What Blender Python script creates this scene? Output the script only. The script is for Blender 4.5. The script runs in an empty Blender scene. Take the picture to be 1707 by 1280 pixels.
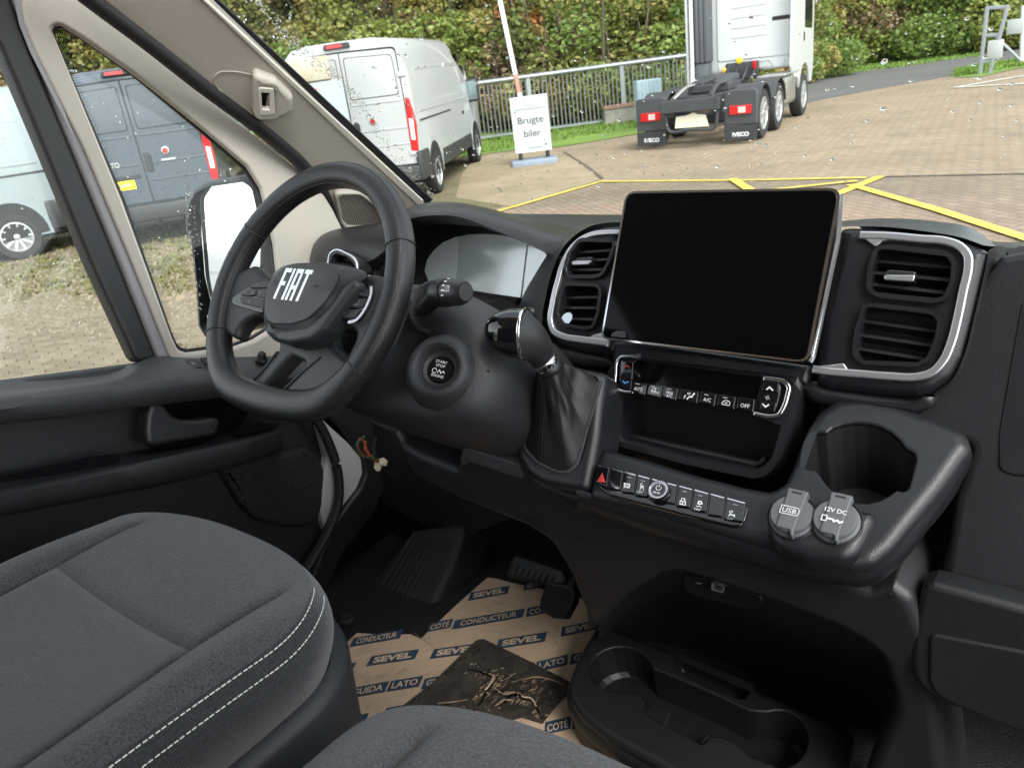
import bpy, bmesh, math, random
from math import sin, cos, pi, radians
from mathutils import Vector as V, Matrix
from mathutils.geometry import tessellate_polygon
SC = bpy.context.scene
COL = SC.collection
random.seed(7)

# ------------------------------------------------------------------ camera
CAM = V((.36, -.82, 1.85))
YAW, PITCH, ROLL, FPX = radians(39.5), radians(22.3), radians(7.5), 1282.0
FW = V((-sin(YAW)*cos(PITCH), cos(YAW)*cos(PITCH), -sin(PITCH)))
_r = FW.cross(V((0, 0, 1))).normalized()
_u = _r.cross(FW)
RT = _r*cos(ROLL) - _u*sin(ROLL)
UP = _r*sin(ROLL) + _u*cos(ROLL)
cd = bpy.data.cameras.new('camera')
cd.sensor_width = 36.0
cd.lens = FPX/1707*36
cd.clip_start = .02
cd.clip_end = 1200
cd.dof.use_dof = True
cd.dof.focus_distance = 1.0
cd.dof.aperture_fstop = 14.0
co = bpy.data.objects.new('camera', cd)
COL.objects.link(co)
M = Matrix((RT, UP, -FW)).transposed().to_4x4()
M.translation = CAM
co.matrix_world = M
SC.camera = co

# ------------------------------------------------------------------ light (overcast day)
SUN_EL, SUN_AZ = radians(48), radians(118)      # soft sun, high, off to the right and slightly behind
w = bpy.data.worlds.new('World')
SC.world = w
w.use_nodes = True
nt = w.node_tree
bg = nt.nodes['Background']
sky = nt.nodes.new('ShaderNodeTexSky')
sky.sky_type = 'NISHITA'
sky.sun_disc = False
sky.sun_elevation = SUN_EL
sky.sun_rotation = SUN_AZ
sky.dust_density = 1.0
sky.ozone_density = 1.0
hs = nt.nodes.new('ShaderNodeHueSaturation')
hs.inputs['Saturation'].default_value = .22
nt.links.new(sky.outputs[0], hs.inputs['Color'])
nt.links.new(hs.outputs[0], bg.inputs['Color'])
bg.inputs['Strength'].default_value = .15
sd = bpy.data.lights.new('sun', 'SUN')
sd.energy = 1.3
sd.angle = radians(28)
sd.color = (1, .96, .9)
so = bpy.data.objects.new('sun', sd)
COL.objects.link(so)
sdir = V((sin(SUN_AZ)*cos(SUN_EL), cos(SUN_AZ)*cos(SUN_EL), sin(SUN_EL)))
so.rotation_euler = sdir.to_track_quat('Z', 'Y').to_euler()
SC.view_settings.view_transform = 'Standard'
SC.view_settings.look = 'None'
SC.view_settings.gamma = 1
SC.view_settings.use_curve_mapping = False
SC.view_settings.exposure = 1.85
SC.cycles.max_bounces = 10
SC.cycles.transparent_max_bounces = 16
SC.cycles.use_denoising = True
SC.cycles.sample_clamp_indirect = 6

# ------------------------------------------------------------------ measuring: a sight line of the camera meets a real plane of the cab
def sight(px, py):
    return RT*((px-853.5)/FPX) + UP*((640-py)/FPX) + FW
def at(px, py, x=None, y=None, z=None, pl=None):
    d = sight(px, py)
    if x is not None: t = (x-CAM.x)/d.x
    elif y is not None: t = (y-CAM.y)/d.y
    elif z is not None: t = (z-CAM.z)/d.z
    else: t = (pl.o-CAM).dot(pl.n)/d.dot(pl.n)
    return CAM + d*t
class Pl:
    def __init__(s, o, n, u=(1, 0, 0)):
        s.o = V(o); s.n = V(n).normalized()
        u = V(u); s.u = (u - s.n*u.dot(s.n)).normalized(); s.v = s.n.cross(s.u)
    def to2(s, px, py):
        p = at(px, py, pl=s) - s.o
        return (p.dot(s.u), p.dot(s.v))
    def p3(s, a, b, w=0):
        return s.o + s.u*a + s.v*b + s.n*w
    def off(s, d):
        return Pl(s.o + s.n*d, s.n, s.u)
def tilt_plane(o, deg):            # faces the driver, leaning back by deg
    t = radians(deg)
    return Pl(o, (0, -cos(t), sin(t)))
def zm(ox, oy, k):
    return lambda *p: [(ox+a[0]*k, oy+a[1]*k) + tuple(a[2:]) for a in p]
z1 = zm(0, 0, .3436); z2 = zm(340, 0, .2812); z3 = zm(740, 0, .2929); z4 = zm(1040, 0, .2109); z5 = zm(1300, 0, .3282)
z6 = zm(280, 260, .3595); z7 = zm(520, 320, .3125); z8 = zm(0, 560, .3632)
y1 = zm(880, 300, .3163); y2 = zm(1380, 340, .297); y3 = zm(780, 490, .2578); y4 = zm(960, 570, .2577)
y5 = zm(1260, 660, .2656); y6 = zm(520, 640, .5); y7 = zm(900, 900, .4728); y8 = zm(0, 800, .375)

# ------------------------------------------------------------------ objects
def tag(o, label=None, cat=None, group=None, kind=None):
    if label: o['label'] = label
    if cat: o['category'] = cat
    if group: o['group'] = group
    if kind: o['kind'] = kind
    return o
def thing(name, label, cat, loc=(0, 0, 0), group=None):
    o = bpy.data.objects.new(name, None)
    o.location = loc
    o.empty_display_size = .05
    COL.objects.link(o)
    return tag(o, label, cat, group)
def base_of(o):
    b = V((0, 0, 0))
    while o is not None:
        b += o.location
        o = o.parent
    return b
def link(name, me, parent=None):
    o = bpy.data.objects.new(name, me)
    COL.objects.link(o)
    if parent is not None: o.parent = parent
    return o
def mesh(name, vs, fs, m, parent=None, smooth=True, sharp=35, world=True, mi=None):
    b = base_of(parent) if (parent is not None and world) else V((0, 0, 0))
    me = bpy.data.meshes.new(name)
    me.from_pydata([V(v)-b for v in vs], [], fs)
    for mm in (m if isinstance(m, (list, tuple)) else [m]): me.materials.append(mm)
    if mi: me.polygons.foreach_set('material_index', mi)
    me.update()
    if smooth:
        me.shade_smooth()
        me.set_sharp_from_angle(angle=radians(sharp))
    return link(name, me, parent)
class MB:                            # gathers pieces of ONE part
    def __init__(s): s.v = []; s.f = []
    def add(s, vf):
        n = len(s.v); s.v += [V(a) for a in vf[0]]; s.f += [[i+n for i in f] for f in vf[1]]
        return s
    def build(s, name, m, parent=None, **k): return mesh(name, s.v, s.f, m, parent, **k)

# ------------------------------------------------------------------ curves
def catmull(p, n, closed=False):
    p = [V(a) for a in p]; N = len(p); out = []
    segs = N if closed else N-1
    L = [0]
    for i in range(segs): L.append(L[-1] + max(1e-9, (p[(i+1) % N]-p[i]).length))
    cnt = n if closed else n-1
    i = 0
    for k in range(n):
        s = L[-1]*k/cnt
        while i < segs-1 and s > L[i+1]: i += 1
        t = min(1, (s-L[i])/(L[i+1]-L[i]))
        if closed: a, b, c, d = p[(i-1) % N], p[i], p[(i+1) % N], p[(i+2) % N]
        else: a, b, c, d = p[max(0, i-1)], p[i], p[i+1], p[min(N-1, i+2)]
        la, lb, lc = max(1e-9, (b-a).length), max(1e-9, (c-b).length), max(1e-9, (d-c).length)
        m1 = ((c-b)/lb*la + (b-a)/la*lb)/(la+lb)*lb if a != b else (c-b)
        m2 = ((d-c)/lc*lb + (c-b)/lb*lc)/(lb+lc)*lb if d != c else (c-b)
        out.append(b*(2*t**3-3*t*t+1) + m1*(t**3-2*t*t+t) + c*(-2*t**3+3*t*t) + m2*(t**3-t*t))
    return out
def fillet(p, r, seg=5):
    out = []; N = len(p)
    for i in range(N):
        b = V(p[i][:2]); a = V(p[i-1][:2]); c = V(p[(i+1) % N][:2])
        rr = p[i][2] if len(p[i]) > 2 else r
        d1 = a-b; d2 = c-b
        if rr <= 0 or d1.length < 1e-6 or d2.length < 1e-6: out.append(b); continue
        ang = d1.angle(d2)
        if ang > 3.05: out.append(b); continue
        t = min(rr/math.tan(ang/2), d1.length*.48, d2.length*.48)
        s = b+d1.normalized()*t; e = b+d2.normalized()*t
        for k in range(seg+1):
            q = k/seg
            out.append(s*(1-q)**2 + b*2*q*(1-q) + e*q*q)
    return out
def area2(p): return sum(p[i-1].x*p[i].y - p[i].x*p[i-1].y for i in range(len(p)))/2
def inset(c, d):
    out = []; N = len(c)
    for i in range(N):
        a, b, e = c[i-1], c[i], c[(i+1) % N]
        t1 = (b-a); t2 = (e-b)
        if t1.length < 1e-9: t1 = t2
        if t2.length < 1e-9: t2 = t1
        if t1.length < 1e-9: out.append(b.copy()); continue
        t1 = t1.normalized(); t2 = t2.normalized()
        n1 = V((-t1.y, t1.x)); n2 = V((-t2.y, t2.x))
        n = n1+n2
        k = n.dot(n1)
        n = n/max(k, .5) if k > 1e-6 else n1
        out.append(b+n*d)
    return out
def cont2(pl, pts, px, r, smooth):
    """one outline in plane coordinates"""
    q = []
    for a in pts:
        c = pl.to2(a[0], a[1]) if px else (a[0], a[1])
        q.append(tuple(c)+tuple(a[2:]))
    if smooth: q = [V((a.x, a.y)) for a in catmull([(a[0], a[1], 0) for a in q], smooth, True)]
    else: q = fillet(q, r)
    o = [q[0]]
    for a in q[1:]:
        if (a-o[-1]).length > 1e-5: o.append(a)
    if (o[0]-o[-1]).length < 1e-5: o.pop()
    return o
def plate_vf(pl, outer, holes=(), depth=.01, bev=.002, px=True, r=0, smooth=0, hr=None, hsmooth=None, back=True, nb=3, hb=None):
    cs = [cont2(pl, outer, px, r, smooth)]
    for h in holes: cs.append(cont2(pl, h, px, r if hr is None else hr, smooth if hsmooth is None else hsmooth))
    for i, c in enumerate(cs):
        if (area2(c) > 0) != (i == 0): c.reverse()
    vs = []; fs = []; top = []; bot = []
    bev = min(bev, depth*.9)
    rings = [(-depth, 0), (-bev, 0)]
    if bev > 0:
        for k in range(1, nb+1):
            a = pi/2*k/nb
            rings.append((-bev+bev*sin(a), bev*(1-cos(a))))
        rings.append((0, bev+min(.0006, bev*.4)))
    else: rings[-1] = (0, 0)
    for c in cs:
        n = len(c); prev = None
        for j, (w_, d) in enumerate(rings):
            s = len(vs)
            if hb is not None and c is not cs[0] and bev > 0:
                d *= hb/bev
                if j: w_ = (w_ if w_ > -bev*1.01 else -bev)*hb/bev
            vs += [pl.p3(q.x, q.y, w_) for q in (inset(c, d) if d > 0 else c)]
            if prev is not None:
                for i in range(n):
                    k = (i+1) % n
                    fs.append([prev+i, prev+k, s+k, s+i])
            else: bot.append((s, n))
            prev = s
        top.append((prev, n))
    def cap(lst, flip):
        loops = []; idx = []
        for s, n in lst:
            loops.append([V(((vs[i]-pl.o).dot(pl.u), (vs[i]-pl.o).dot(pl.v), 0)) for i in range(s, s+n)])
            idx += list(range(s, s+n))
        flat = [a for l in loops for a in l]
        for t in tessellate_polygon(loops):
            a, b, c = (flat[i] for i in t)
            cr = (b-a).cross(c-a).z
            if abs(cr) < 1e-14: continue
            t = [idx[i] for i in t]
            if (cr < 0) != flip: t.reverse()
            fs.append(t)
    cap(top, False)
    if back: cap(bot, True)
    return vs, fs
def plate(name, pl, outer, m, parent=None, **k):
    vs, fs = plate_vf(pl, outer, **k)
    return mesh(name, vs, fs, m, parent)
def loft_vf(rails, nu=24, nv=3, closed=False, thick=0, close_v=False):
    R = [catmull(r, nu, closed) for r in rails]
    if close_v: cols = [catmull([r[i] for r in R], nv, True) for i in range(nu)]
    elif nv > len(R) or nv: cols = [catmull([r[i] for r in R], max(nv, len(R)), False) for i in range(nu)]
    m = len(cols[0])
    vs = [p for c in cols for p in c]; fs = []
    for i in range(nu if closed else nu-1):
        for j in range(m if close_v else m-1):
            a = i*m+j; b = ((i+1) % nu)*m+j; jn = (j+1) % m
            fs.append([a, ((i+1) % nu)*m+j, ((i+1) % nu)*m+jn, i*m+jn])
    if thick:
        bm = bmesh.new()
        bv = [bm.verts.new(v) for v in vs]
        for f in fs: bm.faces.new([bv[i] for i in f])
        bm.normal_update()
        bmesh.ops.solidify(bm, geom=bm.faces[:], thickness=thick)
        bm.verts.index_update()
        vs = [v.co.copy() for v in bm.verts]; fs = [[v.index for v in f.verts] for f in bm.faces]
        bm.free()
    return vs, fs
def loft(name, rails, m, parent=None, sharp=50, **k):
    vs, fs = loft_vf(rails, **k)
    return mesh(name, vs, fs, m, parent, sharp=sharp)
def tube_vf(path, rad, seg=10, closed=False, up=V((0, 0, 1)), n=None, cap=True, power=2.0):
    """sweep a (super)ellipse; rad = number, (a, b) or a list of those along the path; a lies across, b along up"""
    P = catmull(path, n, closed) if n else [V(p) for p in path]
    N = len(P); vs = []; fs = []
    for i in range(N):
        t = (P[(i+1) % N]-P[i-1]) if closed else (P[min(N-1, i+1)]-P[max(0, i-1)])
        t.normalize()
        s = t.cross(up)
        if s.length < 1e-4: s = t.cross(V((1, 0, 0)))
        s.normalize(); u = s.cross(t)
        r = rad
        if isinstance(rad, list):
            q = i/(N if closed else max(1, N-1))*(len(rad)-1); k = min(int(q), len(rad)-2) if len(rad) > 1 else 0; q -= k
            A, B = rad[k], rad[min(k+1, len(rad)-1)]
            A = A if isinstance(A, tuple) else (A, A); B = B if isinstance(B, tuple) else (B, B)
            r = (A[0]*(1-q)+B[0]*q, A[1]*(1-q)+B[1]*q)
        if not isinstance(r, tuple): r = (r, r)
        for j in range(seg):
            a = 2*pi*j/seg; c, d = cos(a), sin(a)
            c = math.copysign(abs(c)**(2/power), c); d = math.copysign(abs(d)**(2/power), d)
            vs.append(P[i] + s*(r[0]*c) + u*(r[1]*d))
    for i in range(N if closed else N-1):
        for j in range(seg):
            a = i*seg+j; b = i*seg+(j+1) % seg; i2 = ((i+1) % N)*seg
            fs.append([a, i2+j, i2+(j+1) % seg, b][::-1])
    if cap and not closed:
        fs.append(list(range(seg))[::-1]); fs.append([(N-1)*seg+j for j in range(seg)])
        fs[-2].reverse(); fs[-1].reverse()
    return vs, fs
def tube(name, path, rad, m, parent=None, sharp=40, **k):
    vs, fs = tube_vf(path, rad, **k)
    return mesh(name, vs, fs, m, parent, sharp=sharp)
def lathe_vf(prof, o, ax, seg=24):
    o = V(o); ax = V(ax).normalized()
    s = ax.cross(V((0, 0, 1)))
    if s.length < 1e-3: s = ax.cross(V((1, 0, 0)))
    s.normalize(); u = s.cross(ax); vs = []; fs = []
    for r, h in prof:
        for j in range(seg):
            a = 2*pi*j/seg
            vs.append(o + ax*h + (s*cos(a)+u*sin(a))*max(r, 1e-5))
    for i in range(len(prof)-1):
        for j in range(seg):
            fs.append([i*seg+j, i*seg+(j+1) % seg, (i+1)*seg+(j+1) % seg, (i+1)*seg+j])
    fs.append(list(range(seg))[::-1]); fs.append([(len(prof)-1)*seg+j for j in range(seg)])
    return vs, fs
def lathe(name, prof, o, ax, m, parent=None, seg=28, sharp=40):
    vs, fs = lathe_vf(prof, o, ax, seg)
    return mesh(name, vs, fs, m, parent, sharp=sharp)
def box_vf(a, b):
    (x0, y0, z0), (x1, y1_, z1_) = a, b
    v = [(x0, y0, z0), (x1, y0, z0), (x1, y1_, z0), (x0, y1_, z0), (x0, y0, z1_), (x1, y0, z1_), (x1, y1_, z1_), (x0, y1_, z1_)]
    return [V(p) for p in v], [[0, 3, 2, 1], [4, 5, 6, 7], [0, 1, 5, 4], [1, 2, 6, 5], [2, 3, 7, 6], [3, 0, 4, 7]]
def bbox_vf(a, b, bev=.01, seg=2):
    vs, fs = box_vf(a, b)
    bm = bmesh.new(); bv = [bm.verts.new(v) for v in vs]
    for f in fs: bm.faces.new([bv[i] for i in f])
    bmesh.ops.bevel(bm, geom=bm.edges[:], offset=bev, segments=seg, affect='EDGES', profile=.5)
    bm.verts.index_update()
    vs = [v.co.copy() for v in bm.verts]; fs = [[v.index for v in f.verts] for f in bm.faces]
    bm.free()
    return vs, fs
def ell(cx, cy, rx, ry, n=28, a0=0, a1=360):
    return [(cx+rx*cos(radians(a0+(a1-a0)*k/n)), cy+ry*sin(radians(a0+(a1-a0)*k/n))) for k in range(n if a1-a0 == 360 else n+1)]
_tm = {}
def text_vf(s, bold=0.0):
    if (s, bold) not in _tm:
        c = bpy.data.curves.new('lettering', 'FONT')
        c.body = s; c.size = 1; c.align_x = 'CENTER'; c.align_y = 'CENTER'; c.resolution_u = 3; c.offset = bold
        o = bpy.data.objects.new('lettering', c)
        me = bpy.data.meshes.new_from_object(o)
        _tm[(s, bold)] = ([v.co.copy() for v in me.vertices], [list(p.vertices) for p in me.polygons])
        bpy.data.objects.remove(o); bpy.data.meshes.remove(me)
    return _tm[(s, bold)]
def text_on(s, pl, px, py, h, m, parent, w=None, lift=.0006, shear=0, rot=0, bold=0.0, name='lettering', px_in=True, flip=False):
    """flat print: h = cap height in metres, w = total width in metres"""
    vs, fs = text_vf(s, bold)
    xs = [v.x for v in vs]; ys = [v.y for v in vs]
    cxm = (min(xs)+max(xs))/2; cym = (min(ys)+max(ys))/2
    ky = h/.7; kx = ky if w is None else w/(max(xs)-min(xs))
    a, b = pl.to2(px, py) if px_in else (px, py)
    out = []
    for v in vs:
        x = (v.x-cxm)*kx + (v.y-cym)*ky*shear; y = (v.y-cym)*ky
        x, y = x*cos(rot)-y*sin(rot), x*sin(rot)+y*cos(rot)
        out.append(pl.p3(a+x, b+y, lift))
    return mesh(name, out, fs, m, parent, smooth=False)
def stroke_vf(pl, pts, wid, lift=.0006, closed=False, px=True):
    """flat printed line of width wid (m)"""
    p = [V(pl.to2(a, b)) if px else V((a, b)) for a, b in pts]
    if closed: p = p+[p[0]]
    vs = []; fs = []
    for i in range(len(p)-1):
        d = (p[i+1]-p[i])
        if d.length < 1e-7: continue
        d.normalize(); n = V((-d.y, d.x))*wid/2; e = d*wid*.3
        k = len(vs)
        for q in (p[i]-e+n, p[i]-e-n, p[i+1]+e-n, p[i+1]+e+n): vs.append(pl.p3(q.x, q.y, lift+.00002*(i % 7)))
        fs.append([k, k+1, k+2, k+3])
    return vs, fs

# ------------------------------------------------------------------ materials
def nodes(name):
    m = bpy.data.materials.new(name); m.use_nodes = True
    return m, m.node_tree, m.node_tree.nodes['Principled BSDF']
def tex(nt_, kind, scale, coord='Object', **k):
    c = nt_.nodes.new('ShaderNodeTexCoord')
    t = nt_.nodes.new('ShaderNodeTex'+kind)
    if 'Scale' in t.inputs: t.inputs['Scale'].default_value = scale
    for a, b in k.items():
        if a in t.inputs: t.inputs[a].default_value = b
    nt_.links.new(c.outputs[coord], t.inputs['Vector'])
    return t
def mix_col(nt_, fac, a, b):
    r = nt_.nodes.new('ShaderNodeMix'); r.data_type = 'RGBA'
    if fac is not None: nt_.links.new(fac, r.inputs[0])
    for s, x in ((6, a), (7, b)):
        if isinstance(x, tuple): r.inputs[s].default_value = (*x[:3], 1)
        else: nt_.links.new(x, r.inputs[s])
    return r
def ramp(nt_, src, p0, p1, c0=(0, 0, 0), c1=(1, 1, 1)):
    r = nt_.nodes.new('ShaderNodeValToRGB')
    r.color_ramp.elements[0].position = p0; r.color_ramp.elements[0].color = (*c0, 1)
    r.color_ramp.elements[1].position = p1; r.color_ramp.elements[1].color = (*c1, 1)
    nt_.links.new(src, r.inputs[0])
    return r
def bump(nt_, src, strength, dist, bs, chain=None):
    b = nt_.nodes.new('ShaderNodeBump')
    b.inputs['Strength'].default_value = strength; b.inputs['Distance'].default_value = dist
    nt_.links.new(src, b.inputs['Height'])
    if chain is not None: nt_.links.new(chain.outputs[0], b.inputs['Normal'])
    nt_.links.new(b.outputs[0], bs.inputs['Normal'])
    return b
def mat(name, c, rough=.5, metal=0, coat=0, spec=.5, grain=None, var=0, vscale=6, dirt=None):
    """grain = (scale, strength, distance); var = patchy change of tone"""
    m, t, b = nodes(name)
    b.inputs['Base Color'].default_value = (*c, 1)
    b.inputs['Roughness'].default_value = rough
    b.inputs['Metallic'].default_value = metal
    b.inputs['Coat Weight'].default_value = coat
    b.inputs['Coat Roughness'].default_value = .05
    b.inputs['Specular IOR Level'].default_value = spec
    src = (*c,)
    if var:
        n = tex(t, 'Noise', vscale, Detail=6, Roughness=.6)
        r = ramp(t, n.outputs['Fac'], .3, .7)
        x = mix_col(t, r.outputs[0], tuple(v*(1-var) for v in c), tuple(min(1, v*(1+var)) for v in c))
        t.links.new(x.outputs[2], b.inputs['Base Color']); src = x.outputs[2]
        rr = t.nodes.new('ShaderNodeMapRange')
        rr.inputs[3].default_value = max(.02, rough-.06); rr.inputs[4].default_value = min(1, rough+.07)
        t.links.new(n.outputs['Fac'], rr.inputs[0]); t.links.new(rr.outputs[0], b.inputs['Roughness'])
    if dirt:                          # road film: a speckled second tone
        n2 = tex(t, 'Noise', dirt[1], Detail=8, Roughness=.7)
        r2 = ramp(t, n2.outputs['Fac'], .5, .72)
        x2 = mix_col(t, r2.outputs[0], src, dirt[0])
        t.links.new(x2.outputs[2], b.inputs['Base Color'])
    if grain:
        n = tex(t, 'Voronoi', grain[0])
        n2 = tex(t, 'Noise', grain[0]*.7, Detail=3)
        ad = t.nodes.new('ShaderNodeMath'); ad.operation = 'ADD'
        t.links.new(n.outputs['Distance'], ad.inputs[0]); t.links.new(n2.outputs['Fac'], ad.inputs[1])
        bump(t, ad.outputs[0], grain[1], grain[2], b)
    return m
def thin_glass(name, tint=(.94, .97, .96), refl=.06, rough=0.0):
    m, t, b = nodes(name)
    t.nodes.remove(b)
    o = t.nodes['Material Output']
    tr = t.nodes.new('ShaderNodeBsdfTransparent'); tr.inputs[0].default_value = (*tint, 1)
    gl = t.nodes.new('ShaderNodeBsdfGlossy'); gl.inputs['Roughness'].default_value = rough
    lw = t.nodes.new('ShaderNodeLayerWeight'); lw.inputs[0].default_value = .5
    pw = t.nodes.new('ShaderNodeMath'); pw.operation = 'POWER'; pw.inputs[1].default_value = 5
    fr = t.nodes.new('ShaderNodeMapRange'); fr.inputs[3].default_value = refl*.35; fr.inputs[4].default_value = .45
    t.links.new(lw.outputs['Facing'], pw.inputs[0]); t.links.new(pw.outputs[0], fr.inputs[0])
    mx = t.nodes.new('ShaderNodeMixShader')
    t.links.new(fr.outputs[0], mx.inputs[0]); t.links.new(tr.outputs[0], mx.inputs[1]); t.links.new(gl.outputs[0], mx.inputs[2])
    t.links.new(mx.outputs[0], o.inputs[0])
    return m
def emit_free_print(name, c, rough=.5): return mat(name, c, rough)

G1 = (1400, .35, .0006)
m_soft = mat('soft black plastic', (.010, .0105, .012), .37, spec=.42, grain=(900, .5, .0004), var=.12, vscale=5)
m_grain = mat('grained black plastic', (.0115, .012, .0135), .36, spec=.42, grain=(760, .45, .00035), var=.12, vscale=4)
m_dark = mat('dark plastic and recess shade', (.005, .005, .006), .6, grain=G1)  # near-black plastic, also paints the shade down in the cup well
m_pod = mat('satin black plastic', (.0085, .009, .0105), .34, spec=.42, grain=(1800, .2, .0003), var=.1)
m_lower = mat('charcoal lower plastic', (.0085, .009, .010), .46, grain=(900, .5, .0004), var=.15)
m_gloss = mat('piano black', (.004, .004, .005), .06, coat=.5)
m_screen = mat('black screen glass', (.0015, .0015, .002), .06, spec=.14)
m_silver = mat('satin silver trim', (.55, .56, .58), .3, metal=.85, grain=(2500, .1, .0002))
m_silver2 = mat('bright chrome', (.75, .76, .78), .12, metal=1)
m_lowdash = mat('lower dashboard plastic', (.0135, .014, .0155), .46, grain=(800, .5, .0004), var=.12, vscale=5)
m_slat = mat('vent slat plastic', (.014, .0145, .016), .36)
m_leather = mat('wheel leather', (.012, .0127, .0135), .38, grain=(620, .6, .0005), var=.1, vscale=8)
m_hub = mat('wheel hub plastic', (.024, .027, .029), .42, grain=(1500, .4, .0003))
m_print = mat('white print', (.72, .73, .74), .5)
m_printg = mat('grey print', (.30, .31, .32), .5)
m_red = mat('red print', (.55, .05, .04), .5)
m_blue = mat('blue print', (.05, .32, .75), .5)
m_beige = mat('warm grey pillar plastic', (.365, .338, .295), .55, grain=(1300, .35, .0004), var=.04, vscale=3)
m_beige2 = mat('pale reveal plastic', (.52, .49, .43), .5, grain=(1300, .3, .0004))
m_rubber = mat('black rubber seal', (.012, .012, .013), .5, grain=(800, .3, .0005))
m_greyframe = mat('grey door frame paint', (.23, .225, .23), .4)
m_socket = mat('grey socket lid plastic', (.10, .104, .112), .5, grain=(1500, .3, .0003))
m_boot = mat('black leather boot', (.009, .0087, .0087), .42, grain=(700, .5, .0004), var=.15, vscale=20)
m_knobw = mat('lever sleeve plastic', (.020, .020, .021), .42, grain=(1500, .3, .0003))
# ================================================================== the yard outside
def ground_pt(px, py): return at(px, py, z=0)
def sheet(name, pts, z, m, kind='structure', world_pts=False):
    p = [V((a[0], a[1], z)) if world_pts else V((*ground_pt(*a).xy, z)) for a in pts]
    loops = [[V((q.x, q.y, 0)) for q in p]]
    fs = []
    for t_ in tessellate_polygon(loops):
        a, b_, c = (p[i] for i in t_)
        fs.append(list(t_) if (b_-a).cross(c-a).z > 0 else list(t_)[::-1])
    return tag(mesh(name, p, fs, m, smooth=False), kind=kind)
def ground_mat(name, c1, c2, c3, bscale=None, bs=.5, fine=60, rough=.85, patch=.35):
    m, t, b = nodes(name)
    n0 = tex(t, 'Noise', patch, Detail=8, Roughness=.65); n1 = tex(t, 'Noise', fine, Detail=6, Roughness=.7); n2 = tex(t, 'Noise', patch*4, Detail=6)
    r1 = ramp(t, n0.outputs['Fac'], .38, .62, c1, c2)
    r2 = ramp(t, n2.outputs['Fac'], .55, .75)
    x = mix_col(t, r2.outputs[0], r1.outputs[0], c3)
    r3 = ramp(t, n1.outputs['Fac'], .3, .75, (.55, .55, .55), (1.35, 1.35, 1.35))
    y = mix_col(t, None, x.outputs[2], r3.outputs[0]); y.blend_type = 'MULTIPLY'; y.inputs[0].default_value = .8
    out = y.outputs[2]; hgt = n1.outputs['Fac']
    if bscale:
        c = t.nodes.new('ShaderNodeTexCoord'); mp = t.nodes.new('ShaderNodeMapping')
        mp.inputs['Rotation'].default_value = (0, 0, radians(bscale[1])); t.links.new(c.outputs['Object'], mp.inputs[0])
        br = t.nodes.new('ShaderNodeTexBrick'); br.inputs['Scale'].default_value = bscale[0]
        br.inputs['Mortar Size'].default_value = .03; br.inputs['Brick Width'].default_value = .5; br.inputs['Row Height'].default_value = .25
        br.inputs['Color1'].default_value = (.75, .75, .75, 1); br.inputs['Color2'].default_value = (1.2, 1.17, 1.12, 1); br.inputs['Mortar'].default_value = (.38, .36, .32, 1)
        t.links.new(mp.outputs[0], br.inputs['Vector'])
        z = mix_col(t, None, out, br.outputs['Color']); z.blend_type = 'MULTIPLY'; z.inputs[0].default_value = .5
        out = z.outputs[2]
        ad = t.nodes.new('ShaderNodeMath'); ad.operation = 'SUBTRACT'; t.links.new(n1.outputs['Fac'], ad.inputs[0]); t.links.new(br.outputs['Fac'], ad.inputs[1]); hgt = ad.outputs[0]
    t.links.new(out, b.inputs['Base Color'])
    b.inputs['Roughness'].default_value = rough
    bump(t, hgt, bs, .02, b)
    return m
m_yard = ground_mat('tan concrete paving', (.34, .262, .18), (.28, .215, .145), (.24, .195, .14), (2.2, 38), .5)
m_gravel = ground_mat('mossy gravel', (.19, .148, .085), (.13, .115, .055), (.085, .092, .034), None, 1.0, 17, .9, .9)
m_damp = ground_mat('damp brown paving', (.26, .20, .14), (.20, .155, .11), (.32, .255, .185), (2.2, 38), .6, 60, .6, .6)
m_asph = ground_mat('grey asphalt', (.135, .13, .128), (.115, .11, .108), (.15, .14, .13), None, .4, 90, .8)
m_dirt = ground_mat('sandy dirt', (.33, .26, .17), (.25, .195, .12), (.20, .17, .09), None, .8, 30, .9, .7)
m_grass, t, b = nodes('grass')
n0 = tex(t, 'Noise', 1.2, Detail=6); r0_ = ramp(t, n0.outputs['Fac'], .3, .7, (.10, .17, .025), (.17, .26, .045)); t.links.new(r0_.outputs[0], b.inputs['Base Color']); b.inputs['Roughness'].default_value = .9
m_yellow = mat('yellow road paint', (.60, .46, .06), .6, var=.2, vscale=9, dirt=((.27, .21, .13), 26))
m_whitep = mat('white road paint', (.68, .66, .62), .6, var=.2, vscale=6, dirt=((.35, .28, .2), 12))
G = 0.0
tag(mesh('ground', [(-300, -300, -.004), (300, -300, -.004), (300, 300, -.004), (-300, 300, -.004)], [[0, 1, 2, 3]], m_yard, smooth=False), kind='structure')
sheet('gravel_yard', [(-30, -60), (-30, 14.6), (-14.2, 15.2), (-9.6, 12.6), (-6.9, 10.0), (-6.6, 7.6), (-7.6, 4.2), (-8.4, 1.8), (-9.5, -4), (-12, -60)], 0.0, m_gravel, world_pts=True)
sheet('dirt_strip', [(795, 262), (900, 250), (948, 256), (975, 275), (1000, 300), (935, 322), (850, 345), (760, 330), (770, 290)], .004, m_dirt)
sheet('damp_paving', [(1468, 295), (1707, 291), (2300, 285), (2300, 900), (1200, 900), (800, 420), (850, 350), (1000, 306)], .004, m_damp)
sheet('road', [(1180, 178), (1352, 132), (1460, 114), (1610, 94), (1707, 80), (2200, 30), (2200, 62), (1707, 92), (1640, 118), (1500, 142), (1370, 166), (1200, 205)], .004, m_asph)
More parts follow.
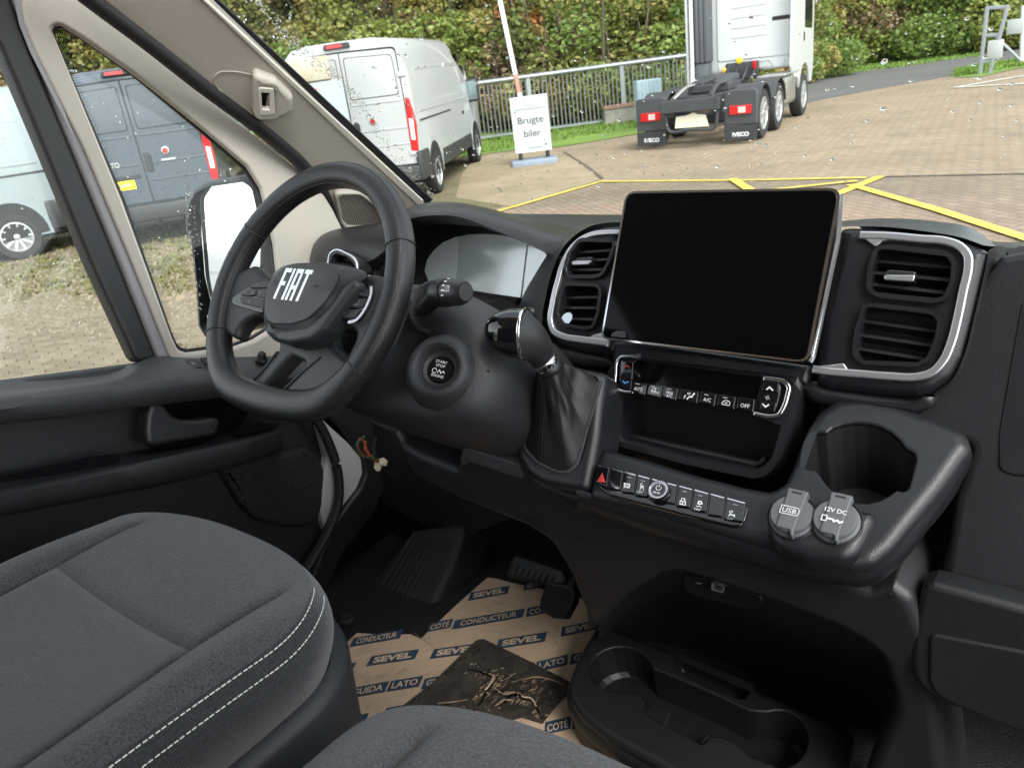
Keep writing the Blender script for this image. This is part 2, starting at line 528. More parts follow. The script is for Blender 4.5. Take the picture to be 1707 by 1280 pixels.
sheet('grass_verge', [(1180, 168), (1352, 120), (1460, 103), (1540, 92), (1635, 79), (1635, 88), (1610, 95), (1460, 115), (1352, 133), (1190, 178)], .008, m_grass)
sheet('grass_verge', [(1585, 124), (1618, 108), (1660, 103), (1740, 92), (1740, 108), (1690, 116), (1640, 128), (1600, 130)], .012, m_grass)
sheet('grass_verge', [(760, 245), (820, 236), (930, 219), (1010, 207), (1075, 198), (1075, 222), (930, 246), (850, 252), (770, 262)], .008, m_grass)
sheet('grass_verge', [(-28, 24), (-15.6, 15.6), (-9.3, 19.6), (-9.3, 27), (-9, 60), (-60, 60), (-60, 10)], .004, m_grass, world_pts=True)
def line(name, pts, wid, m, z=.008):
    """painted line on the ground; wid in metres"""
    p = [ground_pt(a, b_) for a, b_ in pts]; vs = []; fs = []
    for i in range(len(p)-1):
        d = (p[i+1]-p[i]); d.z = 0; d.normalize(); n = V((-d.y, d.x, 0))*wid/2; k = len(vs)
        vs += [p[i]-d*wid*.3+n, p[i]-d*wid*.3-n, p[i+1]+d*wid*.3-n, p[i+1]+d*wid*.3+n]
        fs.append([k+3, k+2, k+1, k] if False else [k, k+1, k+2, k+3])
    for i, v in enumerate(vs): v.z = z+.001*(i//4)
    return tag(mesh(name, vs, fs, m, smooth=False), kind='structure')
line('yellow_marking', [(800, 362), (1000, 304)], .10, m_yellow, .010)
line('yellow_marking', [(1000, 304), (1240, 302), (1440, 298)], .10, m_yellow, .014)
line('yellow_marking', [(1466, 297), (1380, 332)], .13, m_yellow, .018)
line('yellow_marking', [(1420, 311), (1560, 352), (1707, 400), (1900, 470)], .12, m_yellow, .022)
line('yellow_marking', [(1425, 305), (1300, 318), (1180, 335)], .10, m_yellow, .026)
line('yellow_marking', [(1222, 302), (1250, 320), (1300, 350)], .13, m_yellow, .030)
line('white_marking', [(1592, 147), (1690, 130), (1900, 100)], .16, m_whitep, .012)
line('white_marking', [(1592, 147), (1720, 140), (1900, 130)], .16, m_whitep, .016)
line('drain_joint', [(1466, 296), (1707, 291), (2100, 283)], .07, mat('drain iron', (.05, .045, .04), .6), .010)
line('paving_joint', [(940, 254), (975, 276), (1004, 298)], .06, mat('joint dirt', (.10, .08, .055), .9), .010)

# interlocking pavers in the near yard, each its own stone
m_stone = [mat('paver stone', c, .85, grain=(60, .6, .004), var=.25, vscale=14, dirt=((.13, .12, .06), 16)) for c in ((.19, .155, .105), (.165, .133, .088), (.21, .172, .118))]
hexv = [(-.115, 0), (-.07, -.055), (.07, -.055), (.115, 0), (.07, .055), (-.07, .055)]
def hex_mesh():
    vs = [(x, y, 0) for x, y in hexv] + [(x*.985, y*.97, .042) for x, y in hexv] + [(x*.965, y*.95, .048) for x, y in hexv]
    fs = [[i, (i+1) % 6, 6+(i+1) % 6, 6+i] for i in range(6)] + [[6+i, 6+(i+1) % 6, 12+(i+1) % 6, 12+i] for i in range(6)] + [[12+i for i in range(6)]]
    return vs, fs
hm = []
for m_ in m_stone:
    me = bpy.data.meshes.new('paver'); v_, f_ = hex_mesh(); me.from_pydata(v_, [], f_); me.materials.append(m_); hm.append(me)
rp = random.Random(11)
def project(P):
    d = P-CAM; z_ = d.dot(FW)
    return (853.5+FPX*d.dot(RT)/z_, 640-FPX*d.dot(UP)/z_, z_)
cand = []
ang = radians(24)
for i in range(-90, 90):
    for j in range(-120, 120):
        x = i*.19; y = j*.112+(.056 if i % 2 else 0)
        X = -7.0+x*cos(ang)-y*sin(ang); Y = 2.0+x*sin(ang)+y*cos(ang)
        a, b_, z_ = project(V((X, Y, 0)))
        if z_ > 0 and -15 < a < 470 and 462 < b_ < 650 and not (270 < a < 300 and b_ > 600):
            edge = 500+10*sin(a*.05)+rp.uniform(-8, 8)
            if b_ > edge: cand.append(((V((X, Y, 0))-CAM).length, X, Y))
cand.sort()
gravel = bpy.data.objects['gravel_yard']
far = MB()
for k, (d_, X, Y) in enumerate(cand):
    zz = -.040+rp.uniform(-.003, .003); rot = ang+pi/2*0+rp.gauss(0, .03)
    if k < 290:
        o = link('paver', rp.choice(hm), gravel); o.location = (X, Y, zz); o.rotation_euler = (rp.gauss(0, .012), rp.gauss(0, .012), rot)
    else:
        v_, f_ = hex_mesh()
        far.add(([(X+x*cos(rot)-y*sin(rot), Y+x*sin(rot)+y*cos(rot), zz+z_) for x, y, z_ in v_], f_))
if far.v: tag(far.build('far_paver', m_stone[0], gravel, smooth=False), kind='stuff')

# ------------------------------------------------------------------ trees
def leaf_mat(name, ramp_cols, orange):
    ramp_cols = [(c[0]*2.0, c[1]*1.8, c[2]*2.2) for c in ramp_cols]
    m, t, b = nodes(name)
    a = t.nodes.new('ShaderNodeAttribute'); a.attribute_name = 'tone'
    oi = t.nodes.new('ShaderNodeObjectInfo')
    n0 = tex(t, 'Noise', .45, Detail=3)
    s1 = t.nodes.new('ShaderNodeMath'); s1.operation = 'MULTIPLY_ADD'; s1.inputs[1].default_value = .55
    t.links.new(a.outputs['Fac'], s1.inputs[0])
    s2 = t.nodes.new('ShaderNodeMath'); s2.operation = 'MULTIPLY_ADD'; s2.inputs[1].default_value = .8; s2.inputs[2].default_value = -.28
    t.links.new(n0.outputs['Fac'], s2.inputs[0]); t.links.new(s2.outputs[0], s1.inputs[2])
    s3 = t.nodes.new('ShaderNodeMath'); s3.operation = 'MULTIPLY_ADD'; s3.inputs[1].default_value = .25
    t.links.new(oi.outputs['Random'], s3.inputs[0]); t.links.new(s1.outputs[0], s3.inputs[2])
    r = t.nodes.new('ShaderNodeValToRGB'); e = r.color_ramp.elements
    e[0].position = .1; e[0].color = (*ramp_cols[0], 1); e[1].position = .95; e[1].color = (*ramp_cols[-1], 1)
    for i, c in enumerate(ramp_cols[1:-1]):
        q = e.new(.1+.85*(i+1)/(len(ramp_cols)-1)); q.color = (*c, 1)
    t.links.new(s3.outputs[0], r.inputs[0])
    n1 = tex(t, 'Noise', .38, Detail=2)
    c1 = t.nodes.new('ShaderNodeTexCoord'); mp = t.nodes.new('ShaderNodeMapping'); t.links.new(c1.outputs['Object'], mp.inputs[0])
    t.links.new(oi.outputs['Location'], mp.inputs['Location']); t.links.new(mp.outputs[0], n1.inputs['Vector'])
    ro = ramp(t, n1.outputs['Fac'], orange, orange+.04)
    x = mix_col(t, ro.outputs[0], r.outputs[0], (.50, .17, .05))
    t.links.new(x.outputs[2], b.inputs['Base Color'])
    b.inputs['Roughness'].default_value = .55
    tr = t.nodes.new('ShaderNodeBsdfTranslucent'); t.links.new(x.outputs[2], tr.inputs[0])
    mx = t.nodes.new('ShaderNodeMixShader'); mx.inputs[0].default_value = .35
    t.links.new(b.outputs[0], mx.inputs[1]); t.links.new(tr.outputs[0], mx.inputs[2])
    t.links.new(mx.outputs[0], t.nodes['Material Output'].inputs[0])
    return m
m_leaf = leaf_mat('autumn tree leaves', [(.035, .055, .012), (.075, .105, .022), (.14, .155, .035), (.20, .17, .045), (.16, .11, .04)], .70)
m_leaf2 = leaf_mat('green hedge leaves', [(.04, .075, .014), (.085, .14, .026), (.15, .19, .04), (.22, .215, .05)], .80)
m_leaf3 = leaf_mat('dry brown shrub leaves', [(.06, .05, .02), (.12, .10, .045), (.19, .15, .075), (.13, .12, .04)], .78)
m_bark = mat('bark', (.13, .105, .075), .9, grain=(30, .8, .02), var=.3, vscale=3)
def leaves(seed, n, blobs, size, gap=.0):
    """leaf faces spread through clumps (centre, radii)"""
    R = random.Random(seed); vs = []; fs = []; tones = []
    tot = sum(r[0]*r[1]*r[2] for c, r in blobs)
    for c, r in blobs:
        k = int(n*(r[0]*r[1]*r[2])/tot); tb = R.uniform(-.2, .2)
        for _ in range(k):
            while True:
                p = V((R.uniform(-1, 1), R.uniform(-1, 1), R.uniform(-1, 1)))
                if .25 < p.length < 1: break
            p = p.normalized()*(p.length**.5)
            q = V((c[0]+p.x*r[0], c[1]+p.y*r[1], c[2]+p.z*r[2]))
            if q.z < .05: continue
            a = V((R.gauss(0, 1), R.gauss(0, 1), R.gauss(0, .6))).normalized(); b_ = a.cross(V((R.gauss(0, 1), R.gauss(0, 1), R.gauss(0, 1)))).normalized()
            s = size*R.uniform(.6, 1.4); i = len(vs)
            vs += [q-a*s*.6, q+b_*s*.38, q+a*s*.6, q-b_*s*.38]
            fs.append([i, i+1, i+2, i+3]); tones.append(min(1, max(0, R.gauss(.5, .15)+tb*.7)))
    return vs, fs, tones
def leaf_mesh(name, data, m):
    me = bpy.data.meshes.new(name); me.from_pydata(data[0], [], data[1]); me.materials.append(m)
    at_ = me.attributes.new('tone', 'FLOAT', 'FACE'); at_.data.foreach_set('value', data[2]); me.update()
    return me
tree_kinds = []
for k in range(4):
    R = random.Random(20+k); H = 11+R.uniform(-1, 1.5); bl = []
    for i in range(60):
        z_ = 1.2+(H-1.2)*((i+.5)/60); f = (z_-1.2)/(H-1.2)
        rad = (1.0-.55*abs(f-.4)/.6)*2.9
        an = i*2.4+R.uniform(-.4, .4); d_ = rad*R.uniform(.25, .95); s = R.uniform(.55, 1.05)
        bl.append(((d_*cos(an), d_*sin(an), z_), (s*1.15, s*1.15, s*.75)))
    ml = leaf_mesh('crown', leaves(40+k, 26000, bl, .115), m_leaf if k != 2 else m_leaf2)
    mb = MB()
    lean = V((R.uniform(-.4, .4), R.uniform(-.4, .4), 0))
    mb.add(tube_vf([V((0, 0, -.2)), V((0, 0, 1.5)), V((0, 0, H*.5))+lean, V((0, 0, H*.9))+lean*2], [.19, .15, .10, .03], n=10, seg=8))
    for i in range(0, 60, 4):
        c, r = bl[i]; z0 = c[2]*.72
        mb.add(tube_vf([V((0, 0, z0))+lean*min(1, z0/(H*.5)), V((c[0]*.5, c[1]*.5, (z0+c[2])/2+.2)), V(c)], [.06, .04, .015], seg=5))
    mt = bpy.data.meshes.new('trunk'); mt.from_pydata(mb.v, [], mb.f); mt.materials.append(m_bark); mt.shade_smooth()
    tree_kinds.append((ml, mt))
bush_kinds = []; bush_stems = []
for k in range(3):
    R = random.Random(70+k); bl = []
    for i in range(26):
        z_ = R.uniform(.25, 2.3); rad = 1.5*(1-.45*z_/2.6); an = i*2.4; d_ = rad*R.uniform(.2, .9); s = R.uniform(.35, .6)
        bl.append(((d_*cos(an), d_*sin(an), z_), (s, s, s*.8)))
    sb_ = MB()
    for i in range(7):
        an = i*.9+k; d_ = .25+.12*i
        sb_.add(tube_vf([V((d_*cos(an)*.4, d_*sin(an)*.4, 0)), V((d_*cos(an)*.8, d_*sin(an)*.8, 1.1)), V((d_*cos(an)*1.2, d_*sin(an)*1.2, 2.1+.25*(i % 4)))], [.035, .028, .012], n=7, seg=5))
    ms_ = bpy.data.meshes.new('stem'); ms_.from_pydata(sb_.v, [], sb_.f); ms_.materials.append(m_bark); ms_.shade_smooth(); bush_stems.append(ms_)
    bush_kinds.append(leaf_mesh('foliage', leaves(90+k, 11000, bl, .085), (m_leaf2, m_leaf3, m_leaf)[k]))
def place_tree(x, y, k, s, rz, label):
    t_ = thing('tree', label, 'tree', (x, y, 0), 'trees behind the yard')
    t_.rotation_euler = (0, 0, rz); t_.scale = (s, s, s)
    if k == 2: t_['label'] = label.replace('autumn tree', 'green leaved tree')
    link('crown', tree_kinds[k][0], t_); link('trunk', tree_kinds[k][1], t_)
def place_bush(x, y, k, s, rz, label):
    t_ = thing('shrub', label, 'shrub', (x, y, 0), 'shrubs along the edge of the yard')
    t_.rotation_euler = (0, 0, rz); t_.scale = (s*1.1, s*1.1, s)
    t_['label'] = ('green ', 'brown ', 'yellowish ')[k]+label
    link('foliage', bush_kinds[k], t_); link('stem', bush_stems[k], t_)
RT_ = random.Random(4)
def polar(px, dist):
    d = sight(px, 200); d.z = 0; d.normalize()
    return CAM.x+d.x*dist, CAM.y+d.y*dist
WHERE = 'autumn tree in the dense wood behind the steel fence and parked vans'
for i, (px, d_) in enumerate([(-60, 33), (10, 36), (60, 31), (110, 34), (165, 30), (215, 35), (270, 31), (340, 29), (400, 36), (458, 30), (512, 33), (560, 28), (612, 30), (668, 27.5), (722, 30), (775, 28), (830, 30), (885, 28), (940, 30), (990, 28.5), (1045, 30), (1095, 28), (1140, 30.5), (1190, 29), (1245, 32), (1300, 35), (1345, 38)]):
    place_tree(*polar(px, d_), (i*3+i//4) % 4, RT_.uniform(.85, 1.12), RT_.uniform(0, 6.3), WHERE)
for i, (px, d_) in enumerate([(650, 37), (720, 36), (790, 37), (860, 36), (930, 37), (1000, 36), (1070, 37), (1140, 38), (1230, 40)]):
    place_tree(*polar(px, d_), (i+1) % 4, RT_.uniform(1.0, 1.25), RT_.uniform(0, 6.3), WHERE)
for i, (px, d_) in enumerate([(1390, 43), (1440, 44), (1490, 43), (1540, 44), (1590, 43), (1640, 45), (1690, 46), (1740, 47), (1415, 49), (1515, 50), (1610, 51), (1700, 53)]):
    place_tree(*polar(px, d_), (2, 2, 0, 2, 1, 2, 2, 0)[i % 8], RT_.uniform(.9, 1.15), RT_.uniform(0, 6.3), 'green tree standing in the hedge row across the grey road')
for i in range(36):
    px = 560+i*22; place_bush(*polar(px+RT_.uniform(-6, 6), 26.2+RT_.uniform(0, 1.6)+(max(0, px-1150)*.03)), (0, 2, 1, 0, 2)[i % 5], RT_.uniform(.9, 1.5), RT_.uniform(0, 6.3), 'shrub in the undergrowth right behind the steel fence')
for i in range(17):
    px = 1352+i*23; d_ = 40.6+RT_.uniform(0, .8)
    place_bush(*polar(px, d_), (1, 1, 1, 0, 0, 1, 0, 0)[i % 8] if px < 1480 else 0, RT_.uniform(1.1, 1.9), RT_.uniform(0, 6.3), 'shrub of the clipped hedge across the grey road' if px >= 1480 else 'shrub right of the truck across the grey road')
for i in range(12):
    place_bush(*polar(-70+i*36, 27+RT_.uniform(0, 2)), i % 3, RT_.uniform(.9, 1.4), RT_.uniform(0, 6.3), 'shrub behind the parked vans on the left')
# pebbles and low weeds on the gravel
mb = MB(); mb2 = MB()
for i in range(5200):
    px, py = RT_.uniform(-30, 470), RT_.uniform(372, 560)
    p = ground_pt(px, py)
    if i % 3:
        r_ = RT_.uniform(.012, .035); n = len(mb.v)
        for k in range(5): mb.v.append(p+V((r_*cos(k*1.256+i), r_*sin(k*1.256+i)*RT_.uniform(.7, 1.2), 0)))
        mb.v.append(p+V((RT_.gauss(0, .004), 0, r_*RT_.uniform(.5, .9))))
        mb.f += [[n+k, n+(k+1) % 5, n+5] for k in range(5)]
    elif py < 490 and i % 2:
        for q in range(6):
            o_ = V((RT_.gauss(0, .06), RT_.gauss(0, .06), 0)); n = len(mb2.v); an = RT_.uniform(0, 6.3)
            mb2.v += [p+o_+V((cos(an)*.02, sin(an)*.02, 0)), p+o_-V((cos(an)*.02, sin(an)*.02, 0)), p+o_+V((RT_.gauss(0, .03), RT_.gauss(0, .03), RT_.uniform(.02, .06)))]
            mb2.f.append([n, n+1, n+2])
tag(mb.build('pebbles', mat('pebble', (.20, .165, .115), .85, var=.4, vscale=20), smooth=False), 'loose pebbles on the mossy gravel left of the cab', kind='stuff')
tag(mb2.build('weeds', mat('low weeds', (.125, .12, .04), .9, var=.35, vscale=2), smooth=False), 'low weeds growing through the gravel left of the cab', kind='stuff')
# short grass tufts on the verges
mb = MB()
for i in range(5200):
    if i % 3 == 0: px, py = RT_.uniform(770, 1070), None; a = 262-.165*(px-770); py = a-RT_.uniform(0, 22)
    elif i % 3 == 1: px = RT_.uniform(1350, 1640); py = 133-.135*(px-1352)-RT_.uniform(0, 13)
    else: px = RT_.uniform(1590, 1735); py = 124-.16*(px-1600)+RT_.uniform(-8, 4)
    p = ground_pt(px, py); h_ = RT_.uniform(.05, .14); an = RT_.uniform(0, 6.3); n = len(mb.v)
    mb.v += [p+V((cos(an)*.03, sin(an)*.03, 0)), p-V((cos(an)*.03, sin(an)*.03, 0)), p+V((RT_.gauss(0, .03), RT_.gauss(0, .03), h_))]; mb.f.append([n, n+1, n+2])
tag(mb.build('grass', m_grass, smooth=False), 'short grass along the verges by the fence and the road', kind='stuff')

# ------------------------------------------------------------------ steel fence
m_galv = mat('galvanised steel', (.29, .31, .325), .45, metal=.4, var=.12, vscale=3)
m_bar = mat('weathered fence bar', (.15, .155, .15), .55, metal=.3, var=.15, vscale=2)
fa, fb = ground_pt(735, 246), ground_pt(1190, 183)
fd = (fb-fa); FL = fd.length; fd.normalize(); fn = V((-fd.y, fd.x, 0))
fence = thing('steel_fence', 'tall galvanised steel bar fence in front of the wood', 'fence', fa)
fence.rotation_euler = (0, 0, math.atan2(fd.y, fd.x))
FH = 1.52
def loc_mesh(name, vf, m, parent, smooth=False, sharp=35):
    me = bpy.data.meshes.new(name); me.from_pydata(vf[0], [], vf[1]); me.materials.append(m); me.update()
    if smooth: me.shade_smooth(); me.set_sharp_from_angle(angle=radians(sharp))
    return link(name, me, parent)
bar = None
nb_ = int(FL/.115)
for i in range(nb_):
    x = i*FL/nb_
    if bar is None: bar = loc_mesh('fence_bar', box_vf((-.017, -.02, .10), (.017, .02, FH-.05)), m_bar, fence)
    else:
        bar_ = link('fence_bar', bar.data, fence); bar_.location = (x, 0, 0)
pst = None
npst = max(2, int(round(FL/2.25)))
for i in range(npst+1):
    x = i*FL/npst
    if pst is None: pst = loc_mesh('fence_post', box_vf((-.055, -.06, 0), (.055, .05, FH-.02)), m_galv, fence); 
    else: p_ = link('fence_post', pst.data, fence); p_.location = (x, 0, 0)
loc_mesh('top_rail', tube_vf([V((-.2, -.03, FH)), V((FL+.1, -.03, FH))], .055, seg=10), m_galv, fence, True)
loc_mesh('bottom_rail', box_vf((-.2, -.03, .08), (FL, .03, .14)), m_galv, fence)
mb = MB()
for i in range(int(FL/.06)):
    x = i*.06; mb.add(([V((x-.012, -.03, FH+.04)), V((x+.012, -.03, FH+.04)), V((x, -.03, FH+.12))], [[0, 1, 2]]))
tag(loc_mesh('spike', (mb.v, mb.f), m_bar, fence), kind='stuff')
# low retaining wall at the fence foot
wa, wb = ground_pt(1008, 209), ground_pt(1150, 190)
m_conc = mat('weathered concrete', (.26, .24, .21), .9, grain=(40, .7, .01), var=.3, vscale=4)
wall = thing('low_wall', 'low weathered concrete wall with red coping at the fence foot', 'wall', wa)
d_ = (wb-wa); L_ = d_.length; wall.rotation_euler = (0, 0, math.atan2(d_.y, d_.x))
loc_mesh('wall_body', box_vf((0, -.12, 0), (L_, .12, .42)), m_conc, wall)
loc_mesh('coping', box_vf((-.02, -.15, .42), (L_, .15, .50)), mat('red brick coping', (.24, .14, .105), .85, var=.25, vscale=9), wall)

# ------------------------------------------------------------------ A-board sign, barrier boom, cabinet, gate
sg = ground_pt(892, 273)
sd_ = (CAM-sg); sd_.z = 0; sd_.normalize()
sr = V((0, 0, 1)).cross(sd_)
sign = thing('forecourt_sign', 'white upright sign board on a grey foot reading Brugte biler', 'sign', sg)
SP = Pl(sg+V((0, 0, .75)), sd_+V((0, 0, .05)), sr)
m_signw = mat('sign face', (.40, .415, .41), .5, var=.05)
m_signf = mat('sign frame', (.50, .51, .51), .4, metal=.5)
m_ink2 = mat('black sign print', (.03, .03, .03), .6)
plate('board', SP, [(-.34, -.50), (.34, -.50), (.34, .50), (-.34, .50)], m_signw, sign, px=False, depth=.05, bev=.005)
plate('frame', SP.off(.006), [(-.365, -.525), (.365, -.525), (.365, .525), (-.365, .525)], m_signf, sign, px=False, depth=.06, bev=.006, holes=[[(-.33, -.49), (.33, -.49), (.33, .49), (-.33, .49)]])
for x in (-.27, .27): mesh('leg', *bbox_vf(tuple(sg+sr*x+V((-.03, -.03, .06))), tuple(sg+sr*x+V((.03, .03, .24))), .004), m_ink2, sign)
bv_ = plate_vf(Pl(sg+V((0, 0, .10)), (0, 0, 1), sr), [(-.46, -.26), (.46, -.26), (.46, .26), (-.46, .26)], px=False, depth=.10, bev=.03, r=.06)
mesh('foot', *bv_, mat('sign foot plastic', (.20, .235, .29), .6, var=.1), sign)
text_on('Brugte', SP.off(.001), .0, .065, .125, m_ink2, sign, w=.50, px_in=False, bold=.006)
text_on('biler', SP.off(.001), .01, -.165, .125, m_ink2, sign, w=.33, px_in=False, bold=.006)
mb = MB()
for a, b_, y_ in ((-.28, -.20, .285), (-.17, .02, .29), (.03, .25, .285), (-.09, .16, -.44)):
    mb.add(stroke_vf(SP.off(.001), [(a, y_), (b_, y_)], .035, px=False))
for pts in ([(-.08, .34), (-.08, .43), (.07, .43), (.07, .34)], [(-.05, .37), (.04, .37)]): mb.add(stroke_vf(SP.off(.001), pts, .014, closed=len(pts) > 2, px=False))
mb.build('small_print', mat('grey sign print', (.28, .29, .29), .6), sign, smooth=False)
bg_ = ground_pt(876, 238)
boom = thing('barrier_boom', 'raised white barrier boom with a red band rising behind the sign', 'barrier', bg_)
b0 = at(869, 172, y=bg_.y); b1 = at(808, -120, y=bg_.y); bm_ = (b1-b0)
def seg_(a, c): return [b0+bm_*a, b0+bm_*c]
m_wh = mat('white boom paint', (.72, .72, .71), .4); m_rd = mat('red boom paint', (.42, .20, .15), .5)
tube('arm', seg_(.17, 1), (.075, .05), m_wh, boom, seg=10)
tube('red_band', seg_(.06, .17), (.074, .049), m_rd, boom, seg=10)
tube('arm', seg_(-.12, .06), (.075, .05), m_wh, boom, seg=10)
mesh('drive_post', *bbox_vf(tuple(bg_+V((-.16, -.13, 0))), tuple(bg_+V((.16, .13, .95))), .03), m_galv, boom)
cg = ground_pt(1085, 205)
cab = thing('utility_cabinet', 'pale blue ribbed metal cabinet by the fence behind the truck', 'cabinet', cg)
cr = fd; cn = -fn if (-fn).dot(CAM-cg) > 0 else fn
CPp = Pl(cg+V((0, 0, .72)), cn, cr)
m_cab = mat('pale blue enamel', (.40, .50, .56), .45, var=.08)
plate('body', CPp, [(-.32, -.70), (.34, -.70), (.34, .36), (-.32, .36)], m_cab, cab, px=False, depth=.35, bev=.015)
for k in range(6): plate('rib', CPp.off(.018), [(-.29+k*.105, -.68), (-.235+k*.105, -.68), (-.235+k*.105, .33), (-.29+k*.105, .33)], m_cab, cab, px=False, depth=.018, bev=.008)
gg = ground_pt(1638, 124)
gate = thing('gate_frame', 'galvanised double gate post with cross plates by the grey road', 'gate post', gg)
gy = gg.y
def gpoint(px, py): return at(px, py, y=gy)
for top, bot in (((1646, 12), (1634, 124)), ((1680, 10), (1650, 122))):
    tube('post', [gpoint(*bot), gpoint(*top)], (.075, .05), m_galv, gate, seg=8, power=6)
for a, c in (((1644, 14), (1682, 12)), ((1640, 60), (1668, 58)), ((1634, 104), (1655, 100))):
    tube('cross_plate', [gpoint(*a), gpoint(*c)], (.05, .05), m_galv, gate, seg=8, power=5)
tube('gate_arm', [gpoint(1660, 62), gpoint(1700, 100)], .04, m_galv, gate, seg=8)
mesh('lock_box', *bbox_vf(tuple(gpoint(1658, 84)+V((-.18, -.08, -.22))), tuple(gpoint(1658, 84)+V((.2, .08, .26))), .03), m_signw, gate)
wp = thing('white_post', 'white post carrying a small sign at the right edge', 'post', ground_pt(1703, 106))
tube('pole', [ground_pt(1703, 106), at(1706, 10, y=ground_pt(1703, 106).y)], .07, m_wh, wp, seg=10)
q_ = at(1694, 44, y=ground_pt(1703, 106).y-.1)
mesh('sign_plate', *bbox_vf(tuple(q_+V((-.24, -.02, -.22))), tuple(q_+V((.2, .02, .20))), .01), m_signw, wp)

# ------------------------------------------------------------------ vans (local axes: x forward, y left, origin under the rear axle)
m_tyre = mat('tyre rubber', (.018, .018, .019), .75, grain=(60, .4, .004))
m_rim = mat('alloy wheel', (.55, .56, .57), .35, metal=.7)
m_blackp = mat('black body plastic', (.028, .029, .031), .55, grain=(90, .4, .002))
m_redl = mat('red lamp lens', (.50, .008, .012), .12, coat=.6)
m_whl = mat('clear lamp lens', (.70, .68, .66), .15, coat=.6)
m_darkglass = mat('dark car glass', (.012, .014, .016), .04, coat=.5)
m_yplate = mat('yellow number plate', (.78, .60, .01), .45)
def wheel_parts(parent, x, y, r, side, name='wheel', spokes=10, w_=.21):
    ax = V((0, side, 0)); c = V((x, y, r))
    ty = loc_mesh(name, lathe_vf([(r*.62, -w_), (r*.93, -w_*.98), (r, -w_*.8), (r, -w_*.15), (r*.95, 0), (r*.66, .0), (r*.64, -.03)], c, ax, 28), m_tyre, parent, True)
    rm = loc_mesh('rim', lathe_vf([(r*.66, -.02), (r*.62, -.005), (r*.58, -.03), (r*.56, -.07), (r*.1, -.07)], c, ax, 28), m_slat, ty, True)
    mb = MB(); 
    for k in range(spokes):
        an = 2*pi*k/spokes; d = V((cos(an), 0, sin(an)))
        mb.add(tube_vf([c+d*(r*.08)+ax*(-.03), c+d*(r*.60)+ax*(-.015)], [(.03, .012), (.022, .012)], seg=6, up=ax))
    mb.add(lathe_vf([(r*.66, -.02), (r*.655, .0), (r*.60, .002), (r*.58, -.03)], c, ax, 28)); mb.add(lathe_vf([(r*.16, -.05), (r*.16, -.015), (r*.12, -.008), (.001, -.008)], c, ax, 16))
    loc_mesh('spokes', (mb.v, mb.f), m_rim, rm, True)
    return ty
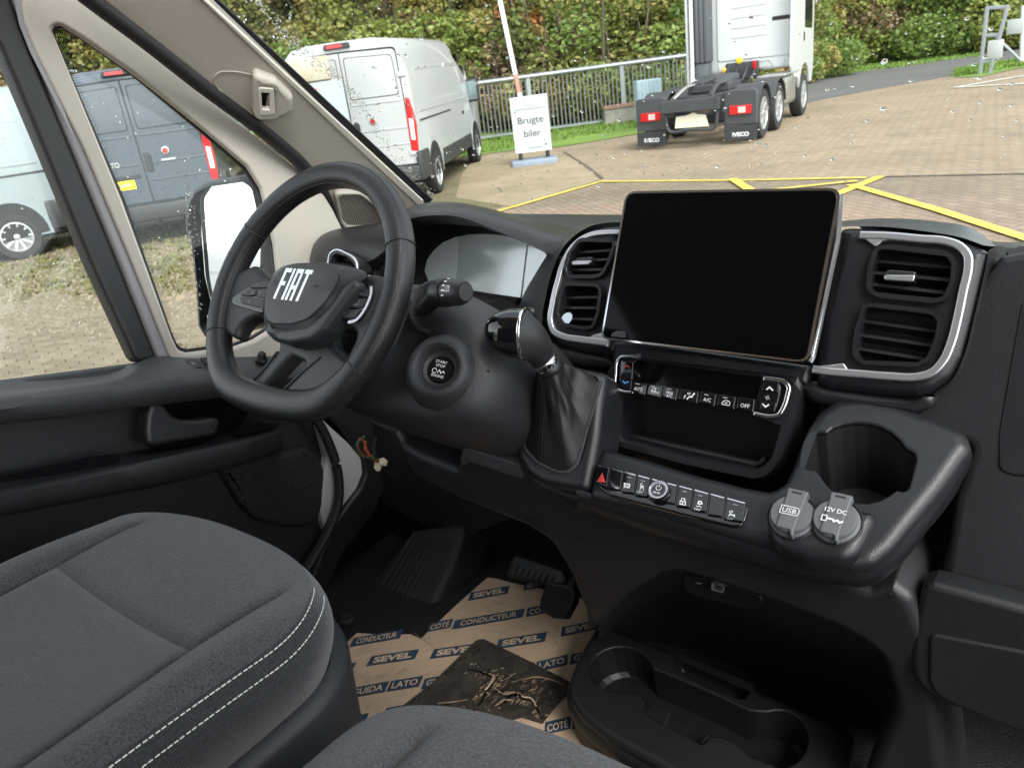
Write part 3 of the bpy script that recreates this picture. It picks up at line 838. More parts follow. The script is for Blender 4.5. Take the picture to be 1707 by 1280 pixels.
def make_van(label, paint, loc, heading, plate_m=None, rear_text=False, group='delivery vans parked in the yard'):
    v = thing('parked_van', label, 'van', (0, 0, 0), group)
    HB = 2.50
    def ring(x, h, wtop, wmid, zlow, n=40):
        half = [(0, h), (wtop*.55, h-.005), (wtop*.85, h-.045), (wtop*.97, h-.13), (wtop*1.005, h-.28), (wmid*.985, (h+1.2)/2+.1), (wmid, 1.25), (wmid, .95), (wmid*.997, .60), (wmid*.985, zlow+.03), (wmid*.95, zlow), (0, zlow)]
        full = [V((x, a, b_)) for a, b_ in half] + [V((x, -a, b_)) for a, b_ in half[-2:0:-1]]
        return full
    st = [(-1.0, HB-.06, .86, .985, .42), (-.975, HB-.03, .89, 1.005, .40), (-.9, HB, .90, 1.02, .38), (1.0, HB+.02, .905, 1.025, .38), (2.9, HB+.01, .90, 1.025, .38), (3.25, HB-.06, .88, 1.02, .38), (3.6, 2.15, .86, 1.02, .38), (4.15, 1.50, .88, 1.02, .38), (4.35, 1.32, .90, 1.01, .38), (4.85, 1.08, .86, .97, .36), (5.0, .95, .75, .88, .36)]
    rr = [ring(*s) for s in st]; n = len(rr[0]); vs = [p for r in rr for p in r]
    fs = [[k*n+i, (k+1)*n+i, (k+1)*n+(i+1) % n, k*n+(i+1) % n][::-1] for k in range(len(rr)-1) for i in range(n)]
    fs += [list(range(n))[::-1], [(len(rr)-1)*n+i for i in range(n)]]
    bm = bmesh.new(); bvv = [bm.verts.new(p) for p in vs]
    for f in fs: bm.faces.new([bvv[i] for i in f])
    bmesh.ops.recalc_face_normals(bm, faces=bm.faces[:]); bm.verts.index_update()
    loc_mesh('body', ([p.co.copy() for p in bm.verts], [[q.index for q in f.verts] for f in bm.faces]), paint, v, True, 40); bm.free()
    RP = Pl((-1.0, 0, 0), (-1, 0, 0), (0, -1, 0))        # rear face: u to the right seen from behind
    def rplate(name, pts, m, parent, off=.012, depth=.03, bev=.006, r=.03, holes=()):
        return loc_mesh(name, plate_vf(RP.off(off), pts, px=False, depth=depth, bev=bev, r=r, holes=holes), m, parent, True)
    for s in (-1, 1):
        def mx(p): return [(s*a, *b_) for a, *b_ in p]
        d = rplate('rear_door', mx([(.006, .62), (.955, .62), (.965, 1.05), (.90, 1.3), (.875, 2.30, .08), (.006, 2.33)]), paint, v, .010, .04, .010, .02)
        rplate('pressed_panel', mx([(.07, 1.66), (.83, 1.66), (.81, 2.22, .08), (.07, 2.25)]), paint, d, .016, .02, .006, .05)
        rplate('crease', mx([(.05, 1.56), (.85, 1.56), (.85, 1.585), (.05, 1.585)]), paint, d, .018, .02, .006, .004)
        rplate('crease', mx([(.05, 1.16), (.90, 1.16), (.90, 1.19), (.05, 1.19)]), paint, d, .017, .02, .006, .004)
        rplate('crease', mx([(.05, .92), (.92, .92), (.92, .945), (.05, .945)]), paint, d, .016, .02, .006, .004)
        tl = rplate('tail_light', mx([(.895, .82), (1.0, .80), (1.03, 1.2), (.985, 1.58), (.93, 1.62), (.90, 1.3)]), m_redl, v, .035, .07, .012, .02)
        rplate('lamp_window', mx([(.925, .98), (.99, .97), (1.0, 1.28), (.93, 1.30)]), m_whl, tl, .0375, .02, .004, .015)
        rplate('door_gap', mx([(-.0+.0, .60), (.975, .60), (.985, 1.05), (.915, 1.31), (.89, 2.33, .08), (.0, 2.355)]), m_rubber, v, .003, .012, .001, .02)
        rplate('panel_gap', mx([(.06, 1.65), (.84, 1.65), (.82, 2.23, .08), (.06, 2.26)]), m_rubber, d, .0115, .01, .001, .05)
        for z_ in (.75, 1.9): rplate('hinge', mx([(.86, z_), (.99, z_), (.99, z_+.07), (.86, z_+.07)]), paint, v, .03, .03, .008, .01)
    hd = rplate('door_handle', [(.03, 1.06), (.13, 1.05), (.14, 1.28), (.11, 1.33), (.05, 1.33)], m_blackp, v, .035, .03, .012, .03)
    loc_mesh('emblem', lathe_vf([(.055, 0), (.055, .012), (.045, .016), (.001, .017)], RP.p3(.36, 1.32, .018), RP.n, 20), m_rim, v, True)
    loc_mesh('emblem_field', lathe_vf([(.042, 0), (.040, .006), (.001, .007)], RP.p3(.36, 1.32, .030), RP.n, 20), mat('dark red enamel', (.35, .02, .02), .3), v, True)
    loc_mesh('script_badge', plate_vf(RP.off(.018), [(.27, 1.18), (.47, 1.18), (.47, 1.205), (.27, 1.205)], px=False, depth=.006, bev=.001), m_rim, v)
    bl = rplate('brake_light', [(-.22, HB-.105), (.22, HB-.105), (.19, HB-.03), (-.19, HB-.03)], m_blackp, v, .04, .06, .012, .02)
    rplate('lens', [(-.16, HB-.092), (.10, HB-.092), (.09, HB-.045), (-.15, HB-.045)], m_redl, bl, .043, .02, .004, .01)
    bp_ = loc_mesh('rear_bumper', bbox_vf((-1.10, -1.0, .36), (-.80, 1.0, .60), .04, 2), m_blackp, v, True)
    for s in (-1, 1): loc_mesh('bumper_corner', bbox_vf((-1.08, s*1.0-.06, .36), (-.50, s*1.0+.045, .80), .04, 2), m_blackp, v, True)
    nr = rplate('plate_recess', [(-.78, .80), (-.10, .80), (-.10, .98), (-.78, .98)], paint, v, .012, .02, .004, .02, holes=[[(-.75, .82), (-.13, .82), (-.13, .96), (-.75, .96)]])
    rplate('lamp_bar', [(-.80, .985), (-.08, .985), (-.08, 1.04), (-.80, 1.04)], m_blackp if plate_m else paint, v, .03, .03, .008, .01)
    if plate_m:
        yp = rplate('number_plate', [(-.70, .84), (-.18, .84), (-.18, .97), (-.70, .97)], plate_m, v, .022, .012, .002, .01)
        loc_mesh('small_print', stroke_vf(RP.off(.0225), [(-.55, .895), (-.25, .915)], .03, px=False), m_printg, yp); loc_mesh('small_print', stroke_vf(RP.off(.0225), [(-.60, .885), (-.55, .91)], .02, px=False), m_ink2, yp)
        ts_ = text_vf('DUCATO', .02); xs_ = [p.x for p in ts_[0]]; cx_ = (min(xs_)+max(xs_))/2; kx_ = .36/(max(xs_)-min(xs_))
        loc_mesh('lettering', ([RP.p3(-.50+(p.x-cx_)*kx_, 1.20+p.y*.105, .0215) for p in ts_[0]], ts_[1]), m_rim, v)
    for s in (-1, 1):
        SPl = Pl((0, s*1.022, 0), (0, s, 0), (1, 0, 0))
        sg_ = SPl.u.x*(1 if SPl.u.x > 0 else -1)
        def splate(name, pts, m, parent, off=.004, depth=.02, bev=.005, r=.03):
            return loc_mesh(name, plate_vf(SPl.off(off), [((a if SPl.v.z > 0 else a), b_*(1 if SPl.v.z > 0 else -1), *c) for a, b_, *c in pts], px=False, depth=depth, bev=bev, r=r), m, parent, True)
        for x in (0, 4.03):
            splate('wheel_arch', [(x+.47*cos(radians(a)), .36+.50*sin(radians(a))) for a in range(-10, 191, 12)], m_dark, v, .004, .01, .002, 0)
            splate('arch_lip', [(x+.52*cos(radians(a)), .36+.56*sin(radians(a))) for a in range(-5, 186, 10)], paint, v, .0015, .01, .001, 0)
            wheel_parts(v, x, s*1.035, .345, s)
        splate('side_moulding', [(.60, .42), (3.45, .42), (3.45, .66), (.60, .66)], m_blackp, v, .014, .03, .010, .02)
        splate('side_moulding', [(-.80, .44), (-.55, .44), (-.58, .70), (-.82, .70)], m_blackp, v, .012, .03, .010, .02)
        splate('side_panel', [(-.55, 1.48), (1.55, 1.48), (1.55, 2.02, .08), (-.55, 2.0, .08)], paint, v, -.020, .02, .006, .05)
        splate('sliding_door', [(1.75, .70), (2.98, .70), (2.98, 2.05, .06), (1.75, 2.05, .06)], paint, v, -.016, .03, .008, .04)
        splate('rail', [(-.70, 1.22), (1.72, 1.22), (1.72, 1.25), (-.70, 1.25)], m_blackp, v, .006, .012, .002, .004)
        splate('crease', [(-.6, 1.36), (3.3, 1.36), (3.3, 1.39), (-.6, 1.39)], paint, v, .006, .012, .005, .01)
        splate('side_handle', [(2.75, 1.08), (2.92, 1.08), (2.92, 1.14), (2.75, 1.14)], m_blackp, v, .02, .03, .006, .01)
        splate('cab_window', [(3.20, 1.38), (4.20, 1.40), (3.75, 1.95, .05), (3.20, 2.02, .03)], m_darkglass, v, -.03, .05, .003, .02)
        mr_2 = loc_mesh('door_mirror', bbox_vf((3.72, s*1.10-.13, 1.25), (3.92, s*1.10+.15, 1.70), .05, 2), m_blackp, v, True)
        loc_mesh('mirror_glass', plate_vf(Pl((3.717, s*1.11, 1.48), (-1, 0, 0), (0, -1, 0)), [(-.10, -.18), (.10, -.18), (.10, .18), (-.10, .18)], px=False, depth=.004, bev=.001, r=.03), mat('van mirror', (.25, .32, .32), .1, metal=.8), mr_2)
    loc_mesh('windscreen', plate_vf(Pl((3.92, 0, 1.80), (.76, 0, .65), (0, -1, 0) if False else (0, 1, 0)), [(-.82, -.36), (.82, -.36), (.74, .40), (-.74, .40)], px=False, depth=.02, bev=.003, r=.05), m_darkglass, v, True)
    loc_mesh('underbody', bbox_vf((-.9, -.75, .24), (4.8, .75, .40), .03, 1), m_dark, v)
    loc_mesh('tow_bar', tube_vf([V((-1.0, -.35, .33)), V((-1.0, .35, .33))], .045, seg=10), m_blackp, v, True)
    loc_mesh('tow_ball', tube_vf([V((-1.0, 0, .33)), V((-1.16, 0, .32)), V((-1.19, 0, .42))], [.03, .025, .03], n=8, seg=8), m_blackp, v, True)
    v.location = loc; v.rotation_euler = (0, 0, heading)
    return v
m_wpaint = mat('white van paint', (.40, .405, .41), .3, coat=.4, var=.03)
m_gpaint = mat('blue grey van paint', (.055, .072, .09), .28, coat=.6, var=.05)
m_spaint = mat('pale silver blue van paint', (.25, .29, .305), .3, coat=.5, var=.03)
def van_at(rear_right_px, heading, **k):
    """heading = angle of the nose; the rear right corner stands over the given spot of the ground"""
    p = ground_pt(*rear_right_px)
    f_ = V((cos(heading), sin(heading), 0)); l_ = V((-f_.y, f_.x, 0))
    c = p+f_*1.0+l_*1.0
    return make_van(loc=(c.x, c.y, 0), heading=heading, **k)
van_at((712, 338), math.atan2(.87, -.49), label='white high roof panel van seen from behind, left of the sign board', paint=m_wpaint)
van_at((388, 386), math.atan2(.64, -.77), label='dark blue grey panel van with a yellow plate seen through the quarter window', paint=m_gpaint, plate_m=m_yplate)
p_ = ground_pt(42, 432); h_ = math.atan2(-.95, -.31); f_ = V((cos(h_), sin(h_), 0)); c_ = p_+V((f_.y, -f_.x, 0))*1.03
make_van(loc=(c_.x, c_.y, 0), heading=h_, label='pale silver blue van seen side on at the left edge of the side window', paint=m_spaint)

q_ = CAM+V((-.62, -.78, 0)).normalized()*17
make_van(loc=(q_.x, q_.y, 0), heading=2.3, label='pale van parked behind the cab, seen only in the door mirror', paint=m_wpaint)
q_ = CAM+V((-.70, -.71, 0)).normalized()*24
make_van(loc=(q_.x, q_.y, 0), heading=.4, label='blue grey van far behind the cab, seen only in the door mirror', paint=m_gpaint)
# white box with red and white chevron against the left rear door of the white van
bx = V((*polar(541, 12.4), 0))
crate = thing('warning_trailer', 'pale box with red and white striped plate before the white van', 'trailer', bx)
hd_ = math.atan2(bx.y-CAM.y, bx.x-CAM.x)
crate.rotation_euler = (0, 0, hd_)
loc_mesh('box', bbox_vf((-.35, -.36, .45), (.35, .34, 1.98), .03, 2), m_spaint, crate, True)
loc_mesh('lid', bbox_vf((-.38, -.22, 1.98), (.38, .55, 2.30), .03, 2), mat('cream box lid', (.38, .36, .28), .6, dirt=((.35, .22, .10), 5)), crate, True)
CR = Pl((-.35, -.0, 1.74), (-1, 0, 0), (0, -1, 0))
pl_ = loc_mesh('warning_plate', plate_vf(CR.off(.012), [(-.27, -.15), (-.01, -.15), (-.01, .15), (-.27, .15)], px=False, depth=.012, bev=.002), m_wpaint, crate)
for k in range(3):
    loc_mesh('red_stripe', plate_vf(CR.off(.014), [(-.265+k*.085, -.145), (-.225+k*.085, -.145), (-.185+k*.085, .145), (-.225+k*.085, .145)], px=False, depth=.004, bev=0), m_redl, pl_)
wheel_parts(crate, 0, .5, .28, 1); wheel_parts(crate, 0, -.5, .28, -1)

# ------------------------------------------------------------------ tractor unit
tr = thing('truck_tractor', 'white truck tractor unit with bare chassis, red tail lamps and black mudguards', 'truck', (0, 0, 0))
m_chas = mat('chassis paint', (.040, .042, .045), .5, var=.2, vscale=3)
m_guard = mat('mudguard plastic', (.045, .047, .05), .55, grain=(60, .5, .003), var=.1)
m_tw = mat('truck white paint', (.52, .53, .53), .3, coat=.4)
m_alu = mat('brushed aluminium', (.60, .59, .56), .3, metal=.8, var=.08)
m_fair = mat('grey fairing plastic', (.085, .09, .095), .55, grain=(60, .4, .002))
for s in (-1, 1):
    loc_mesh('chassis_rail', bbox_vf((-1.1, s*.42-.05, .72), (5.3, s*.42+.05, 1.0), .01, 1), m_chas, tr)
    for x in (0, 1.37):
        wheel_parts(tr, x, s*1.24, .50, s, 'wheel', 8, .30)
        pr_ = [V((x+.60*cos(radians(a)), 0, .50+.62*sin(radians(a)))) for a in range(8, 173, 15)]
        vs = []; fs = []
        for y_ in (.72, 1.27):
            for p in pr_: vs.append(V((p.x, s*y_, p.z)))
            for p in pr_: vs.append(V((x+(p.x-x)*.95, s*y_, .5+(p.z-.5)*.95)))
        n = len(pr_)
        for i in range(n-1):
            fs += [[i, i+1, 2*n+i+1, 2*n+i], [n+i, 3*n+i, 3*n+i+1, n+i+1], [2*n+i, 2*n+i+1, 3*n+i+1, 3*n+i], [i, n+i, n+i+1, i+1]]
        loc_mesh('mudguard', (vs, fs), m_guard, tr, True, 50)
    TP = Pl((-.78, s*.96, 0), (-1, 0, 0), (0, -1, 0))
    gp2 = loc_mesh('guard_panel', plate_vf(TP, [(-.34, .38), (.32, .38), (.32, 1.05, .08), (-.34, 1.05, .08)], px=False, depth=.12, bev=.02, r=.02), m_guard, tr, True)
    tl = loc_mesh('tail_light', plate_vf(TP.off(.05), [(-.22, .59), (.22, .59), (.22, .76), (-.22, .76)], px=False, depth=.06, bev=.01, r=.015), m_redl, tr, True)
    loc_mesh('lamp_window', plate_vf(TP.off(.054), [(-.04, .615), (.11, .615), (.11, .735), (-.04, .735)], px=False, depth=.01, bev=.003, r=.015), mat('pink lamp lens', (.75, .45, .42), .2), tl, True)
    fl = loc_mesh('mud_flap', plate_vf(TP.off(.01), [(-.335, .08), (.325, .08), (.325, .37), (-.335, .37)], px=False, depth=.02, bev=.004), m_blackp, tr)
    tv = text_vf('IVECO', .04); xs_ = [p.x for p in tv[0]]; ys_ = [p.y for p in tv[0]]; cx_ = (min(xs_)+max(xs_))/2
    k_ = .34/(max(xs_)-min(xs_))
    loc_mesh('lettering', ([TP.p3((p.x-cx_)*k_, .19+p.y*.11, .0125) for p in tv[0]], tv[1]), m_print, fl)
loc_mesh('cross_member', bbox_vf((-1.12, -.62, .74), (-1.02, .62, .98), .015, 1), m_chas, tr)
loc_mesh('number_plate_holder', plate_vf(Pl((-1.0, 0, .55), (-1, 0, 0), (0, -1, 0)), [(-.36, -.13), (.36, -.13), (.30, .10), (.12, .12), (.05, .16), (-.10, .11), (-.33, .10)], px=False, depth=.03, bev=.005), mat('cream transit cover', (.72, .68, .52), .5), tr)
for s in (-1, 1): loc_mesh('under_bar', tube_vf([V((-1.0, s*.55, .70)), V((-1.0, s*.5, .40)), V((-1.0, 0, .38))], .035, n=12, seg=8), m_chas, tr, True)
for s in (-1, 1): loc_mesh('ramp_bar', tube_vf([V((-.95, s*.40, 1.0)), V((-.35, s*.34, 1.16)), V((.3, s*.34, 1.18))], (.05, .03), n=10, seg=8), m_alu if s > 0 else m_chas, tr, True)
loc_mesh('fifth_wheel', plate_vf(Pl((.75, 0, 1.27), (-.10, 0, 1), (1, 0, 0)), [(-.55, -.12), (-.40, -.42), (.30, -.45), (.45, -.30), (.45, .30), (.30, .45), (-.40, .42), (-.55, .12), (-.1, .05), (-.1, -.05)], px=False, depth=.10, bev=.02, r=.05), m_chas, tr, True)
loc_mesh('fifth_wheel_base', bbox_vf((.2, -.45, 1.0), (1.2, .45, 1.16), .02, 1), m_chas, tr)
loc_mesh('air_tank', lathe_vf([(.02, 0), (.14, .02), (.15, .06), (.15, .6), (.14, .64), (.02, .66)], (-.4, -.33, .86), (0, 1, 0), 18), m_blackp, tr, True)
# cab
CX = 3.05
CBP = Pl((CX, 0, 0), (-1, 0, 0), (0, -1, 0))
loc_mesh('cab_body', bbox_vf((CX, -1.22, 1.22), (CX+2.15, 1.22, 3.95), .10, 3), m_tw, tr, True)
rw = loc_mesh('rear_wall', plate_vf(CBP.off(.03), [(-.62, 1.50), (1.12, 1.50), (1.12, 3.95), (-.62, 3.95)], px=False, depth=.05, bev=.03, r=.10), m_tw, tr, True)
loc_mesh('lower_skirt', plate_vf(CBP.off(.02), [(-.58, 1.30), (-.35, 1.18), (-.1, 1.30), (.0, 1.42), (.62, 1.42), (.75, 1.26), (.95, 1.26), (1.02, 1.42), (1.12, 1.48), (-.62, 1.48)], px=False, depth=.05, bev=.015, r=.03), m_tw, tr, True)
for k in range(5): loc_mesh('pressing', plate_vf(CBP.off(.042), [(-.25, 2.0+k*.22), (.55, 2.0+k*.22), (.55, 2.03+k*.22), (-.25, 2.03+k*.22)], px=False, depth=.02, bev=.006), m_tw, rw, True)
loc_mesh('grab_slot', plate_vf(CBP.off(.036), [(.70, 2.28), (1.12, 2.28), (1.12, 2.37), (.70, 2.37)], px=False, depth=.02, bev=.004), m_dark, rw)
loc_mesh('lamp', plate_vf(CBP.off(.05), [(.72, 2.95), (.90, 2.95), (.90, 3.12), (.72, 3.12)], px=False, depth=.04, bev=.01, r=.02), m_blackp, rw)
for k in range(4):
    loc_mesh('intake_fairing', bbox_vf((CX-.42, .72+k*.115, 1.55), (CX, .83+k*.115, 3.95), .03, 2), m_fair, tr, True)
loc_mesh('intake_duct', bbox_vf((CX-.38, .74, .95), (CX-.02, 1.10, 1.55), .06, 2), m_fair, tr, True)
loc_mesh('side_fairing', bbox_vf((CX-.48, 1.19, .95), (CX+.3, 1.26, 3.95), .03, 2), m_tw, tr, True)
loc_mesh('stack_pipe', tube_vf([V((CX-.5, 1.10, 1.0)), V((CX-.5, 1.10, 3.95))], .045, seg=10), m_wh, tr, True)
SFP = Pl((0, -1.235, 0), (0, -1, 0), (1, 0, 0))
loc_mesh('side_fairing', plate_vf(SFP, [(CX-.35, 1.25), (CX-.30, 3.95), (CX+2.1, 3.95), (CX+2.2, 1.2), (CX+2.0, .75), (CX+1.85, .75)] + [(CX+1.15+.66*cos(radians(a)), .52+.72*sin(radians(a))) for a in range(20, 165, 12)] + [(CX+.35, .95), (CX-.1, 1.0)], px=False, depth=.06, bev=.02), m_tw, tr, True)
loc_mesh('cab_window', plate_vf(SFP.off(.004), [(CX+1.0, 2.05), (CX+1.95, 2.0), (CX+1.9, 2.95), (CX+1.0, 3.0)], px=False, depth=.02, bev=.004, r=.06), m_darkglass, tr)
loc_mesh('door_handle', plate_vf(SFP.off(.02), [(CX+.9, 1.75), (CX+.98, 1.75), (CX+.98, 1.95), (CX+.9, 1.95)], px=False, depth=.02, bev=.005), m_blackp, tr)
for s in (-1, 1):
    wheel_parts(tr, CX+1.15, s*1.22, .50, s, 'wheel', 8, .28)
    tk = loc_mesh('fuel_tank', bbox_vf((1.98, s*.86-.34, .42), (3.35, s*.86+.34, 1.08), .10, 3), m_alu, tr, True)
    for k in range(4): loc_mesh('tank_strap', bbox_vf((2.15+k*.30, s*.86-.35, .41), (2.23+k*.30, s*.86+.35, 1.09), .10, 3), m_alu, tk, True)
loc_mesh('tank_step', bbox_vf((1.95, -1.24, 1.09), (3.4, -.6, 1.13), .01, 1), m_alu, tr)
loc_mesh('service_panel', bbox_vf((CX-.12, -.40, 1.05), (CX-.0, .40, 1.46), .03, 1), m_chas, tr)
for k, (y_, z_) in enumerate(((.3, 1.1), (.1, 1.05), (-.15, 1.08), (-.33, 1.0))):
    loc_mesh('air_hose', tube_vf([V((CX-.10, y_, z_+.3)), V((CX-.35, y_*.9, z_+.1)), V((CX-.45, y_*.6, z_-.05)), V((CX-.2, y_*.4, z_+.02))], .03, n=16, seg=7), m_blackp, tr, True)
loc_mesh('yellow_coupling', lathe_vf([(.075, 0), (.075, .05), (.04, .07), (.001, .07)], (CX-.10, .05, 1.50), (-1, 0, 0), 14), mat('yellow plastic', (.75, .55, .02), .4), tr, True)
loc_mesh('yellow_coupling', lathe_vf([(.06, 0), (.06, .05), (.03, .07), (.001, .07)], (CX-.12, .42, 1.32), (-1, 0, 0), 14), mat('amber plastic', (.60, .42, .08), .4), tr, True)
loc_mesh('red_coupling', bbox_vf((CX-.18, -.36, 1.28), (CX-.10, -.28, 1.46), .01, 1), m_redl, tr)
loc_mesh('axle_beam', bbox_vf((-.1, -.9, .40), (.1, .9, .60), .03, 1), m_chas, tr)
tp_ = ground_pt(1240, 240); tq_ = ground_pt(1085, 250)
hx = math.atan2(18.36-14.76, -5.67+5.26)
tf = V((cos(hx), sin(hx), 0)); tl_ = V((-tf.y, tf.x, 0))
tc2 = (tp_+tq_)/2 + tf*.78 + tf*-.05 + tl_*.02
tr.location = (tc2.x, tc2.y, 0); tr.rotation_euler = (0, 0, hx); tr.scale = (.9, .9, .9)
# ================================================================== the cab: shell, pillar, windscreen, door
FLOOR = .90
m_carpet = mat('black floor mat rubber', (.012, .012, .0125), .65, grain=(300, .8, .0012), var=.25, vscale=5)
m_doorp0 = mat('dark grey bulkhead', (.10, .10, .10), .7)
m_void = mat('unlit slot', (.0025, .0025, .003), .9, spec=.1)  # near black, paints the shade inside slots and the handle recess
m_head = mat('headliner felt', (.42, .40, .36), .9, grain=(700, .4, .0006))
m_sill = mat('body paint in the door opening', (.36, .345, .36), .35)
m_wsglass = thin_glass('windscreen glass')
def solid(name, a, b, m, bev=.01, kind='structure', parent=None):
    vs, fs = bbox_vf(a, b, bev)
    return tag(mesh(name, vs, fs, m, parent), kind=kind)
solid('cab_floor', (-.86, -1.5, FLOOR-.05), (.98, .55, FLOOR), m_carpet)
solid('firewall', (-.88, .42, FLOOR-.03), (.98, .47, 1.50), m_dark)
solid('unseen_passenger_door', (.97, -1.75, FLOOR-.05), (1.03, .45, 1.43), m_dark)  # unseen closed door, added to cut side light on the lower cab
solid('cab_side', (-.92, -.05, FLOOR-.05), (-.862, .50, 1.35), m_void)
solid('unseen_cab_roof', (-.80, -1.75, 2.26), (.90, -.36, 2.30), m_head)  # unseen, put in to block light from above
solid('unseen_cab_bulkhead', (-.86, -1.80, FLOOR-.05), (.98, -1.76, 2.3), m_doorp0)  # unseen and dark, put in to block light from behind

# --- windscreen (curved pane)
def ws_point(x, s, d=0):
    """s = 0 at the cowl, 1 at the roof; d = distance to the inside"""
    b = 1-(x/.86)**2
    y = .40+.22*b - (.66+.10*b)*s
    z = 1.565 + .655*s - .03*s*s*0
    n = V((0, -.655, -.66-.10*b)).normalized()
    return V((x, y, z)) + n*d
xs = [-.815+1.76*i/24 for i in range(25)]
vs = []; fs = []
for d in (0, -.005):
    for s in range(11):
        for x in xs: vs.append(ws_point(x, s/10, d))
for k in (0, 1):
    for s in range(10):
        for i in range(24):
            a = k*275+s*25+i
            f = [a, a+1, a+26, a+25]
            fs.append(f if k == 0 else f[::-1])
ws = thing('windscreen', 'raked glass windscreen spotted with raindrops above the dashboard', 'windscreen', ws_point(0, 0))
mesh('pane', vs, fs, m_wsglass, ws)

# raindrops: small domes of water on the outer face, far too many to count
m_water = bpy.data.materials.new('water'); m_water.use_nodes = True
t = m_water.node_tree; t.nodes.remove(t.nodes['Principled BSDF'])
g = t.nodes.new('ShaderNodeBsdfGlass'); g.inputs['IOR'].default_value = 1.33; g.inputs['Roughness'].default_value = 0
t.links.new(g.outputs[0], t.nodes['Material Output'].inputs[0])
def dome(c, n, r, flat=.5, seg=7, stretch=None):
    n = n.normalized(); a = n.cross(V((1, .3, .1))).normalized(); b = n.cross(a)
    vs = []; fs = []
    for k, (q, h) in enumerate(((1, 0), (.8, .62), (.42, .92))):
        for j in range(seg):
            an = 2*pi*j/seg+k*.2
            vs.append(c + a*(r*q*cos(an)) + b*(r*q*sin(an)) + n*(r*flat*h))
    vs.append(c+n*r*flat)
    for k in range(2):
        for j in range(seg): fs.append([k*seg+j, k*seg+(j+1) % seg, (k+1)*seg+(j+1) % seg, (k+1)*seg+j])
    for j in range(seg): fs.append([2*seg+j, 2*seg+(j+1) % seg, 3*seg])
    fs.append(list(range(seg))[::-1])
    return vs, fs
rng = random.Random(3)
mb = MB()
wn = V((0, .655, .70)).normalized()
for i in range(850):
    x = rng.uniform(-.8, .9); s = rng.uniform(.02, .8)
    r = .0014 + .0022*rng.random()**3
    mb.add(dome(ws_point(x, s, -.0055), wn, r*rng.uniform(.8, 1.2), rng.uniform(.35, .7)))
tag(mb.build('raindrops', m_water), 'raindrops scattered over the outside of the windscreen', kind='stuff')
mb = MB()                              # the smear the wiper left beside the pillar
for i in range(560):
    q = rng.random()
    px = 415+(725-415)*q; py = -15+(330+15)*q + 12*sin(q*9)
    px += rng.gauss(0, 6.5); py += rng.gauss(0, 4)
    d = sight(px, py)
    lo, hi = 0.4, 4.0                  # walk out to the pane
    for _ in range(40):
        mid = (lo+hi)/2; P = CAM+d*mid
        b = 1-(P.x/.86)**2; s_ = (P.z-1.565)/.655
        if P.y > .40+.22*b-(.66+.10*b)*s_: hi = mid
        else: lo = mid
    P = CAM+d*hi; s_ = (P.z-1.565)/.655
    if -.8 < P.x: mb.add(dome(ws_point(P.x, s_, -.0055), wn, rng.uniform(.0009, .0022), rng.uniform(.3, .6), 6))
tag(mb.build('water_streak', m_water), 'streak of wiped rainwater down the windscreen beside the pillar', kind='stuff')

# --- A-pillar trim
pA = at(700, 335, x=-.80); pB = at(345, 0, x=-.75); pC = at(500, 261, x=-.85)
nA = (pB-pA).cross(pC-pA).normalized()
if nA.dot(CAM-pA) < 0: nA = -nA
PA = Pl(pA, nA, (0, 1, 0))
pil = thing('windscreen_pillar', 'warm grey plastic windscreen pillar trim left of the steering wheel', 'pillar', pA)
plate('trim', PA, [(-60, -340), (165, 0), (330, 128), (500, 262), (538, 310), (552, 360), (560, 420), (700, 420), (712, 350), (706, 340), (338, -8), (30, -320)], m_beige, pil, depth=.03, bev=.006, r=.004)
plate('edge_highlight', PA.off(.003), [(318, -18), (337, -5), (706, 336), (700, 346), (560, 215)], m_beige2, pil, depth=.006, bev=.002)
plate('glass_edge_band', PA.off(-.006), [(333, -20), (343, -20), (722, 334), (712, 342), (700, 335)], m_rubber, pil, depth=.003, bev=.002)
tube('seal', [at(a, b, pl=PA.off(.004)) for a, b in ((-60, -330), (100, -40), (150, 0), (240, 68), (340, 147), (430, 213), (500, 272), (530, 308), (548, 350), (558, 400))], (.013, .009), m_rubber, pil, n=40, seg=10, up=nA)
# handle boss with its open clip
ho = plate('handle_boss', PA.off(.022), z2((296, 470, .006), (318, 452), (430, 492), (532, 590), (534, 668), (480, 708), (318, 712, .008), (292, 680, .004)), m_beige, pil, depth=.03, bev=.010, r=.012, holes=[z2((330, 530), (408, 535), (414, 676), (338, 680))], hr=.003, nb=4)
tube('boss_outline', [at(a, b_, pl=PA.off(.0005)) for a, b_ in z2((300, 690), (180, 612), (80, 520), (56, 470), (85, 434), (160, 426), (300, 448))], .0012, m_beige, ho, n=40, seg=6)
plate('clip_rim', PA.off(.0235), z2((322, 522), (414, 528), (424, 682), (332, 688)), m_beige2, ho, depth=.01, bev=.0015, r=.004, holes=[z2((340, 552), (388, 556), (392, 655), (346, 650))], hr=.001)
plate('clip_recess', PA.off(.008), z2((325, 525), (412, 530), (420, 685), (335, 690)), m_dark, ho, depth=.004, bev=0)
plate('clip_tongue', PA.off(.018), z2((374, 570), (388, 568), (390, 652), (368, 645)), m_silver2, ho, depth=.004, bev=.0005)
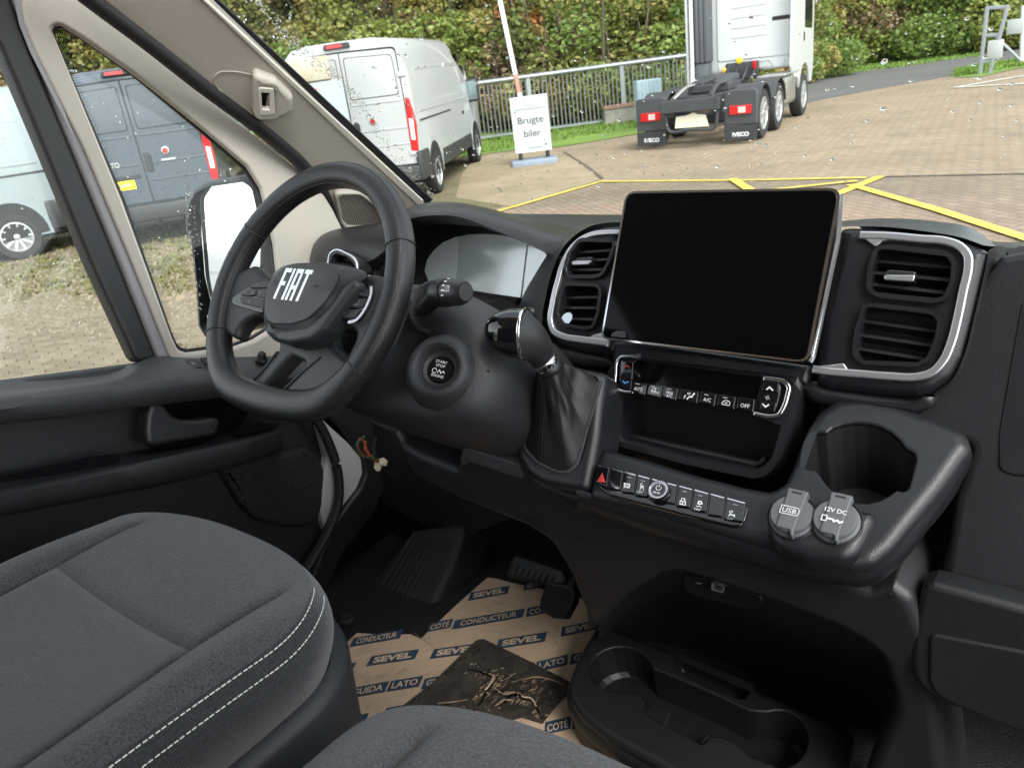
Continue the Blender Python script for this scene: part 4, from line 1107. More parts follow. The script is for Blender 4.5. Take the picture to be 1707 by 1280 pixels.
# tweeter grille with punched holes
gr_out = z7((140, 22, .012), (255, 22, .03), (350, 95, .02), (400, 165, .01), (400, 192, .01), (190, 192, .02), (168, 160, .01))
gp = PA.off(.010)
plate('grille_rim', PA.off(.012), z7((118, 8), (262, 6), (372, 85), (420, 150), (420, 206), (178, 206), (150, 165)), m_beige, pil, depth=.02, bev=.004, r=.012, holes=[gr_out], hr=.006)
mg = mat('tweeter grille', (.33, .295, .26), .5)
t = mg.node_tree; bs = t.nodes['Principled BSDF']
mb = MB()
go = cont2(gp, gr_out, True, .006, 0)
cx_ = sum(p.x for p in go)/len(go); cy_ = sum(p.y for p in go)/len(go)
def inside(q, poly):
    c = False
    for i in range(len(poly)):
        a, b = poly[i-1], poly[i]
        if (a.y > q.y) != (b.y > q.y) and q.x < (b.x-a.x)*(q.y-a.y)/(b.y-a.y)+a.x: c = not c
    return c
hole_list = []
xs0, xs1 = min(p.x for p in go), max(p.x for p in go); ys0, ys1 = min(p.y for p in go), max(p.y for p in go)
j = 0; yy = ys0
while yy < ys1:
    xx = xs0+(.0026 if j % 2 else 0)
    while xx < xs1:
        if inside(V((xx, yy)), go): hole_list.append((xx, yy))
        xx += .0052
    yy += .0045; j += 1
gobj = plate('grille', gp.off(-.006), [(p.x, p.y) for p in go], mg, pil, depth=.004, bev=0, px=False)
for a, b in hole_list:
    n = len(mb.v)
    for k in range(6): mb.v.append(gp.p3(a+.0017*cos(k*pi/3), b+.0017*sin(k*pi/3), -.0056))
    mb.f.append([n+k for k in range(6)])
tag(mb.build('grille_hole', m_dark, gobj, smooth=False), kind='stuff')

# --- driver's door
DX = -.84
PD = Pl((DX, 0, 0), (1, 0, 0), (0, 1, 0))
PW = Pl((-.865, 0, 1.45), (1, 0, .12), (0, 1, 0))
door = thing('cab_door', 'black trimmed door with grey armrest left of the driver seat', 'door', (DX, -.2, FLOOR))
m_armtop = mat('armrest top plastic', (.040, .041, .044), .5, grain=(520, .8, .0008), var=.08)
m_doorp = mat('door panel plastic', (.013, .0132, .0145), .58, grain=(700, .5, .0006), var=.15)
plate('door_panel', PD.off(-.02), [(-900, 800), (-200, 640), (0, 640), (230, 610), (470, 600), (528, 700), (545, 760), (562, 850), (552, 900), (520, 985), (480, 1040), (300, 1300), (-900, 1900)], m_doorp, door, depth=.03, bev=.012, r=.03)
# window ledge and armrest, one smooth sweep of rails
L0 = [at(a, b, x=-.875) for a, b in ((-300, 672), (0, 634), (120, 626), (195, 615), (222, 605), (240, 596), (330, 590), (520, 583))]
L1 = [at(a, b, x=-.835) for a, b in ((-300, 690), (0, 652), (120, 640), (195, 628), (222, 616), (240, 605), (330, 600), (520, 592))]
L2 = [at(a, b, x=-.79) for a, b in ((-300, 712), (0, 664), (120, 648), (195, 638), (222, 633), (240, 630), (330, 624), (520, 612))]
L3 = [at(a, b, x=-.775) for a, b in ((-300, 730), (0, 676), (120, 660), (195, 651), (222, 647), (240, 644), (330, 638), (520, 622))]
L4 = [at(a, b, x=-.785) for a, b in ((-300, 768), (0, 700), (120, 687), (195, 677), (222, 673), (240, 671), (330, 660), (520, 640))]
L5 = [at(a, b, x=-.84) for a, b in ((-300, 775), (0, 706), (120, 692), (195, 682), (222, 678), (240, 676), (330, 666), (520, 645))]
for r_ in (L0, L1, L2, L3, L4, L5): r_.insert(0, r_[0]+(r_[0]-r_[1])*1.8)
loft('armrest', [L0, L1, L2, L3, L4, L5], m_armtop, door, nu=50, nv=16)
sw = plate('window_switch', Pl(at(330, 607, x=-.815), (.45, 0, .89), (0, 1, 0)), z8((818, 107), (905, 104), (965, 158), (868, 160)), m_pod, door, depth=.006, bev=.002, r=.006)
plate('switch_key', Pl(at(330, 607, x=-.815), (.45, 0, .89), (0, 1, 0)).off(.003), z8((850, 112), (895, 112), (930, 142), (880, 146)), m_slat, sw, depth=.004, bev=.001, r=.002)
plate('switch_key', Pl(at(330, 607, x=-.815), (.45, 0, .89), (0, 1, 0)).off(.004), z8((868, 118), (888, 118), (905, 132), (884, 134)), m_socket, sw, depth=.003, bev=.0008, r=.001)
plate('coin_slot', Pl(at(350, 600, x=-.815), (.45, 0, .89), (0, 1, 0)).off(.002), z8((912, 98), (962, 96), (990, 126), (945, 128)), m_dark, door, depth=.004, bev=.001, r=.004)
lathe('mirror_knob', [(.011, -.004), (.011, .003), (.008, .006), (.007, .014), (.005, .016)], at(436, 600, x=-.80), (.4, 0, .9), m_pod, door)
# recess and pull handle
plate('handle_recess', PD.off(-.004), z8((660, 305), (1130, 250), (1180, 300), (1120, 400), (1040, 430), (1010, 470), (700, 520), (650, 470)), m_void, door, depth=.02, bev=.006, r=.02)
m_handle = mat('pull handle plastic', (.020, .0205, .022), .4, grain=(900, .4, .0004))
hp = Pl((-.792, 0, 1.36), (1, 0, .1), (0, 1, 0))
plate('pull_handle', hp, z8((688, 322), (700, 308), (740, 305), (765, 325), (790, 362), (830, 383), (900, 385), (985, 373), (1008, 378), (1014, 398), (1002, 440), (985, 458), (700, 506), (676, 490), (668, 440), (674, 360)), m_handle, door, depth=.03, bev=.008, r=.006, nb=4)
# long bin ledge under the handle
B0 = [at(a, b, x=-.84) for a, b in z8((-600, 700), (0, 625), (300, 583), (560, 545), (700, 520), (1000, 462), (1070, 432), (1300, 400))]
B1 = [at(a, b, x=-.785) for a, b in z8((-600, 810), (0, 700), (300, 645), (560, 590), (700, 560), (1000, 496), (1070, 480), (1300, 425))]
B2 = [at(a, b, x=-.772) for a, b in z8((-600, 822), (0, 712), (300, 658), (560, 602), (700, 572), (1000, 507), (1070, 492), (1300, 434))]
B3 = [at(a, b, x=-.775) for a, b in z8((-600, 920), (0, 800), (300, 746), (560, 696), (700, 672), (1000, 600), (1070, 580), (1300, 500))]
B4 = [at(a, b, x=-.835) for a, b in z8((-600, 940), (0, 818), (300, 764), (560, 714), (700, 690), (1000, 614), (1070, 594), (1300, 510))]
for r_ in (B0, B1, B2, B3, B4): r_.insert(0, r_[0]+(r_[0]-r_[1])*1.8)
loft('bin_ledge', [B0, B1, B2, B3, B4], m_doorp, door, nu=40, nv=16)
sp = Pl(at(280, 770, x=-.80), (.75, 0, .66), (0, 1, 0))
plate('bin_slot_shade', Pl(at(100, 800, x=-.800), (.80, .1, .6), (0, 1, 0)).off(.006), z8((-300, 690), (0, 642), (300, 580), (440, 548), (530, 540), (556, 558), (545, 590), (300, 640), (0, 694), (-300, 748)), m_void, door, depth=.004, bev=.001, r=.01)  # flat near-black plate paints the shade of the open slot
plate('bin_slot_shade', Pl(at(420, 710, x=-.800), (.80, .1, .6), (0, 1, 0)).off(.008), z8((1062, 440), (1090, 412), (1180, 395), (1290, 405), (1250, 425), (1100, 455)), m_void, door, depth=.004, bev=.001, r=.01)
spk = plate('speaker_cover', PD.off(.0), z8((1010, 610), (1070, 590), (1440, 500), (1510, 640), (1505, 760), (1440, 880), (1300, 880), (1180, 850), (1110, 780)), mat('speaker cloth plastic', (.011, .011, .012), .6, grain=(240, 1, .0015)), door, depth=.025, bev=.012, r=.05)
tube('door_seal', [at(a, b, x=-.815) for a, b in z8((1400, 330), (1462, 400), (1512, 500), (1545, 600), (1556, 700), (1545, 790), (1510, 880), (1440, 1010), (1330, 1180))], .010, m_rubber, door, n=40, seg=8)
# window divider, quarter light frame
plate('window_divider', PW.off(.012), [(-190, -360), (-60, -10), (0, 76), (62, 222), (155, 447), (224, 596), (232, 604), (266, 600), (200, 440), (110, 222), (44, 58), (22, 0), (-105, -330)], m_rubber, door, depth=.03, bev=.008, r=.008)
plate('divider_trim', PW.off(.018), [(-105, -330), (24, 0), (46, 58), (112, 222), (202, 440), (266, 602), (288, 602), (222, 440), (140, 245), (60, 86), (42, 40), (30, -20), (-85, -330)], m_greyframe, door, depth=.03, bev=.008, r=.012)
qh = [(84, 47), (92, 40), (104, 40), (140, 62), (225, 122), (345, 217), (415, 277), (438, 314), (450, 362), (460, 410), (466, 470), (460, 535), (445, 556), (424, 569), (391, 581), (348, 586), (310, 591), (296, 586), (286, 565), (200, 333), (120, 135)]
qf = [(-88, -330), (36, -10), (42, 40), (60, 86), (140, 245), (222, 440), (286, 600), (380, 602), (540, 590), (590, 420), (556, 350), (536, 318), (500, 284), (430, 228), (340, 160), (240, 82), (150, 12), (100, -30), (-50, -330)]
plate('quarter_frame', PW.off(.022), qf, m_beige, door, depth=.010, bev=.004, holes=[qh], r=.006, hr=.012, nb=3)
def grow(poly, d):
    c = V((sum(p[0] for p in poly)/len(poly), sum(p[1] for p in poly)/len(poly)))
    return [(p[0]+(p[0]-c.x)/max(1, math.hypot(p[0]-c.x, p[1]-c.y))*d, p[1]+(p[1]-c.y)/max(1, math.hypot(p[0]-c.x, p[1]-c.y))*d) for p in poly]
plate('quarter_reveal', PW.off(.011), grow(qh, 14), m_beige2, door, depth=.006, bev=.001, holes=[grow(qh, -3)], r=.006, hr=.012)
plate('quarter_seal', PW.off(.004), grow(qh, 10), m_rubber, door, depth=.006, bev=.001, holes=[grow(qh, -9)], r=.006, hr=.012)
m_dglass = thin_glass('door glass')
qg = plate('quarter_glass', PW.off(-.003), grow(qh, 8), m_dglass, door, depth=.003, bev=0, r=.006)
# dotted ceramic band on the quarter glass edge
mb = MB()
qin = cont2(PW.off(-.0028), grow(qh, -8), True, .01, 0)
for row in range(4):
    rr = inset(qin if area2(qin) > 0 else qin[::-1], .001+.003*row)
    L = 0
    for i in range(len(rr)):
        a, b = rr[i-1], rr[i]; dist = (b-a).length; k = 0.0
        while k < dist:
            q = a+(b-a)*(k/dist); n = len(mb.v); r_ = .0011-.00022*row
            for s in range(5): mb.v.append(PW.p3(q.x+r_*cos(s*1.2566), q.y+r_*sin(s*1.2566), -.0028))
            mb.f.append([n+s for s in range(5)]); k += .0034
tag(mb.build('dot_band', m_rubber, qg, smooth=False), kind='stuff')
plate('door_glass', PW.off(-.02), [(-420, -200), (10, -200), (20, 0), (110, 222), (205, 440), (262, 598), (262, 640), (-420, 720)], m_dglass, door, depth=.003, bev=0)
mb = MB()
for i in range(90):
    px, py = rng.uniform(110, 440), rng.uniform(60, 580)
    mb.add(dome(at(px, py, pl=PW.off(-.0065)), V((-1, 0, .1)), rng.uniform(.0008, .0022), .5, 6))
for i in range(40):
    px, py = rng.uniform(-60, 200), rng.uniform(150, 600)
    mb.add(dome(at(px, py, pl=PW.off(-.0065)), V((-1, 0, .1)), rng.uniform(.0008, .002), .5, 6))
tag(mb.build('raindrop', m_water, door), kind='stuff')
# outside mirror on the door
MX = -1.06
mo = Pl(at(380, 450, x=MX), (.17, -.96, .16), (.98, .17, 0))
md_ = (mo.o-CAM).normalized(); mr_ = V((-.62, -.78, .035)).normalized()
m_mirh = mat('mirror housing plastic', (.022, .022, .024), .45, grain=(600, .7, .0008), var=.2, vscale=12)
mh_out = z6((85, 200), (110, 150), (170, 115), (330, 88), (400, 84), (450, 160), (490, 280), (510, 420), (510, 620), (470, 780), (230, 850), (165, 850), (130, 790), (125, 700), (110, 520), (92, 380), (72, 350), (70, 260))
mh = plate('mirror_housing', mo, mh_out, m_mirh, door, depth=.10, bev=.012, r=.02, nb=4, hb=.003, holes=[z6((152, 200), (192, 140), (340, 120), (385, 150), (425, 330), (425, 520), (205, 690), (180, 560), (163, 360))], hr=.02)
m_mirror = mat('mirror silver', (.93, .94, .95), .015, metal=1)
plate('mirror_glass', Pl(mo.p3(0, 0, -.004), mr_-md_, mo.u), z6((150, 190), (195, 130), (345, 105), (395, 145), (440, 330), (440, 530), (205, 710), (170, 560), (155, 360)), m_mirror, mh, depth=.004, bev=.001, r=.02)
plate('lower_mirror', mo.off(-.010), z6((150, 745), (240, 720), (420, 640), (440, 740), (230, 830), (170, 830)), m_mirror, mh, depth=.004, bev=.001, r=.012)
tube('mirror_arm', [mo.p3(.09, -.05, -.06), mo.p3(.16, -.06, -.04), V((-.88, .10, 1.42))], [(.03, .02), (.03, .02), (.035, .03)], m_mirh, door, n=10, seg=12)
mb = MB()
for i in range(150):
    px, py = rng.uniform(325, 440), rng.uniform(300, 520)
    if rng.random() < (.25 if py < 390 else .8): mb.add(dome(at(px, py, pl=mo.off(-.006)), mo.n, rng.uniform(.0009, .0026), .45, 6))
for i in range(90):
    q = rng.random(); px, py = 309+rng.uniform(0, 14)+q*14, 320+q*200
    mb.add(dome(at(px, py, pl=mo.off(.001)), mo.n, rng.uniform(.0008, .0022), .45, 6))
tag(mb.build('raindrop', m_water, door), kind='stuff')
# body sill strip, kick panel beside the pedals
plate_sill = thing('door_opening', 'grey painted metal strip of the door opening beside the footwell', 'body panel', (-.83, .1, FLOOR))
PSI = Pl((-.835, 0, 0), (1, -.15, 0), (0, 1, 0))
plate('painted_strip', PSI, z8((1440, 330), (1500, 400), (1600, 490), (1668, 560), (1676, 620), (1640, 710), (1560, 840), (1500, 930), (1470, 800), (1500, 560)), m_sill, plate_sill, depth=.02, bev=.006, r=.02)
pk = plate('kick_panel', PSI.off(.012), y6((-20, 20), (250, 20), (230, 300), (250, 340), (215, 430), (110, 560), (20, 760), (60, 830), (-40, 830), (-20, 700), (60, 480), (160, 350), (178, 300), (172, 250), (110, 160)), m_lower, plate_sill, depth=.02, bev=.008, r=.02)
lathe('screw', [(.006, 0), (.006, .002), (.003, .003)], at(603, 848, pl=PSI.off(.012)), (1, 0, 0), m_dark, pk, 12)
# ================================================================== dashboard
T0 = tilt_plane((.005, .003, 1.606), 27.5)          # front of the touchscreen
PV = T0.off(-.030)
PC = T0.off(-.034)
DIN = -T0.n
dash = thing('dashboard', 'black plastic dashboard with two pairs of air vents and a tall touchscreen', 'dashboard', (0, .2, FLOOR))

# backing body right of the driver, and the long top pad
def prof(x, pts): return [V((x, a, b)) for a, b in pts]
bodyp = [(.60, 1.46), (.50, 1.52), (.30, 1.555), (.18, 1.57), (.14, 1.56), (.12, 1.52), (.07, 1.42), (.06, 1.30), (.14, 1.20), (.45, 1.15)]
loft('dash_body', [prof(x, bodyp) for x in (-.15, .1, .4, .7, .96)], m_grain, dash, nu=60, nv=9)
padl = [(.60, 1.50), (.50, 1.555), (.38, 1.575), (.30, 1.565), (.24, 1.53), (.23, 1.47)]
loft('dash_pad', [prof(x, padl) for x in (-.84, -.6, -.4, -.15)], m_grain, dash, nu=40, nv=8)

# ---- right vent pod
PVR = PV
def shrink(poly, k):
    c = (sum(p[0] for p in poly)/len(poly), sum(p[1] for p in poly)/len(poly))
    return [(c[0]+(p[0]-c[0])*k, c[1]+(p[1]-c[1])*k) + tuple(p[2:]) for p in poly]
o1 = y2((255, 236, .02), (330, 230, .01), (690, 272, .022), (722, 330), (716, 430), (672, 540, .018), (600, 552, .01), (268, 518, .01), (208, 484, .012), (218, 350))
o2 = y2((190, 562, .02), (250, 556, .01), (600, 596, .02), (645, 650), (625, 760), (575, 880, .025), (510, 912, .01), (170, 898, .02), (128, 845), (148, 700))
o3 = y1((262, 312, .012), (300, 308, .01), (452, 312, .01), (462, 340), (428, 440), (388, 510, .014), (330, 516), (205, 516, .012), (182, 478, .01), (205, 390))
o4 = y1((182, 546, .012), (230, 540, .01), (370, 546, .012), (388, 580), (374, 700), (345, 785, .016), (290, 788), (175, 768, .012), (142, 715, .01), (156, 610))
podr = y2((62, 128), (130, 122), (300, 128), (560, 158), (760, 196), (860, 236, .02), (905, 262, .02), (880, 360), (815, 640), (755, 860), (690, 985, .03), (590, 1062, .03), (500, 1082), (300, 1070), (-20, 1032), (-80, 1000), (-60, 640))
plate('vent_pod', PVR.off(-.004), podr, m_pod, dash, depth=.11, bev=.014, r=.012, nb=4, holes=[shrink(o1, .95), shrink(o2, .95)], hr=.01, hb=.002)
# top of the pod: crowned cap running back under the windscreen
c0 = [at(a, b, pl=PVR.off(-.010)) for a, b in y2((50, 128), (300, 128), (560, 156), (760, 192), (872, 232))]
c1 = [at(a, b, pl=PVR.off(-.030)) for a, b in y2((55, 112), (300, 104), (580, 128), (800, 172), (905, 238))]
c2 = [at(a, b, pl=PVR.off(-.060)) for a, b in y2((60, 98), (280, 84), (580, 98), (820, 140), (945, 238))]
c3 = [p+V((-.03*i/4, .10, -.03-.05*(i/4)**3)) for i, p in enumerate(c2)]; c4 = [p+V((-.06*i/4, .20, -.09-.10*(i/4)**3)) for i, p in enumerate(c2)]
loft('pod_cap', [c0, c1, c2, c3, c4], m_grain, dash, nu=30, nv=14)
s0 = [at(a, b, pl=PV.off(-.010)) for a, b in y2((905, 258), (884, 360), (820, 640), (760, 860), (697, 985), (592, 1066))]
s1 = [at(a, b, pl=PV.off(-.030)) for a, b in y2((955, 235), (918, 370), (842, 655), (782, 880), (714, 1015), (600, 1092))]
s2 = [at(a, b, pl=PV.off(-.062)) for a, b in y2((1000, 245), (950, 385), (868, 668), (806, 905), (735, 1050), (612, 1120))]
loft('pod_side', [s0, s1, s2, [p+V((.004, .04, -.01)) for p in s2]], m_grain, dash, nu=40, nv=12)
# ---- left (centre) vent pod with its tall flank towards the instruments
podl = y1((500, 228), (400, 236), (330, 252), (255, 295), (190, 365), (150, 450), (105, 610), (84, 745), (92, 810, .02), (140, 872, .02), (300, 910), (450, 928), (520, 800))
plate('vent_pod', PV.off(-.004), podl, m_pod, dash, depth=.10, bev=.014, r=.01, nb=4, holes=[shrink(o3, .95), shrink(o4, .95)], hr=.008, hb=.002)
f0 = [at(a, b, pl=PV.off(-.012)) for a, b in y1((520, 222), (420, 226), (330, 244), (248, 292), (182, 362), (140, 450), (95, 610), (75, 745), (85, 820), (130, 885))]
f1 = [at(a, b, pl=PV.off(-.050)) for a, b in y1((520, 218), (410, 222), (310, 244), (225, 290), (150, 370), (95, 470), (40, 630), (10, 760), (10, 830), (40, 890))]
f2 = [at(a, b, y=.17) for a, b in y1((520, 212), (410, 219), (300, 240), (205, 280), (110, 400), (50, 500), (-10, 610), (-40, 700), (-60, 800), (-40, 880))]
f3 = [p+V((-.01, .10, -.03)) for p in f2]
loft('pod_flank', [f0, f1, f2, f3], m_grain, dash, nu=40, nv=12)
# strip under the screen
plate('trim_strip', PV.off(-.006), y1((425, 840), (470, 835), (1480, 975), (1492, 990), (1470, 1085), (1000, 1040), (440, 990)), m_pod, dash, depth=.04, bev=.008, r=.006)
plate('trim_strip', PV.off(-.012), y1((95, 850), (450, 930), (450, 1000), (300, 985), (170, 955), (110, 900)), m_pod, dash, depth=.05, bev=.01, r=.01)
plate('trim_strip', PV.off(-.012), y2((-200, 940), (0, 1020), (500, 1090), (620, 1060), (600, 1130), (480, 1190), (200, 1170), (-100, 1120), (-160, 1060)), m_pod, dash, depth=.06, bev=.012, r=.02)

# ---- silver trims
def ribbon(name, pl, centre, wid, m, parent, n=60, thick=.006):
    p = [V((*pl.to2(a, b), 0)) for a, b in centre]
    q = catmull(p, n); L = []; Rr = []
    for i in range(n):
        t_ = (q[min(n-1, i+1)]-q[max(0, i-1)]).normalized(); nn = V((-t_.y, t_.x, 0))
        f = i/(n-1); ww = wid if not callable(wid) else wid(f)
        L.append(q[i]+nn*ww/2); Rr.append(q[i]-nn*ww/2)
    out = [(a.x, a.y) for a in L] + [(a.x, a.y) for a in reversed(Rr)]
    return plate(name, pl, out, m, parent, px=False, depth=thick, bev=.0018, nb=3)
ribbon('silver_trim', PV.off(.002), y2((175, 173), (340, 178), (520, 194), (660, 206), (740, 236), (783, 285), (786, 360), (760, 480), (725, 650), (690, 780), (645, 880), (580, 945), (500, 968), (350, 965), (180, 952), (0, 938), (-90, 925)), .0085, m_silver, dash, 80)
plate('silver_corner', PV.off(.001), y2((168, 166), (240, 172), (345, 200), (300, 212), (268, 242)), m_silver, dash, depth=.005, bev=.001, r=.002)
plate('silver_corner', PV.off(.001), y2((-100, 915), (88, 893), (112, 930), (160, 952), (-30, 945)), m_silver, dash, depth=.005, bev=.001, r=.002)
ribbon('silver_trim', PV.off(.002), y1((482, 274), (400, 276), (335, 285), (275, 312), (222, 362), (180, 440), (150, 540), (125, 650), (114, 745), (128, 792), (180, 822), (270, 838), (360, 850), (420, 858)), lambda f: .0065+.003*f, m_silver, dash, 80)
plate('silver_corner', PV.off(.001), y1((345, 815), (385, 805), (425, 862), (300, 842)), m_silver, dash, depth=.005, bev=.001, r=.002)

# ---- air vents: frame, dark duct, slats, thumb knob
def vent(pl, outer, hole, slats, knob=None, sticker=None):
    fr = plate('air_vent', pl.off(.004), outer, m_pod, dash, depth=.03, bev=.004, r=.012, holes=[hole], hr=.009, nb=4)
    plate('duct', pl.off(-.035), outer, m_dark, fr, depth=.004, bev=0, r=.01)
    for a, b in slats:
        p, q = at(*a, pl=pl.off(-.010)), at(*b, pl=pl.off(-.010))
        u_ = pl.v*.0016
        d_ = -pl.n*.026 - pl.v*.004
        vs = []
        for e in (p, q): vs += [e+u_, e-u_, e-u_*.7+d_, e+u_*.7+d_]
        mesh('slat', vs, [[0, 1, 2, 3][::-1], [4, 5, 6, 7], [0, 4, 5, 1][::-1], [1, 5, 6, 2][::-1], [2, 6, 7, 3][::-1], [3, 7, 4, 0][::-1]], m_slat, fr, smooth=False)
    if knob:
        plate('knob', pl.off(.0005), knob, m_slat, fr, depth=.022, bev=.002, r=.003)
        cy = sum(k[1] for k in knob)/len(knob); kb = [(a, b) if b > cy else (a*.97+.03*knob[0][0], cy+(b-cy)*.1) for a, b in [k[:2] for k in knob]]
        plate('knob_cap', pl.off(.002), kb, m_silver, fr, depth=.003, bev=.001, r=.002)
    if sticker:
        plate('clear_sticker', pl.off(-.0005), sticker, mat('clear plastic sticker', (.50, .58, .68), .25, coat=.5), fr, depth=.0006, bev=.0001)
vent(PV.off(.0), o1, shrink(o1, .885), [(y2((250, 318))[0], y2((690, 356))[0]), (y2((240, 384))[0], y2((690, 428))[0]), (y2((225, 448))[0], y2((670, 500))[0])],
     y2((312, 398), (340, 366), (498, 378), (478, 436), (318, 426)))
vent(PV.off(.0), o2, shrink(o2, .885), [(y2((165, 652))[0], y2((620, 716))[0]), (y2((150, 730))[0], y2((600, 796))[0]), (y2((135, 806))[0], y2((560, 872))[0])])
vent(PV.off(.0), o3, shrink(o3, .87), [(y1((235, 384))[0], y1((450, 370))[0]), (y1((215, 428))[0], y1((440, 418))[0]), (y1((200, 474))[0], y1((415, 472))[0])],
     y1((228, 430), (262, 408), (342, 402), (316, 446), (232, 448)))
vent(PV.off(.0), o4, shrink(o4, .87), [(y1((160, 621))[0], y1((385, 617))[0]), (y1((152, 673))[0], y1((375, 674))[0]), (y1((150, 728))[0], y1((362, 736))[0])],
     None, y1(*[(203+30*cos(a*.4)+4*sin(a*.4), 731-32*sin(a*.4)-8*cos(a*.4)) for a in range(16)]))

# ---- touchscreen
scr_out = y1((512, 62, .016), (1650, 44, .014), (1632, 300), (1490, 962, .016), (1000, 905), (380, 832, .010), (450, 430))
ts = plate('touchscreen', T0, y1((516, 64, .013), (1652, 44, .013), (1480, 962, .012), (384, 834, .009)), m_pod, dash, depth=.016, bev=.005, nb=4)
plate('bezel', T0.off(.0006), y1((517, 65, .013), (1650, 46, .013), (1478, 960, .012), (386, 833, .009)), m_silver2, ts, depth=.006, bev=.002, holes=[y1((524, 71, .012), (1642, 53, .012), (1470, 951, .011), (394, 827, .008))])
plate('glass', T0.off(.0012), y1((522, 70, .012), (1638, 52, .012), (1467, 953, .011), (392, 828, .008)), m_screen, ts, depth=.004, bev=.0008)
plate('side_rail', T0.off(-.002), y1((1650, 60), (1657, 90), (1635, 320), (1506, 930), (1487, 963), (1480, 955), (1634, 300)), m_silver, ts, depth=.008, bev=.002, r=.002)
plate('film_tab', T0.off(.0018), y1((442, 806, .004), (470, 795), (512, 798, .003), (516, 832), (438, 824)), mat('film tab', (.03, .03, .032), .3), ts, depth=.0006, bev=.0002, r=.001)
plate('bracket', T0.off(-.010), y1((650, 150), (1560, 150), (1500, 700), (560, 700)), m_dark, ts, depth=.03, bev=.004, r=.01)

# ---- centre stack: frame round the climate panel and the open bin
st_out = y4((228, 48, .008), (1480, 196, .008), (1400, 560, .02), (1330, 800, .03), (1200, 905, .02), (700, 805), (205, 690, .03), (186, 560, .02))
st_hole = y4((262, 180, .006), (1390, 330, .006), (1310, 560), (1215, 790, .022), (1150, 812, .012), (700, 720), (285, 612, .020), (250, 520, .02))
plate('centre_frame', PC, st_out, m_pod, dash, depth=.09, bev=.012, holes=[st_hole], nb=4, r=.01)
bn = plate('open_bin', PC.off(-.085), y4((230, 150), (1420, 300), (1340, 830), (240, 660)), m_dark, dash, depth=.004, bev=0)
plate('bin_lip', PC.off(-.012), y4((285, 580, .01), (330, 588), (1160, 770), (1230, 730, .008), (1215, 800, .014), (1150, 818, .01), (700, 726), (290, 620, .014)), m_pod, bn, depth=.03, bev=.005, r=.004)
cp = plate('climate_panel', PC.off(.006), y4((282, 116, .006), (372, 124), (390, 112, .001), (1200, 232, .001), (1320, 262, .010), (1325, 310), (1290, 470, .012), (1170, 462), (1150, 462), (362, 322, .002), (300, 300, .010), (280, 250)), m_gloss, dash, depth=.03, bev=.0015, r=.002)
plate('display', PC.off(.0072), y4((388, 114), (1208, 228), (1178, 372), (372, 256)), m_screen, cp, depth=.003, bev=.0005, r=.002)
plate('film_tab', PC.off(.0085), y4((392, 78), (418, 74), (416, 102), (388, 104)), m_socket, cp, depth=.001, bev=.0003)
ribbon('silver_edge', PC.off(.008), y4((392, 96), (330, 92), (285, 98), (262, 130), (254, 200), (252, 270), (272, 306), (320, 322), (368, 322)), .0042, m_silver2, cp, 40, .005)
ribbon('silver_edge', PC.off(.008), y4((1208, 236), (1290, 246), (1345, 258), (1370, 285), (1362, 350), (1335, 430), (1305, 472), (1260, 480), (1145, 462)), .0055, m_silver2, cp, 40, .005)
def key(pl, poly, parent, m=None, name='key'):
    return plate(name, pl, poly, m or m_gloss, parent, depth=.006, bev=.0009, r=.0008)
xk = [(362, 462), (466, 562), (572, 662), (672, 796), (806, 910), (920, 1036), (1046, 1160)]
def yk(x): return 258+(x-372)*.144
for i, (a, b) in enumerate(xk):
    k_ = key(PC.off(.009), y4((a+4, yk(a)), (b-4, yk(b)), (b-16, yk(b)+74+i*2), (a-10, yk(a)+64+i*2)), cp)
    cx, cy = (a+b)/2-8, yk((a+b)/2)+40+i*1.5
    pk_ = PC.off(.0091)
    c_ = y4((cx, cy))[0]
    if i not in (3, 6):
        s_ = y4((cx-4, cy-32))[0]
        mesh('indicator', *stroke_vf(pk_, [(s_[0]-3.2, s_[1]-.6), (s_[0]+3.2, s_[1]+.6)], .0012), m_printg, k_, smooth=False)
    if i == 0: text_on('AUTO', pk_, *c_, .0042, m_print, k_, w=.0115)
    elif i == 1:
        text_on('MAX', pk_, *y4((cx+20, cy+8))[0], .0028, m_print, k_, w=.0070)
        mb = MB()
        for pp in ([(488, 318), (500, 302), (520, 300), (516, 318)], ): mb.add(stroke_vf(pk_, y4(*pp), .0006, closed=True))
        for q in (0, 9, 18): mb.add(stroke_vf(pk_, y4((490+q, 334), (494+q, 324), (490+q, 314)), .0005))
        mb.build('symbol', m_print, k_, smooth=False)
    elif i == 2:
        text_on('MAX', pk_, *y4((cx, cy-8))[0], .0034, m_print, k_, w=.0088)
        text_on('A/C', pk_, *y4((cx-4, cy+12))[0], .0034, m_print, k_, w=.0078)
    elif i == 3:
        mb = MB()
        mb.add(stroke_vf(pk_, y4((720, 368), (738, 352), (752, 356), (760, 340)), .0016))
        mb.add(stroke_vf(pk_, y4((702, 350), (712, 346), (700, 364)), .0009))
        mb.add(stroke_vf(pk_, y4((722, 330), (742, 328), (738, 340), (724, 338)), .0005, closed=True))
        mb.add(stroke_vf(pk_, y4((764, 336), (768, 334)), .0022))
        mb.build('symbol', m_print, k_, smooth=False)
    elif i == 4: text_on('A/C', pk_, *c_, .0042, m_print, k_, w=.0095)
    elif i == 5:
        mb = MB()
        mb.add(stroke_vf(pk_, y4((944, 400), (950, 388), (968, 378), (990, 382), (998, 394), (994, 410), (950, 404)), .0007, closed=True))
        mb.add(stroke_vf(pk_, y4((962, 394), (980, 396), (974, 390)), .0007))
        mb.build('symbol', m_print, k_, smooth=False)
    elif i == 6: text_on('OFF', pk_, *c_, .0042, m_print, k_, w=.0105)
